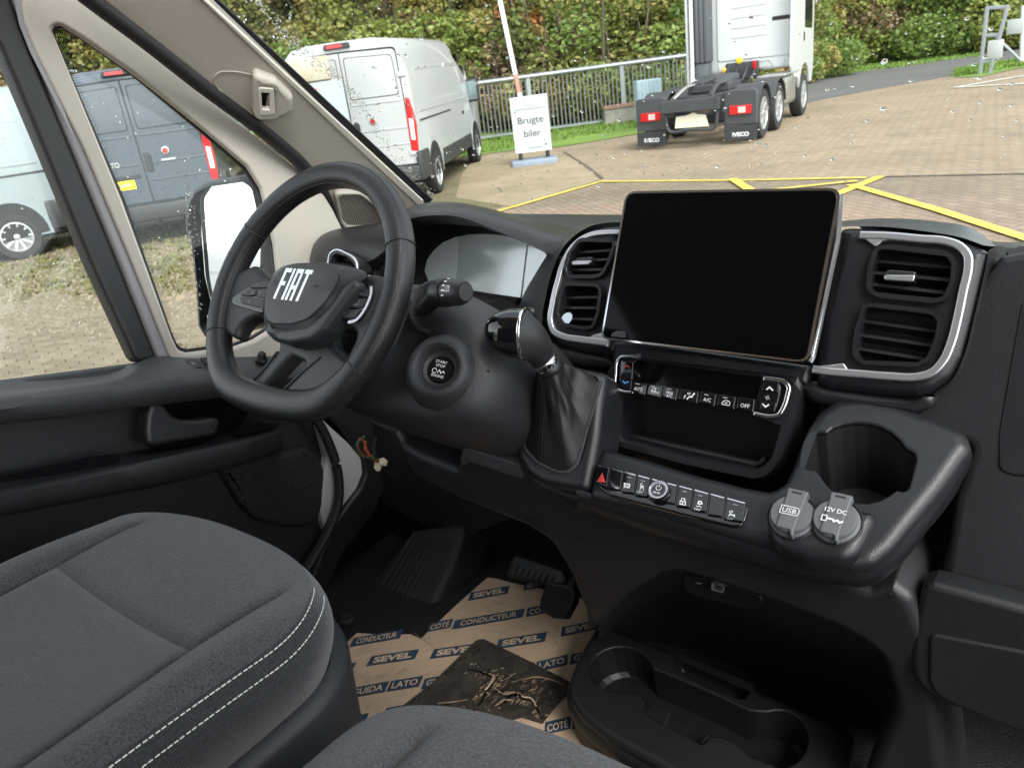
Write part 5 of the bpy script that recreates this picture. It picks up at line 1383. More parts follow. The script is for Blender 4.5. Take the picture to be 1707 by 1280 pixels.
def rocker(poly, marks):
    k_ = key(PC.off(.009), poly, cp, name='rocker_key')
    for pts, m_, wd in marks: mesh('symbol', *stroke_vf(PC.off(.0091), y4(*pts), wd), m_, k_, smooth=False)
rocker(y4((288, 120), (370, 128), (362, 244), (284, 238)), [([(314, 164), (328, 152), (346, 164)], m_red, .0009)])
rocker(y4((284, 244), (360, 250), (356, 308), (300, 298), (286, 280)), [([(306, 254), (320, 268), (338, 258)], m_blue, .0013)])
rocker(y4((1212, 250), (1312, 262), (1308, 330), (1198, 318)), [([(1236, 306), (1254, 292), (1274, 312)], m_print, .0016)])
rocker(y4((1196, 382), (1296, 392), (1284, 452), (1186, 440)), [([(1210, 402), (1228, 420), (1248, 406)], m_print, .0016), ])
mb = MB()
for q in range(4): mb.add(stroke_vf(PC.off(.0092), y4((1240+6*cos(q*1.57), 361+6*sin(q*1.57)), (1240+13*cos(q*1.57+.5), 361+13*sin(q*1.57+.5))), .0012))
mb.build('fan_symbol', m_printg, cp, smooth=False)

# ---- shelf: switch bar, cup holder, sockets
PS = tilt_plane((0, -.155, 1.385), 57)
sh_out = [(976, 828, .012), (984, 800), (992, 758, .012), (1006, 742, .010), (1080, 762), (1160, 786), (1240, 806, .006), (1284, 814, .012), (1306, 800, .006), (1320, 772), (1340, 716), (1360, 684), (1390, 662, .01), (1440, 656), (1500, 668), (1612, 716, .02), (1622, 744, .016), (1606, 764), (1572, 812), (1530, 862), (1490, 912), (1456, 940, .02), (1420, 946, .02), (1250, 902), (1100, 856)]
cup = [(1384, 764), (1378, 780, .006), (1350, 778, .01), (1340, 766), (1342, 745), (1350, 722, .006), (1362, 718, .006), (1376, 720, .004)] + [(1384, 714), (1398, 708), (1420, 704), (1440, 705), (1465, 711), (1490, 722), (1506, 736)] + [(1512, 744, .004), (1526, 752, .008), (1526, 772), (1514, 812, .008), (1502, 814, .005), (1494, 812, .004)] + [(1482, 822), (1462, 832), (1438, 837), (1414, 834), (1394, 820), (1384, 800)]
cup = y5((296, 430, .006), (300, 380), (318, 300), (345, 250, .005), (375, 228, .004), (445, 232, .004), (480, 200), (540, 178), (620, 166), (700, 170), (780, 190), (850, 226), (905, 275), (940, 325, .004), (1000, 358, .006), (1004, 400), (985, 480), (960, 570, .005), (935, 598, .005), (880, 588, .004), (830, 625), (770, 655), (700, 670), (620, 668), (550, 645), (490, 600), (440, 550), (405, 500), (372, 462, .004), (320, 455, .005))
shelf = plate('centre_shelf', PS, sh_out, m_grain, dash, depth=.05, bev=.014, holes=[cup], nb=5, hr=.003, hb=.003)
# well of the cup holder
cu = [V(p) for p in cont2(PS, cup, True, .003, 0)]
if area2(cu) < 0: cu.reverse()
vs = []; n = len(cu)
cc = V((sum(p.x for p in cu)/n, sum(p.y for p in cu)/n))
for w_, k in ((-.004, 1.0), (-.02, .99), (-.075, .93), (-.083, .88)):
    for p in cu:
        q = cc+(p-cc)*k; vs.append(PS.p3(q.x, q.y-(-w_)*.35, w_))
fs = [[j*n+i, (j+1)*n+i, (j+1)*n+(i+1) % n, j*n+(i+1) % n] for j in range(3) for i in range(n)] + [[3*n+i for i in range(n)]]
mesh('cup_well', vs, fs, m_dark, shelf)  # dark colour paints the shade inside the well
# skirt that rolls from the shelf edge under to the lower dash
def edge(off_, pts, dy=0): return [at(a, b, pl=PS.off(off_))+V((0, dy, 0)) for a, b in pts]
e_a = [(962, 826), (982, 832), (1100, 860), (1250, 906), (1400, 942), (1432, 946), (1460, 936), (1492, 910), (1534, 860), (1576, 806), (1604, 766), (1612, 750)]
ed = [(960, 846), (980, 852), (1100, 892), (1250, 938), (1400, 972), (1440, 974), (1474, 960), (1508, 930), (1556, 866), (1594, 808), (1618, 770), (1624, 756)]
loft('shelf_skirt', [edge(-.006, [(a-3, b-12) for a, b in e_a]), edge(-.010, e_a), edge(-.020, [((a+c)/2+2, (b+d)/2+2) for (a, b), (c, d) in zip(e_a, ed)]), edge(-.038, ed), edge(-.075, ed)], m_grain, shelf, nu=50, nv=14)
# switch bar
PB = PS.off(.003)
sb = plate('switch_bar', PB, y4((138, 800, .005), (165, 792, .004), (500, 890), (900, 990), (1100, 1050, .008), (1120, 1075, .008), (1095, 1150), (1060, 1195, .012), (1000, 1190), (700, 1118), (400, 1040), (220, 990), (150, 940, .014), (132, 880)), m_gloss, dash, depth=.012, bev=.0015, r=.002)
sx = [(140, 218), (222, 306), (310, 392), (396, 482), (486, 656), (662, 756), (760, 862), (866, 966), (972, 1100)]
def yb(x): return 800+(x-150)*.256
pb2 = PB.off(.0028)
for i, (a, b) in enumerate(sx):
    lo = 108 if i < 7 else 112
    k_ = key(PB.off(.0026), y4((a+3, yb(a)), (b-3, yb(b)), (b-20, yb(b)+lo+8), (a-16, yb(a)+lo+ (20 if i else -6))), sb, name='switch')
    ribbon('chrome_line', PB.off(.0032), y4((a+4, yb(a)-1), ((a+b)/2, yb((a+b)/2)-1), (b-4, yb(b)-1)), .0006, m_silver2, k_, 4, .0008)
    cx, cy = (a+b)/2-10, yb((a+b)/2)+66
    mb = MB()
    if i == 0:
        for p in ([(142, 900), (172, 852), (188, 908)], [(152, 896), (172, 866), (182, 902)], [(162, 893), (171, 878), (177, 896)]): mb.add(stroke_vf(pb2, y4(*p), .0009, closed=True))
        mb.build('hazard_symbol', m_red, k_, smooth=False); continue
    if i == 2:
        mb.add(stroke_vf(pb2, y4((314, 914), (350, 922), (346, 944), (318, 938)), .0012, closed=True))
        mb.add(stroke_vf(pb2, y4((320, 926), (344, 932)), .0008))
    elif i == 3:
        mb.add(stroke_vf(pb2, y4((416, 958), (422, 920)), .0008)); mb.add(stroke_vf(pb2, y4((438, 962), (436, 930)), .0008))
        mb.add(stroke_vf(pb2, y4((424, 946), (430, 930), (438, 944)), .0012)); mb.add(stroke_vf(pb2, y4((420, 920), (430, 914)), .001))
        text_on('OFF', pb2, *y4((414, 972))[0], .0024, m_print, k_, w=.0068)
    elif i == 5:
        mb.add(stroke_vf(pb2, y4((676, 1028), (712, 1036), (708, 1056), (674, 1048)), .001, closed=True))
        mb.add(stroke_vf(pb2, y4((682, 1026), (688, 1012), (704, 1014), (706, 1030)), .001)); mb.add(stroke_vf(pb2, y4((692, 1038), (690, 1048)), .0012))
    elif i == 6:
        mb.add(stroke_vf(pb2, y4((790, 1046), (796, 1030), (812, 1034), (816, 1050)), .0014, closed=True))
        mb.add(stroke_vf(pb2, y4((780, 1060), (790, 1066), (800, 1060), (812, 1072)), .0008))
        text_on('OFF', pb2, *y4((786, 1084))[0], .0026, m_print, k_, w=.0075)
    elif i == 8:
        for q in range(3): mb.add(stroke_vf(pb2, y4((994+q*9, 1092), (998+q*9, 1098), (994+q*9, 1106)), .0006))
        mb.add(stroke_vf(pb2, y4((990, 1124), (1002, 1112), (1012, 1122), (1026, 1118), (1026, 1132)), .0011))
        text_on('OFF', pb2, *y4((996, 1144))[0], .0022, m_printg, k_, w=.0065)
    if i in (2, 3, 5, 6, 8):
        s_ = y4((cx+6, cy-40))[0]
        mesh('indicator', *stroke_vf(pb2, [(s_[0]-3, s_[1]-.8), (s_[0]+3, s_[1]+.8)], .0010), m_printg, k_, smooth=False)
    if mb.v: mb.build('symbol', m_print, k_, smooth=False)
kc = at(*y4((545, 975))[0], pl=PB)
kn = lathe('volume_knob', [(a*.70, b) for a, b in [(.0185, -.004), (.0185, .006), (.0175, .0075), (.0160, .0078), (.0155, .0066), (.0120, .0066), (.0116, .0074), (.0001, .0074)]], kc, PB.n, m_gloss, sb, 40)
lathe('chrome_ring', [(.0108, .0072), (.0108, .0080), (.0102, .0080), (.0102, .0072)], kc, PB.n, m_silver2, kn, 40)
kp = Pl(kc+PB.n*.0077, PB.n, PB.u)
text_on('MUTE', kp, .0, -.0042, .0024, m_print, kn, w=.0078, px_in=False, bold=.01)
mesh('symbol', *stroke_vf(kp, [(.0031*cos(a), .0022+.0031*sin(a)) for a in [2.2+.42*k for k in range(12)]], .0007, px=False), m_print, kn, smooth=False)
mesh('symbol', *stroke_vf(kp, [(0, .0026), (0, .0062)], .0008, px=False), m_print, kn, smooth=False)
# sockets with hinged lids
so_out = y5((60, 850, .02), (75, 730, .03), (130, 640, .02), (210, 628), (330, 650, .01), (480, 668), (620, 690, .02), (740, 712, .02), (752, 770, .03), (690, 900, .03), (640, 985, .03), (560, 1030, .03), (300, 1010, .03), (120, 940, .03))
soc = plate('socket_mount', PS.off(.013), so_out, m_grain, dash, depth=.03, bev=.013, nb=5)
for cxy, txt, tilt_ in (((228, 760), 'USB', 0), ((502, 790), '12V DC', 0)):
    cxx, cyy = cxy
    PK = PS.off(.0135)
    c3 = at(*y5(cxy)[0], pl=PK)
    cup_ = lathe('socket_lid', [(a*.74, b*.8) for a, b in [(.0305, -.012), (.0305, .001), (.0295, .003), (.0275, .004), (.0272, .010), (.0255, .012), (.0001, .0125)]], c3, PK.n, m_socket, soc, 40)
    lathe('socket_ring', [(a*.74, b) for a, b in [(.0335, -.004), (.0335, .0006), (.0325, .0012), (.0312, .0006), (.0312, -.004)]], c3, PK.n, m_soft, cup_, 40)
    pt = Pl(c3+PK.n*.0118, PK.n, PK.u)
    plate('hinge_strap', pt, [(a*.76, b*.76) for a, b in [(-.0125, .034), (.0145, .034), (.0135, .028), (.0105, -.020), (.0115, -.030), (.0085, -.0315), (.006, -.024), (-.012, -.024), (-.0115, .02)]], m_socket, cup_, px=False, depth=.010, bev=.0012, r=.0015)
    plate('hinge_slot', pt.off(.0002), [(-.0045, .0228), (.0053, .0228), (.0053, .0209), (-.0045, .0209)], m_dark, cup_, px=False, depth=.002, bev=0)
    pt2 = pt.off(.0003)
    if txt == 'USB':
        text_on('USB', pt2, -.001, .001, .0052, m_print, cup_, w=.0135, px_in=False)
        mesh('symbol', *stroke_vf(pt2, [(-.0095, .0052), (.0065, .0052), (.0082, .003), (.0082, -.001), (.0065, -.0032), (-.0095, -.0032)], .0007, closed=True, px=False), m_print, cup_, smooth=False)
    else:
        text_on('12V DC', pt2, .0, .006, .0045, m_print, cup_, w=.0200, px_in=False, bold=.012)
        mesh('symbol', *stroke_vf(pt2, [(-.0105, -.001), (-.006, -.001), (-.006, -.0065), (-.0105, -.0065)], .0009, closed=True, px=False), m_print, cup_, smooth=False)
        mesh('symbol', *stroke_vf(pt2, [(-.005, -.0035), (.0, -.0035), (.001, -.0055), (.004, -.0035), (.006, -.0055), (.0085, -.0038)], .0018, px=False), m_print, cup_, smooth=False)

# ---- lower dash, leg of the console and the dark recess above the tray
PLW = Pl((0, -.128, 1.33), (0, -cos(radians(4)), -sin(radians(4))))
low = [(560, 640), (600, 668), (640, 688), (652, 697), (660, 722), (668, 738, .02), (700, 758), (758, 781, .008), (768, 758), (774, 746, .006), (870, 778), (900, 800), (960, 826), (1100, 880), (1300, 935), (1450, 984), (1488, 976), (1520, 1000, .02), (1545, 1060), (1590, 1400), (1570, 1400), (1440, 1290), (1495, 1180, .1), (1468, 1090, .1), (1400, 1050, .06), (1300, 1010, .04), (1136, 955, .03), (1100, 960), (1040, 1000, .05), (1000, 1042), (978, 1056, .01), (972, 1015, .02), (950, 958, .05), (918, 905, .03), (880, 880, .05), (770, 836, .05), (690, 797, .02), (672, 770, .03), (650, 720, .03), (590, 690), (540, 662)]
ld = plate('lower_panel', PLW, low, m_lowdash, dash, depth=.10, bev=.012, r=.004, nb=4)
plate('knee_trim', PLW.off(.012), [(556, 636), (600, 663), (648, 686, .004), (656, 696, .006), (654, 722), (640, 718), (600, 694), (540, 662)], m_armtop, dash, depth=.03, bev=.005, r=.004)  # paler plastic paints the lit edge of the knee panel
plate('knee_ledge', PLW.off(.012), y6((490, 248), (500, 218, .006), (512, 210, .004), (690, 268), (700, 322), (520, 262), (500, 276)), m_armtop, dash, depth=.05, bev=.004, r=.003)
rt_ = [(998, 1022), (1006, 1004), (1030, 978), (1070, 952), (1130, 936), (1220, 962), (1310, 994), (1410, 1036), (1480, 1080), (1530, 1160)]
loft('recess_wall', [[at(a, b, pl=PLW.off(-.022)) for a, b in rt_], [at(a, b+34, pl=PLW.off(-.062)) for a, b in rt_], [at(a, b+84, pl=PLW.off(-.165)) for a, b in rt_], [at(a, b+150, pl=PLW.off(-.23)) for a, b in rt_], [at(a, 1420, pl=PLW.off(-.23)) for a, b in rt_]], m_lowdash, dash, nu=36, nv=18)
# speaker slots in the panel, key slot
mb = MB()
for k in range(8):
    a, b = y6((708+k*4.5, 438+k*6.5), (724+k*4.5+ (14 if 1 < k < 6 else 4), 444+k*6.2))
    mb.add(stroke_vf(PLW.off(.0002), [a, b], .0016))
tag(mb.build('grille_slot', m_dark, ld, smooth=False), kind='stuff')
plate('key_slot', PLW.off(.001), y6((848, 494), (900, 508), (922, 524), (890, 524), (860, 508)), m_dark, dash, depth=.004, bev=.0005, r=.003)
plate('usb_recess', PLW.off(-.038), y7((505, 112), (520, 118), (800, 205), (760, 250), (540, 200), (505, 165)), m_pod, dash, depth=.02, bev=.003, r=.02)
usb = plate('usb_port', PLW.off(-.032), y7((604, 153), (648, 166), (644, 188), (604, 176)), m_silver, dash, depth=.008, bev=.0004, r=.001, holes=[y7((608, 156), (644, 167), (641, 184), (608, 173))], hr=.001)
mesh('usb_symbol', *stroke_vf(PLW.off(-.0365), y7((550, 148), (560, 152), (572, 150)), .0012), m_printg, dash, smooth=False)
# ---- right side: dash face beside the pod, door edge line, glove box
PR = T0.off(-.052)
plate('dash_face', PR, [(1640, 460), (1668, 424, .01), (1720, 414), (2100, 414), (2100, 1010), (1560, 1010), (1590, 830), (1620, 742), (1590, 735), (1440, 735), (1500, 640)], m_grain, dash, depth=.06, bev=.010, r=.01)
plate('airbag_cover', PR.off(.0022), [(1704, 500, .01), (2100, 480), (2100, 820), (1690, 793, .01), (1664, 784, .02), (1666, 720)], m_pod, dash, depth=.02, bev=.0022, r=.02)
plate('ledge_cup', Pl(at(1700, 425, pl=PR)+V((0, .03, 0)), (0, -.35, .94)), [(1676, 418), (1700, 410), (1900, 410), (1900, 432), (1682, 428)], m_dark, dash, depth=.006, bev=.001, r=.004)
PGB = Pl((.25, -.13, 1.22), (0, -.97, .10))
gb = plate('glove_box', PGB, y7((1340, 185, .01), (1358, 160, .006), (1388, 154, .004), (2000, 316), (2000, 900), (1640, 640), (1430, 585, .03), (1340, 525, .04), (1308, 470, .04), (1308, 340)), m_lower, dash, depth=.03, bev=.007, r=.02)
plate('lid_panel', PGB.off(.003), y7((1372, 345, .02), (1388, 332, .02), (2000, 450), (2000, 800), (1480, 590), (1400, 550, .03), (1370, 500, .03)), m_lower, gb, depth=.008, bev=.003, r=.01)
plate('glove_floor', Pl((.3, 0, 1.13), (0, -.25, .97)), [(1440, 975), (2000, 975), (2000, 1150), (1500, 1150)], m_dark, gb, depth=.02, bev=0)

# ---- instrument binnacle
bh0 = [at(a, b, y=.30) for a, b in z7((455, 120), (530, 80), (640, 55), (800, 60), (960, 92), (1150, 140), (1300, 170), (1420, 200))]
bh1 = [at(a, b, y=.20) for a, b in z7((455, 130), (530, 88), (640, 64), (800, 72), (960, 106), (1140, 156), (1290, 195), (1400, 215))]
bh2 = [at(a, b, y=.10) for a, b in z7((455, 150), (530, 118), (640, 98), (790, 104), (950, 150), (1100, 205), (1230, 260), (1340, 285))]
bh3 = [at(a, b, y=.085) for a, b in z7((455, 165), (530, 136), (640, 120), (790, 128), (940, 178), (1090, 238), (1210, 292), (1300, 330))]
bh4 = [at(a, b, y=.11) for a, b in z7((460, 185), (540, 152), (640, 132), (790, 140), (930, 190), (1070, 245), (1190, 298), (1280, 338))]
bh5 = [at(a, b, y=.19) for a, b in z7((500, 330), (545, 220), (640, 180), (790, 178), (930, 190), (1080, 225), (1200, 280), (1285, 345))]
hood = loft('binnacle_hood', [bh0, bh1, bh2, bh3, bh4, bh5], m_grain, dash, nu=48, nv=22, thick=.0)
PI_ = Pl(at(880, 440, y=.20), (0, -cos(radians(24)), sin(radians(24))))
plate('binnacle_wall', PI_.off(-.004), z7((470, 160), (640, 120), (1000, 170), (1320, 310), (1320, 420), (1120, 690), (560, 690), (470, 560)), m_dark, dash, depth=.01, bev=0)
m_film = mat('instrument display under film', (.66, .73, .73), .16, spec=1.0, coat=1.0)  # pale base colour paints sky light reflected in the film
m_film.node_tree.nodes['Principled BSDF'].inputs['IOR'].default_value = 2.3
disp = z7((630, 500), (600, 420), (615, 360), (650, 310), (700, 268), (760, 240), (830, 226), (920, 222), (1010, 228), (1100, 244), (1180, 276), (1240, 312), (1268, 350), (1240, 410), (1110, 592), (830, 556), (660, 530))
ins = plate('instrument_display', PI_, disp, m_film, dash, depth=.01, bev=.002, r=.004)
m_film2 = mat('instrument side panel', (.60, .66, .665), .35, spec=.5)
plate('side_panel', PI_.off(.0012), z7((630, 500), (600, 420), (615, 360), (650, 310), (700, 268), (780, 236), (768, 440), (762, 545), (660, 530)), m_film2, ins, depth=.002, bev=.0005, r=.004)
ribbon('display_edge', PI_.off(.0014), z7((1150, 262), (1128, 440), (1110, 592)), .0008, m_film2, ins, 10, .001)
tube('lower_lip', [at(a, b, y=.15) for a, b in z7((560, 545), (640, 555), (830, 578), (960, 600), (1110, 622))], (.02, .018), m_dark, dash, n=16, seg=10)
# ---- dash corner vent by the door
q0 = [at(a, b, y=.12) for a, b in z7((-20, 330), (20, 262), (60, 232), (130, 226), (260, 222), (400, 218), (520, 210))]
q1 = [at(a, b, y=.09) for a, b in z7((-10, 370), (18, 320), (60, 285), (130, 272), (240, 272), (380, 262), (500, 250))]
q2 = [at(a, b, y=.07) for a, b in z7((0, 420), (15, 390), (60, 370), (130, 360), (235, 375), (300, 380), (420, 290))]
q3 = [at(a, b, y=.09) for a, b in z7((0, 520), (15, 500), (60, 480), (130, 470), (250, 460), (330, 420), (450, 340))]
loft('corner_pad', [[p+V((0, .15, -.01)) for p in q0], q0, q1, q2, q3], m_soft, dash, nu=30, nv=14)
PQ = tilt_plane(at(570, 430, y=.055), 20)
cv = plate('air_vent', PQ.off(.004), z7((62, 420), (90, 320, .015), (115, 300, .01), (180, 318), (222, 345, .015), (250, 385, .015), (245, 430), (200, 460), (70, 460)), m_pod, dash, depth=.03, bev=.003, r=.008, holes=[z7((90, 420), (108, 345, .012), (130, 332, .01), (185, 350), (212, 372, .01), (228, 405), (215, 430), (180, 445), (95, 445))], hr=.006)
plate('duct', PQ.off(-.02), z7((60, 440), (90, 310), (190, 310), (260, 390), (240, 470), (80, 470)), m_dark, cv, depth=.004, bev=0)
ribbon('silver_trim', PQ.off(.0055), z7((80, 400), (96, 326), (120, 310), (180, 326), (218, 350), (238, 385), (240, 410)), .0022, m_silver, cv, 24, .004)
for k in range(3):
    p_, q_ = at(*z7((95, 380+k*20))[0], pl=PQ.off(-.008)), at(*z7((225, 392+k*20))[0], pl=PQ.off(-.008))
    mesh('slat', *tube_vf([p_, q_], (.008, .0012), seg=6, up=V((0, -.3, .95))), m_slat, cv)
ribbon('speaker_ring', tilt_plane(at(640, 450, y=.08), 20), z7((385, 340), (350, 370), (325, 410), (318, 450)), .012, m_pod, dash, 12, .01)
# ================================================================== steering wheel
WC = V((-.474, -.214, 1.608)); WT = radians(37.3)
WN = V((0, -cos(WT), sin(WT)))
PWH = Pl(WC, WN)
wheel = thing('steering_wheel', 'black leather steering wheel with flat bottom, chrome letters on its hub', 'steering wheel', WC)
def rimr(a):
    r = .1715
    # flattened at the bottom
    s = sin(a)
    if s < -.55: r = min(r, .1715*(1-.0) if s > -.55 else .147/max(.55, -s)*1.0 + .0)
    return r
rim = []
N = 72
for i in range(N):
    a = 2*pi*i/N + pi/2
    r = .1690
    x, y = r*cos(a), r*sin(a)
    lim = -.128
    if y < lim:                       # soft-max towards the flat
        y = lim - .030*(1-math.exp(-(lim-y)/.030*.9))
    rim.append(WC + PWH.u*x + PWH.v*y)
secs = []
for i in range(N):
    f = abs(((i/N)+.5) % 1-.5)*2       # 0 top, 1 bottom
    secs.append((.0205, .0185))
vs = []; fs = []; SEG = 18
for i in range(N):
    t_ = (rim[(i+1) % N]-rim[i-1]).normalized(); s_ = t_.cross(WN).normalized()
    y_ = (rim[i]-WC).dot(PWH.v)
    rad_, dep_ = .0168, .0172
    if y_ < -.09: rad_ = .0168+.004*min(1, (-.09-y_)/.05)
    for j in range(SEG):
        a = 2*pi*j/SEG; c, d = cos(a), sin(a)
        c = math.copysign(abs(c)**.86, c); d = math.copysign(abs(d)**.86, d)
        vs.append(rim[i] + s_*(rad_*c) + WN*(dep_*d))
for i in range(N):
    for j in range(SEG):
        fs.append([i*SEG+j, i*SEG+(j+1) % SEG, ((i+1) % N)*SEG+(j+1) % SEG, ((i+1) % N)*SEG+j])
rimo = mesh('rim', vs, fs, m_leather, wheel)
# stitched seams: a groove line round the inside and short joints across
def rim_ring(ang, wid=.0012):
    i = int(ang/(2*pi)*N) % N
    t_ = (rim[(i+1) % N]-rim[i-1]).normalized(); s_ = t_.cross(WN).normalized()
    return tube_vf([rim[i] + s_*(.0172*math.copysign(abs(cos(a))**.86, cos(a))) + WN*(.0176*math.copysign(abs(sin(a))**.86, sin(a))) for a in [2*pi*k/24 for k in range(24)]], wid, seg=5, closed=True)
mb = MB()
for ang in (1.05, 5.23, 2.05, 4.25): mesh('joint', *rim_ring(ang, .0009), m_rubber, rimo)
seam = []
for i in range(N):
    t_ = (rim[(i+1) % N]-rim[i-1]).normalized(); s_ = t_.cross(WN).normalized()
    seam.append(rim[i] + s_*.0133 + WN*.0118)
mesh('seam', *tube_vf(seam, .0006, seg=5, closed=True, up=WN), m_rubber, rimo)
seam = []
for i in range(N):
    t_ = (rim[(i+1) % N]-rim[i-1]).normalized(); s_ = t_.cross(WN).normalized()
    y_ = (rim[i]-WC).dot(PWH.v)
    seam.append(rim[i] - s_*.0150 + WN*.0088)
mesh('seam', *tube_vf(seam, .0006, seg=5, closed=True, up=WN), m_rubber, rimo)
PSP = PWH.off(.004)
m_spoke = mat('spoke plastic', (.022, .0235, .0245), .46, grain=(1500, .3, .0003))
plate('spoke', PSP, z6((520, 578), (478, 562, .01), (446, 552, .012), (424, 528), (395, 500), (300, 540), (240, 720), (225, 800), (298, 842), (312, 838), (322, 806, .02), (352, 762, .03), (400, 742), (460, 735), (540, 760)), m_spoke, wheel, depth=.022, bev=.009, r=.012, nb=4)
plate('spoke', PSP, z6((800, 545), (960, 545), (1004, 560), (1075, 500), (1080, 640), (1000, 850), (900, 990), (800, 1040), (822, 930), (862, 850, .01), (866, 812, .012), (840, 788, .01), (770, 785), (680, 800)), m_spoke, wheel, depth=.022, bev=.009, r=.012, nb=4)
plate('spoke', PSP.off(-.012), z6((500, 830), (512, 895), (420, 1020), (356, 1088, .01), (330, 1160), (480, 1200), (640, 1180), (800, 1080), (850, 960), (760, 880), (740, 800)), m_spoke, wheel, depth=.022, bev=.008, r=.012, nb=4,
      holes=[z6((570, 925), (640, 958), (600, 1010), (520, 1090), (466, 1106, .01), (452, 1098, .008), (452, 1060, .01), (500, 1000))], hr=.006)
ribbon('spoke_trim', PSP.off(-.0105), z6((505, 905), (430, 1000), (368, 1075), (360, 1100), (385, 1118), (440, 1128), (490, 1115), (530, 1085), (620, 1000), (705, 930)), .0022, m_rubber, wheel, 40, .003)
# hub: one moulded pad, flat face with a bevelled lower lip
def by_angle(pl, pts, c, n=96):
    """closed outline resampled at equal angles about c, in plane coordinates"""
    q = [V((a.x, a.y)) for a in cont2(pl, pts, True, .010, 0)]
    c = V(pl.to2(*c)); out = []
    for k in range(n):
        a = 2*pi*k/n; d = V((cos(a), sin(a))); best = None
        for i in range(len(q)):
            p, e = q[i-1]-c, q[i]-q[i-1]
            den = d.x*e.y-d.y*e.x
            if abs(den) < 1e-12: continue
            t_ = (p.x*e.y-p.y*e.x)/den; u_ = (p.x*d.y-p.y*d.x)/den
            if t_ > 0 and -1e-6 <= u_ <= 1+1e-6 and (best is None or t_ > best): best = t_
        out.append((c+d*best, c))
    for _ in range(2): out = [((out[i-1][0]+out[i][0]*2+out[(i+1) % n][0])/4, c) for i in range(n)]
    return out
hubo = z6((456, 620), (478, 560, .01), (505, 528), (545, 508, .01), (600, 497), (720, 494), (840, 512), (985, 552, .01), (960, 575, .008), (870, 604, .02), (836, 650, .02), (770, 770), (705, 852, .02), (640, 872, .015), (560, 874, .02), (500, 862, .02), (456, 818, .015), (444, 760), (444, 680))
h1 = z6((452, 640), (468, 585, .015), (505, 538), (545, 514, .01), (600, 503), (715, 500), (800, 518, .03), (800, 570, .03), (735, 680, .03), (650, 758, .03), (575, 782, .03), (490, 780, .02), (452, 760, .02), (446, 700))
hc = z6((590, 650))[0]
ctr_ = V(PWH.to2(*hc))
def hring(pts, off_, k=1.0):
    pl = PWH.off(off_)
    return [pl.p3(*(c+(q-c)*k)) for q, c in by_angle(pl, pts, hc)]
hr_ = [hring(hubo, -.030, .96), hring(hubo, -.004, .985), hring(hubo, .004, 1.0), hring(hubo, .012, .985), hring(hubo, .0150, .955), hring(h1, .0275, 1.0), hring(h1, .0296, .975), hring(h1, .0302, .94), hring(h1, .0302, .4)]
n_ = len(hr_[0]); vs = [p for r in hr_ for p in r]+[PWH.off(.0302).p3(*PWH.off(.0302).to2(*hc))]
fs = [[k*n_+i, k*n_+(i+1) % n_, (k+1)*n_+(i+1) % n_, (k+1)*n_+i] for k in range(len(hr_)-1) for i in range(n_)]+[[(len(hr_)-1)*n_+i, (len(hr_)-1)*n_+(i+1) % n_, len(hr_)*n_] for i in range(n_)]
hub = mesh('hub_pad', vs, fs, m_hub, wheel, sharp=24)
PHB = PWH.off(.0302)
plate('hub_lip', PWH.off(.0245), z6((446, 780), (490, 790), (560, 792), (650, 775), (740, 690), (800, 600), (860, 560), (880, 590), (800, 690), (720, 800), (660, 850, .01), (560, 868, .01), (505, 858, .01), (458, 815)), m_hub, wheel, depth=.03, bev=.008, r=.008, nb=4)
# chrome letters, slanted
def letter(strokes, x0, sk=.16, hh=.043, wl=.0135):
    out = []
    for s in strokes:
        out.append([(x0+x*wl+(y-.5)*hh*sk, (y-.5)*hh) for x, y in s])
    return out
la = PHB.to2(*z6((585, 598))[0]); rotl = 0
LET = {'F': [[(0, 0), (.30, 0), (.30, .44), (.82, .44), (.82, .58), (.30, .58), (.30, .86), (1, .86), (1, 1), (0, 1)]],
       'I': [[(0, 0), (.31, 0), (.31, 1), (0, 1)]],
       'A': [[(0, 0), (.30, 0), (.30, .34), (.72, .34), (.72, 0), (1.02, 0), (1.02, 1), (0, 1)]],
       'T': [[(.36, 0), (.66, 0), (.66, .86), (1.02, .86), (1.02, 1), (0, 1), (0, .86), (.36, .86)]]}
xx = -.0285
for ch, adv in (('F', 1.22), ('I', .56), ('A', 1.26), ('T', 1.0)):
    for st in letter(LET[ch], xx):
        hl = []
        if ch == 'A': hl = [[(xx+x*.0135+(y-.5)*.043*.16 + la[0], (y-.5)*.043 + la[1]) for x, y in ((.30, .48), (.72, .48), (.72, .86), (.30, .86))]]
        plate('letter', PHB.off(.0016), [(a+la[0], b+la[1]) for a, b in st], m_silver2, hub, px=False, depth=.003, bev=.0005, holes=hl)
    xx += .0135*adv
ab = Pl(PWH.p3(0, 0, .0252), PWH.n, PWH.u)
_ = 0
pa = z6((483, 800), (552, 808), (550, 832), (484, 826))
PAB = Pl(PWH.off(.0225).p3(*PWH.off(.0225).to2(*z6((518, 817))[0])), WN*.90-PWH.v*.42, PWH.u)
mesh('airbag_mark', *stroke_vf(PAB.off(.001), pa, .0009, closed=True), m_rubber, wheel, smooth=False)
text_on('AIRBAG', PAB.off(.001), *z6((518, 817))[0], .0052, m_rubber, wheel, w=.0215)
for p in (((490, 582), (500, 578), (503, 592), (493, 598)), ((672, 603), (690, 598), (704, 600)), ((680, 610), (690, 612), (688, 600))):
    mesh('horn_mark', *stroke_vf(PHB, z6(*p), .0012), m_rubber, hub, smooth=False)
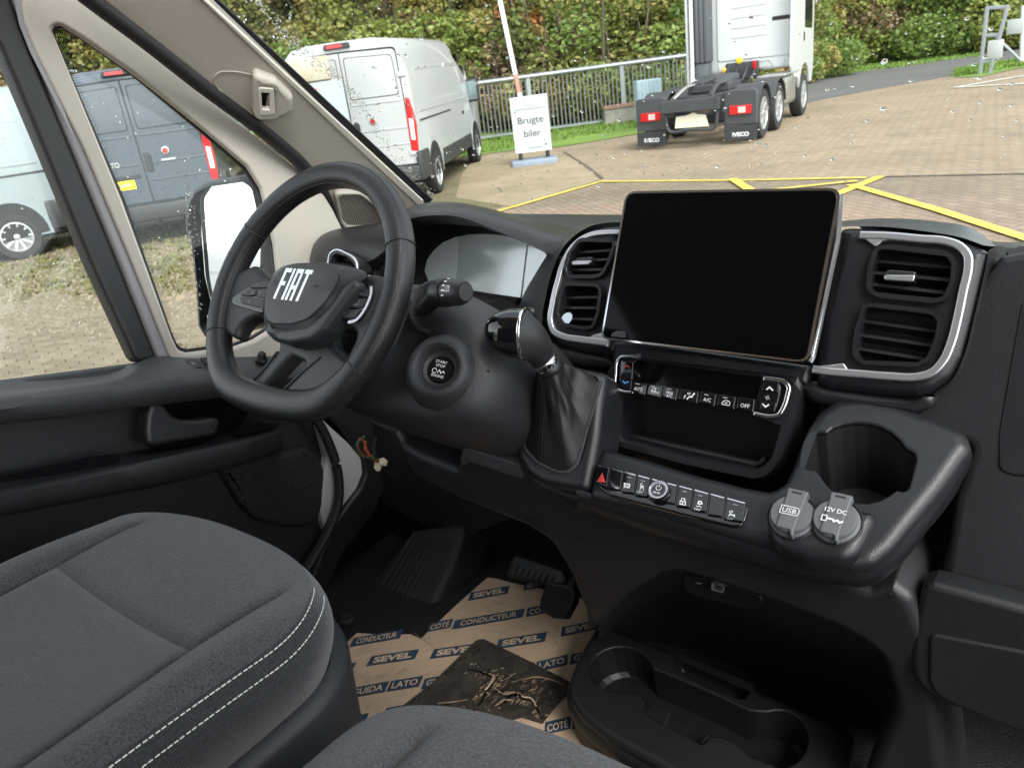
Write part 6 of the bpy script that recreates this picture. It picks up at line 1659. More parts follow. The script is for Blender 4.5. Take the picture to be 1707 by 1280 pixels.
# thumb switches
PBT = PWH.off(.0085)
bl = plate('switch_pad', PBT, z6((300, 650), (330, 630), (400, 585, .01), (480, 580), (470, 640), (440, 730), (400, 720), (312, 692, .008), (292, 680)), m_gloss, wheel, depth=.012, bev=.002, r=.004)
for p in (((368, 612), (408, 586), (476, 586), (468, 610), (400, 612)), ((332, 645), (360, 618), (392, 618), (380, 648)), ((376, 622), (410, 618), (404, 645), (374, 646)), ((414, 618), (462, 618), (448, 660), (408, 652)), ((330, 655), (378, 652), (446, 668), (424, 702), (340, 682)), ((424, 700), (440, 672), (448, 676), (440, 725))):
    k_ = plate('button', PBT.off(.003), z6(*p), m_hub, bl, depth=.006, bev=.0012, r=.0015)
for p in (((412, 600), (418, 594), (424, 601)), ((366, 626), (358, 632), (366, 638)), ((426, 630), (434, 637), (424, 643)), ((372, 672), (376, 680), (384, 674)), ((384, 630), (398, 628), (394, 640), (384, 640))):
    mesh('symbol', *stroke_vf(PBT.off(.0032), z6(*p), .0007), m_printg, bl, smooth=False)
br = plate('switch_pad', PBT, z6((868, 600, .006), (890, 590), (938, 596, .004), (940, 640), (918, 700), (885, 755, .008), (860, 770), (785, 764), (800, 720), (840, 640)), m_gloss, wheel, depth=.012, bev=.002, r=.004)
for p in (((862, 618), (884, 606), (932, 622), (922, 652), (852, 648)), ((846, 656), (920, 660), (900, 700), (826, 704)), ((820, 712), (896, 708), (866, 750), (796, 752))):
    k_ = plate('button', PBT.off(.003), z6(*p), m_hub, br, depth=.006, bev=.0012, r=.0015)
mesh('symbol', *stroke_vf(PBT.off(.0032), z6((862, 690), (882, 690), (890, 668)), .0008), m_printg, br, smooth=False)
for p in (((866, 640), (872, 628), (880, 640)), ((890, 640), (902, 640)), ((810, 740), (822, 726)), ((830, 690), (842, 690))):
    mesh('symbol', *stroke_vf(PBT.off(.0032), z6(*p), .0007), m_printg, br, smooth=False)
ribbon('chrome_line', PBT.off(.0036), z6((942, 600), (940, 640), (922, 690), (895, 735), (872, 760), (830, 772)), .0008, m_silver, br, 24, .003)

# ================================================================== column, stalk, start button
col = thing('steering_column', 'black steering column cover with start button and wiper stalk behind the wheel', 'steering column', WC - WN*.15)
PCL = PWH.off(-.065)
ring0 = [(560, 520), (620, 470), (683, 474), (745, 484), (785, 502), (815, 535), (822, 580), (815, 640), (790, 690), (740, 712), (680, 702), (620, 690), (560, 660), (545, 590)]
r0 = [at(a, b, pl=PCL) for a, b in ring0]
cen = sum(r0, V())/len(r0)
r00 = [cen+(p-cen)*.93+WN*.012 for p in r0]
r1 = [cen+(p-cen)*1.08-WN*.09 for p in r0]
r2 = [cen+(p-cen)*1.12-WN*.26 for p in r0]
rc = [cen+(p-cen)*.2+WN*.014 for p in r0]; rd = [cen+(p-cen)*.01+WN*.014 for p in r0]
m_col = mat('column cover plastic', (.019, .0195, .021), .5, grain=(1000, .45, .0004), var=.12)
loft('cover', [rd, rc, r00, r0, r1, r2], m_col, col, nu=60, nv=18, closed=True, sharp=70)
g0 = at(742, 622, pl=PCL.off(.012)); axs = (WN*.93 + V((.34, 0, .05))).normalized()
ig = lathe('start_housing', [(.0510, -.05), (.0500, -.01), (.0475, .004), (.0430, .016), (.0365, .026), (.0325, .030), (.0290, .0305), (.0262, .028), (.0240, .022), (.0225, .019), (.0205, .0195), (.0190, .018), (.0165, .0165), (.0160, .012)], g0, axs, m_col, col, 48)
pbn = lathe('start_button', [(.0158, .008), (.0158, .0175), (.0145, .019), (.0001, .0194)], g0, axs, m_gloss, ig, 40)
PBN = Pl(g0+axs*.0196, axs)
for s_, yy, ww in (('START', .0085, .0145), ('STOP', .0038, .0115), ('ENGINE', -.0085, .0150)):
    text_on(s_, PBN, 0, yy, .0032, m_print, pbn, w=ww, px_in=False)
mesh('symbol', *stroke_vf(PBN, [(-.0055+.0028*cos(k*.7), -.0032+.0028*sin(k*.7)) for k in range(9)], .0007, px=False), m_print, pbn, smooth=False)
mesh('symbol', *stroke_vf(PBN, [(-.0015, -.005), (.0005, -.001), (.003, -.005), (.0055, -.0015), (.0075, -.004)], .0009, px=False), m_print, pbn, smooth=False)
# seam round the cover and stalk pocket
tube('cover_seam', [at(a, b, pl=PCL.off(.003)) for a, b in ((655, 520), (690, 538), (735, 560), (790, 590), (815, 620))], .0012, m_rubber, col, n=16, seg=6)
pkt = lathe('stalk_pocket', [(.036, -.004), (.036, .002), (.033, .004), (.030, .001), (.028, -.004)], at(727, 512, pl=PCL.off(.012)), (WN+V((.5, 0, .15))).normalized(), m_col, col, 32)
s0 = at(702, 520, pl=PCL.off(.010)); s1 = at(724, 500, pl=PCL.off(.050)); s2 = at(738, 488, pl=PCL.off(.060)); s3 = at(776, 487, pl=PCL.off(.068))
stk = tube('wiper_stalk', [s0, s1, s2], [.0085, .0095, .0105], m_pod, col, n=10, seg=14)
ax2 = (s3-s2).normalized(); sl = (s3-s2).length
lathe('stalk_collar', [(.009, -.010), (.0160, -.008), (.0168, -.002), (.0168, .008), (.0160, .010)], s2, ax2, m_pod, stk, 28)
ky = mat('stalk grip', (.016, .016, .018), .4)
lathe('stalk_grip', [(.0145, .010), (.0158, .012), (.0152, .03), (.0132, sl-.004), (.0112, sl), (.0108, sl-.001), (.0100, sl+.001), (.0001, sl+.001)], s2, ax2, ky, stk, 28)
PST = Pl(s2+ax2*(sl*.6)+V((-.1, -.8, .5)).normalized()*.0150, V((-.15, -.82, .55)), ax2)
for pts in ([(-.004, -.003), (-.001, .003), (.004, .003), (.005, -.003)], [(0, -.002), (.003, .002)]):
    mesh('symbol', *stroke_vf(PST, pts, .0008, closed=len(pts) > 2, px=False), m_print, stk, smooth=False)
for k in range(5):
    a = -.9+.35*k; d_ = (V((0, -.82, .55))*cos(a) + ax2.cross(V((0, -.82, .55)))*sin(a)).normalized()
    pp = s2+ax2*.0165+d_*.0162
    mesh('symbol', *stroke_vf(Pl(pp, d_, ax2), [(-.0012, 0), (.0012, 0)], .002, lift=.0003, px=False), m_print, stk, smooth=False)
plate('lower_knob', PCL.off(.004), z7((240, 1035), (300, 1030), (420, 1045), (480, 1080, .01), (475, 1120, .01), (430, 1135), (330, 1130), (270, 1090)), m_col, col, depth=.012, bev=.004, r=.01)
# brackets under the column (dark void behind)
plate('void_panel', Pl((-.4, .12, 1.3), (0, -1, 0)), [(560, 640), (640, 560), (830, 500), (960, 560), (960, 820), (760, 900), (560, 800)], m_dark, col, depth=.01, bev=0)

# ================================================================== gear lever
PGL = tilt_plane(at(930, 690, y=-.115), 40)
lev = thing('gear_lever', 'gear lever with glossy black knob, chrome band and creased leather boot', 'gear lever', PGL.o)
bez_out = y3((360, 465, .02), (420, 440), (640, 452, .01), (870, 500, .014), (885, 540, .012), (860, 700), (840, 900), (830, 960), (810, 1060), (770, 1280), (640, 1262), (480, 1230), (380, 1170, .04), (315, 1060, .03), (290, 920, .03), (300, 720), (325, 560))
plate('boot_surround', PGL.off(-.004), bez_out, m_grain, lev, depth=.06, bev=.012, r=.014, nb=5)
bi = y3((395, 490, .01), (430, 478), (650, 470, .01), (842, 520, .014), (858, 552, .010), (820, 700), (760, 900), (735, 1000), (700, 1110, .02), (640, 1162, .02), (570, 1158, .02), (450, 1100, .02), (362, 1010, .03), (340, 900), (345, 700), (370, 540))
plate('boot_frame', PGL.off(.0), bi, m_armtop, lev, depth=.02, bev=.003, r=.01, holes=[shrink(bi, .93)])
plate('boot_floor', PGL.off(-.006), shrink(bi, .97), m_armtop, lev, depth=.004, bev=.0)
gp_ = plate('gate_plate', PGL.off(.002), y3((382, 560, .005), (395, 510, .01), (440, 500), (430, 640), (402, 762, .008), (372, 765, .006), (368, 730)), m_pod, lev, depth=.004, bev=.001, r=.004)
ribbon('gate_line', PGL.off(.0032), y3((440, 516), (405, 520), (385, 560), (372, 680), (370, 745), (384, 764), (402, 758)), .0012, m_printg, gp_, 24, .001)
for p in (((412, 655), (424, 652)), ((418, 655), (408, 690)), ((400, 690), (412, 700)), ((404, 692), (396, 704)), ((392, 715), (392, 735))):
    mesh('symbol', *stroke_vf(PGL.off(.003), y3(*p), .0014), m_print, gp_, smooth=False)
# leather boot: creased cone from frame up to the sleeve
base = [PGL.p3(p.x, p.y, .0) for p in cont2(PGL, shrink(bi, .93), True, .012, 0)]
base = catmull(base, 72, True)
top_c = at(915, 612, pl=PGL.off(.060)); ktop = at(875, 560, pl=PGL.off(.105)); ax3 = (ktop-top_c).normalized()
e1 = ax3.cross(V((0, 0, 1))).normalized(); e2 = e1.cross(ax3)
vs = []; K = 22
b0 = sum(base, V())/len(base)
for k in range(K+1):
    f = k/K
    for i, p in enumerate(base):
        d_ = (p-b0); an = math.atan2(d_.dot(e2), d_.dot(e1))
        tp = top_c + (e1*cos(an)+e2*sin(an))*.0160
        g_ = f**.75
        q = p*(1-g_)+tp*g_
        ctr = b0*(1-g_)+top_c*g_
        bul = sin(pi*f)
        fold = 1 + .11*bul*sin(4*an+1.6*f+.6) + .05*bul*sin(9*an-3*f) + .04*sin(13*f+3*an)*bul + .02*bul*sin(17*an+9*f)
        q = ctr+(q-ctr)*fold*(1-.12*bul)
        vs.append(q)
n = len(base)
fs = [[k*n+i, k*n+(i+1) % n, (k+1)*n+(i+1) % n, (k+1)*n+i] for k in range(K) for i in range(n)]
bm = bmesh.new(); bv = [bm.verts.new(v) for v in vs]
for f in fs: bm.faces.new([bv[i] for i in f])
bmesh.ops.recalc_face_normals(bm, faces=bm.faces[:]); bm.verts.index_update()
fs = [[v.index for v in f.verts] for f in bm.faces]; bm.free()
boot = mesh('leather_boot', vs, fs, m_boot, lev, sharp=80)
# seam with stitches down the front of the boot
ids = [min(range(n), key=lambda i: (base[i]-at(900, 770, pl=PGL)).length)]*(K+1)
sm = [vs[k*n+ids[0]+0] for k in range(K+1)]
mesh('boot_seam', *tube_vf([p+PGL.n*.001 for p in sm], .0012, seg=6), m_boot, boot)
mb = MB()
fine = catmull(sm, 80)
for k in range(2, 78, 2):
    for s_ in (-.0035, .0035):
        off_ = PGL.u*s_+PGL.n*.0013
        mb.add(tube_vf([fine[k]+off_, fine[k+1]+off_], .0006, seg=5))
tag(mb.build('stitches', m_rubber, boot), kind='stuff')
lathe('collar', [(.0165, -.006), (.0172, -.003), (.0172, .002), (.0160, .004)], top_c, ax3, m_pod, lev, 32)
lathe('chrome_band', [(.0152, .003), (.0158, .005), (.0158, .012), (.0150, .014)], top_c, ax3, m_silver2, lev, 32)
def rings(name, rr, m, parent, sharp=60):
    n = len(rr[0]); vs = [p for r in rr for p in r]
    fs = [[k*n+i, k*n+(i+1) % n, (k+1)*n+(i+1) % n, (k+1)*n+i] for k in range(len(rr)-1) for i in range(n)]
    fs += [list(range(n))[::-1], [(len(rr)-1)*n+i for i in range(n)]]
    bm = bmesh.new(); bv = [bm.verts.new(v) for v in vs]
    for f in fs: bm.faces.new([bv[i] for i in f])
    bmesh.ops.recalc_face_normals(bm, faces=bm.faces[:]); bm.verts.index_update()
    fs = [[v.index for v in f.verts] for f in bm.faces]; bm.free()
    return mesh(name, vs, fs, m, parent, sharp=sharp)
# knob: glossy dome towards the driver, silver ring, sleeve tapering into the chrome band
kx = V((-.93, -.28, .05)).normalized()
kcn = at(876, 557, pl=PGL.off(.125))
a_ = kx.cross(V((-.16, .10, 1))).normalized(); b_k = a_.cross(kx)
def ov(c, d, w1, h1, ax_=None, tw=None):
    out = []
    A, B = (a_, b_k) if tw is None else tw
    for k in range(40):
        an = 2*pi*k/40; c_, d2 = cos(an), sin(an)
        c_ = math.copysign(abs(c_)**.86, c_); d2 = math.copysign(abs(d2)**.86, d2)
        out.append(c + kx*d + A*(w1*c_) + B*(h1*d2))
    return out
KW, KH = .0235, .0290
dome_k = [ov(kcn+b_k*.0, d, KW*s, KH*s) for d, s in ((.003, .97), (.014, .965), (.025, .91), (.034, .80), (.041, .65), (.0455, .45), (.048, .22), (.0485, .04))]
cend = top_c+ax3*.013
e1k = (a_-ax3*a_.dot(ax3)).normalized(); e2k = ax3.cross(e1k)
if e2k.dot(b_k) < 0: e2k = -e2k
slv = []
for k in range(13):
    f = k/12; g = f*f*(3-2*f)
    mid = kcn*(1-f)+cend*f + V((.006, -.004, .004))*sin(pi*f)
    A = (a_*(1-g)+e1k*g).normalized(); B = (b_k*(1-g)+e2k*g).normalized()
    w1 = KW*(1-f)**1.0*.99+.0150*f; h1 = KH*.99*(1-f)**1.25+.0150*(1-(1-f)**1.25)
    slv.append([mid+A*(w1*cos(2*pi*q/40))+B*(h1*sin(2*pi*q/40)) for q in range(40)])
kb = rings('sleeve', slv, m_knobw, lev)
rings('silver_ring', [ov(kcn, -.001, KW*.99, KH*.99), ov(kcn, -.0005, KW*1.02, KH*1.02), ov(kcn, .0022, KW*1.02, KH*1.02), ov(kcn, .0032, KW*.96, KH*.96)], m_silver2, kb)
rings('gloss_knob', dome_k, m_gloss, kb)
plate('release_button', Pl(at(884, 530, pl=PGL.off(.115)), (.70, -.55, .45), (0, 1, 0)), y3((378, 90), (410, 84), (438, 98), (450, 185), (440, 210), (424, 150)), m_gloss, kb, depth=.010, bev=.003, r=.003)
# ================================================================== seats
def fabric(name, c, scale, kind, strength=.6, dist=.0008, sheen=.25):
    m, t, b = nodes(name)
    b.inputs['Roughness'].default_value = .92
    b.inputs['Sheen Weight'].default_value = sheen
    b.inputs['Sheen Roughness'].default_value = .5
    n0 = tex(t, 'Noise', 7, Detail=4)
    n1 = tex(t, 'Noise', scale, Detail=4, Roughness=.75)
    r = ramp(t, n1.outputs['Fac'], .38, .64, tuple(v*.32 for v in c), tuple(v*1.9 for v in c))
    x = mix_col(t, None, r.outputs[0], (0, 0, 0)); x.blend_type = 'MULTIPLY'
    t.links.new(n0.outputs['Fac'], x.inputs[0]); x.inputs[7].default_value = (.8, .8, .8, 1)
    t.links.new(x.outputs[2], b.inputs['Base Color'])
    if kind == 'rib':
        wv = tex(t, 'Wave', scale*.28)
        wv.inputs['Distortion'].default_value = .25; wv.bands_direction = 'Z'
        bump(t, wv.outputs['Fac'], strength*.6, dist*.7, b)
    else:
        v = tex(t, 'Noise', scale*.8, Detail=5, Roughness=.8)
        bump(t, v.outputs['Fac'], strength, dist, b)
    return m
FC = (.034, .0352, .0365)
m_fab = fabric('flat woven seat cloth', tuple(v*1.25 for v in FC), 520, 'n', .9, .0016, .35)
m_fab2 = fabric('loop woven seat cloth', tuple(v*1.35 for v in FC), 380, 'n', 1, .0028, .35)
m_rib = fabric('ribbed seat cloth', tuple(v*.62 for v in FC), 420, 'rib', .8, .0016, .3)  # colour darkened to paint the shade on the seat sides
m_thread = mat('white thread', (.75, .74, .70), .7)
m_skirt = mat('seat base plastic', (.034, .035, .038), .45, grain=(700, .6, .0006))
def sstep(a, b, x):
    t = max(0, min(1, (x-a)/(b-a))); return t*t*(3-2*t)
class Seat:
    def __init__(s, xc, yf, z, hw, inner, depth, cross):
        s.xc, s.yf, s.z, s.hw, s.inner, s.depth, s.cross = xc, yf, z, hw, inner, depth, cross
    def h(s, x, y):
        """height of the cushion above (x, y); y measured back from the front edge"""
        fr = s.front(x)
        d = y-fr
        ax = abs(x)
        h = .0
        h -= .014*(1-(x/s.inner)**2 if ax < s.inner else 0)*sstep(.02, .2, y)
        if ax > s.inner:
            b = (ax-s.inner)/(s.hw-s.inner)
            h += .013*sin(pi*min(1, b*.9))*sstep(.0, .16, d)
            h -= .008*max(0, b-.55)**2/.2
        if d < .10: h -= .018*(1-.85*min(1, ax/s.hw)**3)*(1-max(0, d)/.10)**2.2
        for g in (s.inner, -s.inner): h -= .0075*math.exp(-((x-g)/.0060)**2)*sstep(.012, .05, d)
        if ax < s.inner: h -= .007*math.exp(-((y-s.cross)/.006)**2)
        return s.z+h
    def front(s, x):
        q = min(1, abs(x)/s.hw)
        return .125*(1-(1-q**2.5)**(1/2.5))
    def pt(s, x, y): return V((s.xc+x, s.yf-y, s.h(x, y)))
    def patch(s, name, m, parent, x0, x1, y0, y1_, nx=28, ny=44, seam_front=False):
        vs = []; fs = []
        for j in range(ny+1):
            for i in range(nx+1):
                q_ = i/nx; x = x0+(x1-x0)*(q_ if abs(x0) < s.hw and abs(x1) < s.hw else (1-(1-q_)**2.2 if x1 >= s.hw else q_**2.2)); f = s.front(x); q = (j/ny)
                a = y0+f if y0 <= 0 else y0
                y = a+(y1_-a)*q**1.25 if y0 <= 0 else a+(y1_-a)*q
                vs.append(s.pt(x, y))
        for j in range(ny):
            for i in range(nx):
                a = j*(nx+1)+i
                fs.append([a, a+nx+1, a+nx+2, a+1])
        return mesh(name, vs, fs, m, parent, sharp=80)
    def outline(s, y1_, n=60):
        """right-hand edge of the cushion top: along the front and back down both sides"""
        pts = []
        for i in range(n+1):
            x = s.hw*sin(pi*(i/n-.5))
            pts.append((x, s.front(x)))
        L = [(-s.hw, s.front(s.hw)+(y1_-s.front(s.hw))*(1-k/24)) for k in range(24)]
        R_ = [(s.hw, s.front(s.hw)+(y1_-s.front(s.hw))*(k/24)) for k in range(1, 25)]
        return L+pts+R_
    def build(s, label, y1_=.56, back=True):
        t = thing('seat', label, 'seat', (s.xc, s.yf-.25, FLOOR))
        s.patch('front_panel', m_fab2, t, -s.inner, s.inner, 0, s.cross, 40, 34)
        s.patch('centre_panel', m_fab, t, -s.inner, s.inner, s.cross, y1_, 40, 40)
        s.patch('bolster', m_fab, t, -s.hw, -s.inner, 0, y1_, 20, 60)
        bo = s.patch('bolster', m_fab, t, s.inner, s.hw, 0, y1_, 20, 60)
        # side band of ribbed cloth, bulging below the stitched edge
        ol = s.outline(y1_)
        vs = []; fs = []; n = len(ol); K = 10
        for k in range(K+1):
            q = k/K
            for x, y in ol:
                p = s.pt(x, y)
                nx_ = x/s.hw; dirv = V((math.copysign(abs(nx_)**6, nx_), (1-abs(nx_)**4)*1.0 if y < .12 else 0, 0))
                if dirv.length > 0: dirv.normalize()
                bul = .020*sin(pi*min(1, q*.85+.08))-.006
                if k == 0: bul = 0
                vs.append(p+dirv*bul+V((0, 0, -.074*q-.020*q*q)))
        for k in range(K):
            for i in range(n-1): fs.append([k*n+i, (k+1)*n+i, (k+1)*n+i+1, k*n+i+1][::-1])
        bm = bmesh.new(); bv = [bm.verts.new(v) for v in vs]
        for f in fs: bm.faces.new([bv[i] for i in f])
        bmesh.ops.recalc_face_normals(bm, faces=bm.faces[:]); bm.verts.index_update()
        sb_ = mesh('side_band', [v.co.copy() for v in bm.verts], [[v.index for v in f.verts] for f in bm.faces], m_rib, t, sharp=80)
        bm.free()
        # twin rows of white stitches along the right edge
        for drop, out_ in ((.004, .002), (.0185, .0085)):
            line = []
            for x, y in ol:
                if x > s.hw*.80:
                    nx_ = x/s.hw; dirv = V((abs(nx_)**6, (1-abs(nx_)**4) if y < .12 else 0, 0)).normalized()
                    line.append(s.pt(x, y)+dirv*out_*1.15+V((0, 0, -drop+.0006)))
            fine = catmull(line, 700); mb = MB(); acc = 0; on = True; start = 0
            L = 0; seg = []
            for k in range(1, 700):
                L += (fine[k]-fine[k-1]).length; seg.append(L)
            tot = L; cnt = int(tot/.0058)
            import bisect
            for c in range(cnt):
                a = bisect.bisect(seg, c*.0058); b = min(698, max(a+1, bisect.bisect(seg, c*.0058+.0040)))
                p, q = fine[a], fine[b]
                if (q-p).length > 1e-5: mb.add(tube_vf([p, (p+q)/2+V((.0004, .0, .0004)), q], .00062, seg=5))
            tag(mb.build('stitches', m_thread, sb_), kind='stuff')
        # moulded plastic base
        lo = []; 
        K = 5
        vs = []; fs = []
        prof_ = ((.016, -.080), (.030, -.083), (.034, -.092), (.028, -.20), (.014, -.34))
        for d_, z_ in prof_:
            for x, y in ol:
                nx_ = x/s.hw; dirv = V((math.copysign(abs(nx_)**6, nx_), (1-abs(nx_)**4) if y < .12 else 0, 0)).normalized()
                p = V((s.xc+x, s.yf-y, s.z-.012))
                vs.append(p+dirv*(d_-.012)+V((0, 0, z_)))
        n = len(ol)
        for k in range(len(prof_)-1):
            for i in range(n-1): fs.append([k*n+i, k*n+i+1, (k+1)*n+i+1, (k+1)*n+i])
        bm = bmesh.new(); bv = [bm.verts.new(v) for v in vs]
        for f in fs: bm.faces.new([bv[i] for i in f])
        bmesh.ops.recalc_face_normals(bm, faces=bm.faces[:]); bm.verts.index_update()
        mesh('seat_base', [v.co.copy() for v in bm.verts], [[v.index for v in f.verts] for f in bm.faces], m_skirt, t, sharp=60)
        bm.free()
        if back:
            vs_, fs_ = bbox_vf((s.xc-s.hw, s.yf-.75, s.z-.03), (s.xc+s.hw, s.yf-.60, s.z+.55), .05, 3)
            mesh('backrest', vs_, fs_, m_fab, t)
        return t
Seat(-.428, -.405, 1.378, .205, .148, .5, .165).build('dark grey cloth driver seat with white stitching along its edge', back=True)
Seat(.150, -.470, 1.385, .225, .160, .5, .30).build('dark grey cloth passenger seat corner at the bottom edge of the view', .40, back=False)

# ================================================================== floor: cardboard, mat stain, pedals, foot rest
PF = Pl((0, 0, FLOOR+.004), (0, 0, 1))
m_card, t, b = nodes('printed cardboard')
b.inputs['Roughness'].default_value = .85
n0 = tex(t, 'Noise', 9, Detail=6); mpn = t.nodes.new('ShaderNodeMapping')
mpn.inputs['Rotation'].default_value = (0, 0, radians(38)); mpn.inputs['Scale'].default_value = (260, 8, 8)
tc_ = t.nodes.new('ShaderNodeTexCoord'); t.links.new(tc_.outputs['Object'], mpn.inputs[0])
nf = t.nodes.new('ShaderNodeTexNoise'); nf.inputs['Scale'].default_value = 1; t.links.new(mpn.outputs[0], nf.inputs['Vector'])
r0_ = ramp(t, n0.outputs['Fac'], .3, .75, (.50, .37, .25), (.64, .49, .35))
x_ = mix_col(t, nf.outputs['Fac'], r0_.outputs[0], (.50, .37, .25))
t.links.new(x_.outputs[2], b.inputs['Base Color'])
nw = tex(t, 'Noise', 5, Detail=5, Roughness=.55)
nd = tex(t, 'Noise', 22, Detail=7, Roughness=.7)
rd = ramp(t, nd.outputs['Fac'], .52, .78)
xd = mix_col(t, rd.outputs[0], x_.outputs[2], (.36, .27, .18)); t.links.new(xd.outputs[2], b.inputs['Base Color'])
bump(t, nf.outputs['Fac'], .5, .001, b, bump(t, nw.outputs['Fac'], .9, .03, b))
card = thing('cardboard_sheet', 'brown printed cardboard sheet covering the driver floor, dirty and torn in the middle', 'cardboard', PF.o+V((-.4, -.1, 0)))
co_ = y6((585, 643), (610, 646), (660, 660), (720, 672), (800, 688), (880, 705), (960, 740), (990, 900), (1010, 1060), (1060, 1200), (1000, 1300), (600, 1420), (40, 1420), (-60, 1200), (30, 960), (88, 885), (150, 828), (250, 836), (330, 832), (362, 848), (470, 745))
plate('sheet', PF, co_, m_card, card, depth=.004, bev=.0008)
m_ink = mat('dark blue print on cardboard', (.025, .05, .085), .8, var=.35, vscale=60)
m_inkpale = mat('unprinted letters of the cardboard', (.58, .45, .32), .85, var=.12, vscale=30)
def stamp(s_, a, b, h=.0235, tw=.80, dim=False):
    (ax, ay), (bx, by) = y6(a, b)
    p, q = V(PF.to2(ax, ay)), V(PF.to2(bx, by))
    d = (q-p); L = d.length; d.normalize(); n = V((-d.y, d.x)); c = (p+q)/2
    sk = n*h*.5+d*h*.16; e = d*L/2
    pts = [c-e-sk, c+e-sk, c+e+sk, c-e+sk]
    pr_ = plate('print_block', PF.off(.0008), [(v.x, v.y) for v in pts], m_ink, card, px=False, depth=.0006, bev=0)
    text_on(s_, PF.off(.0010), c.x, c.y, h*.56, m_inkpale, pr_, w=L*tw, shear=.22, rot=math.atan2(d.y, d.x), px_in=False, lift=.0003, bold=.02 if s_ != 'SEVEL' else .045)
for a in (('SEVEL', (525, 709), (656, 685)), ('SEVEL', (708, 676), (790, 660)), ('COTÉ', (388, 812), (466, 797)), ('CONDUCTEUR', (472, 803), (706, 763)), ('COTÉ', (716, 762), (800, 744)),
          ('SEVEL', (832, 826), (960, 800)), ('CONDUCTEUR', (132, 862), (300, 832)), ('SEVEL', (190, 924), (350, 900)), ('SEVEL', (400, 900), (564, 878)), ('SEVEL', (618, 868), (780, 842)),
          ('SEVEL', (-10, 972), (140, 944)), ('LATO', (10, 1052), (112, 1030)), ('GUIDA', (122, 1032), (250, 1008)), ('LATO', (256, 1008), (364, 990)), ('GUIDA', (370, 1000), (490, 978)), ('LATO', (496, 985), (592, 966)),
          ('GUIDA', (604, 970), (738, 944)), ('LATO', (748, 944), (852, 918)), ('GUIDA', (862, 918), (980, 896)), ('SEVEL', (40, 1146), (182, 1116)), ('SEVEL', (780, 1040), (900, 1012)), ('COTÉ', (776, 1148), (862, 1128)), ('CONDUCTEUR', (870, 1130), (1050, 1096)), ('SEVEL', (240, 1100), (400, 1070))):
    stamp(*a)
# wet dirty patch worn into the sheet, with ragged tears
m_wet = bpy.data.materials.new('wet dirt on cardboard'); m_wet.use_nodes = True
t = m_wet.node_tree; b = t.nodes['Principled BSDF']
n0 = tex(t, 'Noise', 34, Detail=8, Roughness=.7)
r0_ = ramp(t, n0.outputs['Fac'], .35, .75, (.035, .030, .025), (.085, .072, .058)); t.links.new(r0_.outputs[0], b.inputs['Base Color'])
b.inputs['Roughness'].default_value = .6
ra_ = ramp(t, n0.outputs['Fac'], .25, .60, (.62, .62, .62), (.93, .93, .93)); t.links.new(ra_.outputs[0], b.inputs['Alpha'])
bump(t, n0.outputs['Fac'], .5, .002, b)
rs = random.Random(5)
wet = plate('wet_patch', PF.off(.0018), y6((545, 855, .01), (572, 848, .008), (600, 862), (690, 905), (770, 945), (862, 992, .01), (850, 1030), (800, 1090), (768, 1132), (700, 1110), (560, 1150), (285, 1085), (330, 1050), (400, 995)), m_wet, card, depth=.0008, bev=0, r=.003)
def ragged(pts, amp=5, sub=4):
    out = []
    for i in range(len(pts)):
        a, b_ = pts[i], pts[(i+1) % len(pts)]
        for k in range(sub):
            q = k/sub; out.append((a[0]*(1-q)+b_[0]*q+rs.uniform(-amp, amp), a[1]*(1-q)+b_[1]*q+rs.uniform(-amp, amp)))
    return y6(*out)
def strip(pts, w0, w1, lift, m, name, jag=3.0):
    """ragged strip along a line of picture points"""
    f = catmull([V((a, b_, 0)) for a, b_ in pts], len(pts)*7); L = []; Rr = []
    for i, p in enumerate(f):
        d_ = (f[min(len(f)-1, i+1)]-f[max(0, i-1)]).normalized(); n_ = V((-d_.y, d_.x, 0)); q = i/(len(f)-1); w_ = (w0+(w1-w0)*q)*sin(pi*min(.97, max(.06, q)))**.5
        L.append(p+n_*(w_*rs.uniform(.2, 1.0)+rs.uniform(0, jag))); Rr.append(p-n_*(w_*rs.uniform(.2, 1.0)+rs.uniform(0, jag)))
    out = [(p.x, p.y) for p in L]+[(p.x, p.y) for p in reversed(Rr)]
    return plate(name, PF.off(lift), y6(*out), m, card, depth=.0008, bev=0)
cr1 = [(516, 944), (548, 950), (585, 964), (606, 972), (598, 996), (578, 1018), (566, 1046), (548, 1068)]
cr2 = [(592, 976), (606, 1004), (640, 1030), (672, 1030), (700, 1040), (728, 1048), (746, 1072), (764, 1108)]
m_worn = bpy.data.materials.new('worn through cardboard'); m_worn.use_nodes = True
t = m_worn.node_tree; b = t.nodes['Principled BSDF']; b.inputs['Roughness'].default_value = .95
tc_ = t.nodes.new('ShaderNodeTexCoord'); mp_ = t.nodes.new('ShaderNodeMapping'); t.links.new(tc_.outputs['Object'], mp_.inputs[0])
mp_.inputs['Rotation'].default_value = (0, 0, radians(38)); mp_.inputs['Scale'].default_value = (150, 34, 34)
na_ = t.nodes.new('ShaderNodeTexNoise'); na_.inputs['Scale'].default_value = 1; na_.inputs['Detail'].default_value = 7; na_.inputs['Roughness'].default_value = .75; t.links.new(mp_.outputs[0], na_.inputs['Vector'])
nb2 = tex(t, 'Noise', 28, Detail=6, Roughness=.7)
mm_ = t.nodes.new('ShaderNodeMath'); mm_.operation = 'MULTIPLY'; t.links.new(na_.outputs['Fac'], mm_.inputs[0]); t.links.new(nb2.outputs['Fac'], mm_.inputs[1])
ra_ = ramp(t, mm_.outputs[0], .27, .33); t.links.new(ra_.outputs[0], b.inputs['Alpha'])
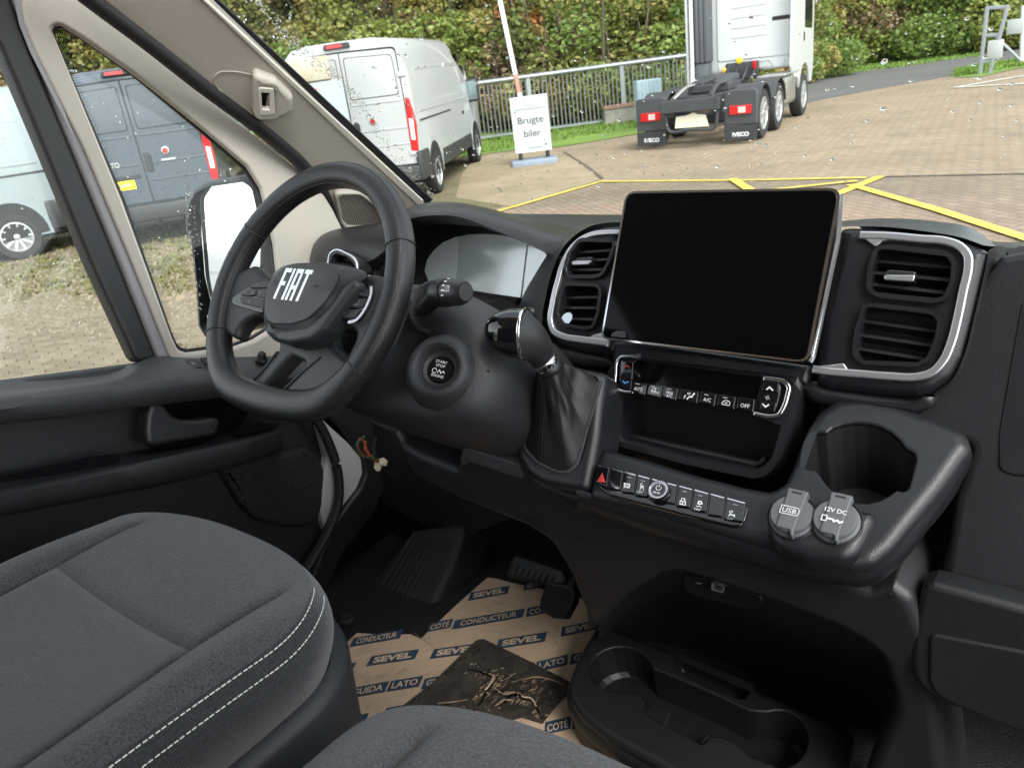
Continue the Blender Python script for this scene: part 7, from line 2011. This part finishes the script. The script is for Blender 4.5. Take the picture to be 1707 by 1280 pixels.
rc_ = ramp(t, na_.outputs['Fac'], .4, .7, (.10, .075, .05), (.46, .35, .24)); t.links.new(rc_.outputs[0], b.inputs['Base Color'])
plate('worn_patch', PF.off(.0021), ragged([(520, 938), (600, 962), (660, 975), (745, 985), (800, 1010), (790, 1060), (760, 1112), (700, 1085), (640, 1085), (560, 1080), (500, 1060), (560, 1000)], 8), m_worn, card, depth=.0003, bev=0)
m_torn = mat('torn cardboard core', (.36, .27, .18), .95, var=.3, vscale=60)
for k in range(14):                # scuffed corrugation lines
    a = rs.uniform(600, 770); b_ = 985+rs.uniform(-24, 60); l_ = rs.uniform(10, 40)
    strip([(a, b_), (a+l_*.5, b_-l_*rs.uniform(.1, .4)), (a+l_, b_-l_*rs.uniform(.2, .7))], .3, .5, .0022+.00001*k, m_torn if k % 3 else m_void, 'scuff', .6)
strip([(p[0]+3, p[1]+5) for p in cr1], 2.5, 5, .0028, m_void, 'crack', 1.5)
strip([(p[0]+2, p[1]+6) for p in cr2], 3, 4, .0029, m_void, 'crack', 1.5)
for c_, n_c in ((cr1, 2), (cr2, 3)):
    for k in range(n_c):
        i = rs.randint(0, len(c_)-4); j_ = (rs.uniform(-3, 3), rs.uniform(-4, 1))
        strip([(p[0]+j_[0]+rs.uniform(-2, 2), p[1]+j_[1]+rs.uniform(-2, 2)) for p in c_[i:i+rs.randint(3, 4)]], .6, 1.2, .0034+.00003*k, m_inkpale if k % 2 else m_torn, 'torn_edge', 3.0)
for k in range(36):
    c_ = rs.choice(cr1+cr2+cr2); a = c_[0]+rs.gauss(0, 26); b_ = c_[1]+rs.gauss(-4, 17); l_ = rs.uniform(3, 12)
    strip([(a, b_), (a+l_*.5, b_-l_*rs.uniform(-.2, .4)), (a+l_, b_-l_*rs.uniform(-.3, .6))], .3, .6, .0024+.000008*k, (m_torn, m_void, m_card)[k % 3], 'scuff', 1.4)
strip([(640, 1062), (655, 1042), (672, 1034), (690, 1036), (700, 1050)], 4, 7, .0038, m_void, 'hole', 3)
strip([(612, 1070), (640, 1052), (668, 1052)], 2, 3, .0039, m_torn, 'torn_edge', 2)
strip([(420, 1062), (470, 1058), (520, 1050)], 1, 1.5, .0027, m_torn, 'scuff', 1)
strip([(700, 985), (740, 975), (800, 985), (840, 1000)], 1, 2, .0027, m_torn, 'scuff', 1)
# fold across the corner of the sheet
strip([(340, 826), (362, 846), (388, 862), (408, 884)], .6, .5, .0012, m_torn, 'fold', .4)

PFR = Pl((-.66, .07, .97), (0, -.72, .70))
fr_ = thing('foot_rest', 'black ribbed foot rest ramp beside the pedals', 'foot rest', (-.66, .07, FLOOR))
plate('ramp', PFR, y6((142, 752, .01), (205, 640), (335, 482, .01), (512, 462, .015), (475, 590), (415, 720), (345, 838, .02), (260, 832), (200, 800)), m_carpet, fr_, depth=.10, bev=.014, nb=4, r=.006)
for k in range(7):
    a, b_ = y6((342+k*15, 494+k*5), (200+k*17, 722+k*9))
    mesh('rib', *tube_vf([at(*a, pl=PFR.off(.001)), at(*b_, pl=PFR.off(.001))], .0032, seg=8), m_carpet, fr_)
lathe('fastener', [(.016, 0), (.016, .006), (.011, .009), (.006, .007)], at(*y6((118, 788))[0], pl=PF), (0, 0, 1), m_carpet, fr_)
PBK = Pl((-.30, .03, 1.0), (0, -.80, .60))
bp = thing('brake_pedal', 'black rubber brake pedal with cross ribs above the cardboard', 'pedal', (-.30, .05, 1.0))
pedo = y6((782, 658, .006), (850, 668), (878, 690, .006), (872, 730), (842, 784, .006), (800, 780), (756, 752, .006), (760, 715))
plate('pad', PBK, pedo, m_rubber, bp, depth=.018, bev=.004, nb=3, r=.004)
for k in range(9):
    q = k/8; a, b_ = y6((786-q*22, 670+q*80), (866-q*20, 694+q*78))
    mesh('rib', *tube_vf([at(*a, pl=PBK.off(.0005)), at(*b_, pl=PBK.off(.0005))], .0018, seg=6), m_carpet, bp)
tube('arm', [PBK.p3(*PBK.to2(*y6((850, 690))[0]), -.01), PBK.p3(*PBK.to2(*y6((850, 690))[0]), -.01)+V((.03, .08, .10)), PBK.p3(*PBK.to2(*y6((850, 690))[0]), -.01)+V((.04, .16, .30))], .010, m_dark, bp, n=10, seg=8)
PAC = Pl((-.40, .16, .97), (0, -.65, .76))
ap = thing('accelerator_pedal', 'wide black pedal plate in the shade behind the brake pedal', 'pedal', (-.40, .16, .97))
plate('pad', PAC, y6((672, 566, .01), (838, 618, .01), (850, 650), (828, 676), (780, 664), (640, 640, .01)), mat('pedal plate', (.016, .019, .021), .5, grain=(300, .5, .001)), ap, depth=.02, bev=.006, r=.006)
for k in range(8):
    a, b_ = y6((668+k*20, 600+k*6), (652+k*20, 636+k*4))
    mesh('rib', *tube_vf([at(*a, pl=PAC.off(.0005)), at(*b_, pl=PAC.off(.0005))], .0022, seg=6), m_rubber, ap)
# loose wiring by the door
wl = thing('wiring_loom', 'loose red and green wires ending in a cream connector under the dashboard', 'wiring', (-.68, .0, 1.25))
wires = [((.35, .05, .03), [(160, 180), (152, 210), (170, 235), (200, 248), (222, 262)]), ((.04, .10, .05), [(175, 175), (150, 200), (165, 240), (195, 245), (225, 255)]), ((.40, .06, .03), [(170, 185), (182, 215), (192, 240), (215, 258)]), ((.012, .012, .012), [(215, 175), (205, 220), (215, 250), (250, 290), (310, 310)]), ((.30, .10, .04), [(180, 190), (176, 220), (200, 240), (225, 268)])]
for c_, p in wires:
    mesh('wire', *tube_vf([at(a, b_, x=-.70+.004*i) for i, (a, b_) in enumerate(y6(*p))], .0022, n=16, seg=6), mat('wire sheath', c_, .45), wl)
m_conn = mat('cream connector', (.62, .55, .38), .5)
PCN = Pl(at(*y6((228, 265))[0], x=-.68), (.6, -.6, .5))
plate('connector', PCN, y6((208, 262), (222, 250), (238, 244), (252, 256), (248, 272), (232, 272), (226, 290), (214, 290), (206, 278)), m_conn, wl, depth=.014, bev=.0015)
plate('connector_latch', PCN.off(.004), y6((222, 262), (238, 258), (240, 266), (226, 272)), m_conn, wl, depth=.006, bev=.001)

# ================================================================== floor console with its cup wells
PT = Pl((0, 0, 1.0), (0, -.10, .995))
con = thing('floor_console', 'black plastic floor console tray with two cup wells below the dashboard', 'console', (.0, -.02, FLOOR))
tro = y7((205, 288, .01), (150, 380), (112, 460), (100, 520), (105, 555, .03), (150, 620), (240, 690), (440, 800), (700, 960), (1000, 1060), (1080, 860, .02), (1112, 682, .01), (900, 580), (500, 405))
wel = y7(*ell(285, 455, 108, 80, 22, 60, 335)) ; 
wel = y7(*([(392, 432), (398, 452, .004), (470, 480), (600, 535), (735, 598, .004), (760, 602)] + [(840+105*cos(radians(a)), 700+102*sin(radians(a))) for a in range(-110, 100, 15)] + [(735, 758), (720, 735), (690, 715, .003), (640, 690), (600, 690, .003), (575, 720, .004), (460, 660, .003), (380, 620), (355, 600, .004), (372, 562, .004), (345, 535)] + [(285+108*cos(radians(a)), 455+80*sin(radians(a))) for a in range(75, 345, 18)]))
slot = y7((492, 404), (600, 450), (742, 508), (748, 520), (722, 556), (700, 556), (560, 500), (470, 450))
tr_ = plate('tray_top', PT, tro, m_lower, con, depth=.035, bev=.010, holes=[wel, slot], nb=4, hr=.003, r=.012, hb=.003)
def well(poly, dep, k_, name):
    cu = [V(p) for p in cont2(PT, poly, True, .003, 0)]
    if area2(cu) < 0: cu.reverse()
    n = len(cu); cc = sum(cu, V((0, 0)))/n; vs = []
    for w_, k in ((-.004, 1.0), (-.02, .99), (-dep*.9, k_), (-dep, k_*.95)):
        for p in cu:
            q = cc+(p-cc)*k; vs.append(PT.p3(q.x, q.y, w_))
    loops = [[V((p.x, p.y, 0)) for p in cu]]
    fs = [[j*n+i, (j+1)*n+i, (j+1)*n+(i+1) % n, j*n+(i+1) % n] for j in range(3) for i in range(n)] + [[3*n+i for i in tri] for tri in tessellate_polygon(loops)]
    return mesh(name, vs, fs, m_soft, tr_)
well(wel, .060, .985, 'cup_well'); well(slot, .03, .97, 'slot_well')
plate('divider', PT.off(-.022), y7((390, 566), (462, 598), (440, 660), (360, 610)), m_lower, tr_, depth=.03, bev=.003, r=.002)
plate('coin_tray', PT.off(-.040), y7((462, 622), (600, 682), (560, 740), (440, 680)), m_soft, tr_, depth=.02, bev=.003, r=.002)
# rounded flank below the top
ed = y7((205, 296), (150, 385), (112, 465), (98, 525), (104, 560), (150, 630), (240, 702), (440, 815), (700, 975), (980, 1075))
e0 = [at(a, b_, pl=PT.off(-.010)) for a, b_ in ed]
cen = V((.05, .05, 0))
def outw(p, d): v_ = V((p.x-.06, p.y-.08, 0)).normalized(); return v_*d
loft('flank', [[p-outw(p, .004) for p in e0], [p+outw(p, .002)+V((0, 0, -.012)) for p in e0], [p+outw(p, .001)+V((0, 0, -.030)) for p in e0], [p-outw(p, .004)+V((0, 0, -.034)) for p in e0], [p-outw(p, .003)+V((0, 0, -.040)) for p in e0], [p-outw(p, .012)+V((0, 0, -.085)) for p in e0], [p-outw(p, .03)+V((0, 0, -.105)) for p in e0]], m_lower, con, nu=50, nv=26)
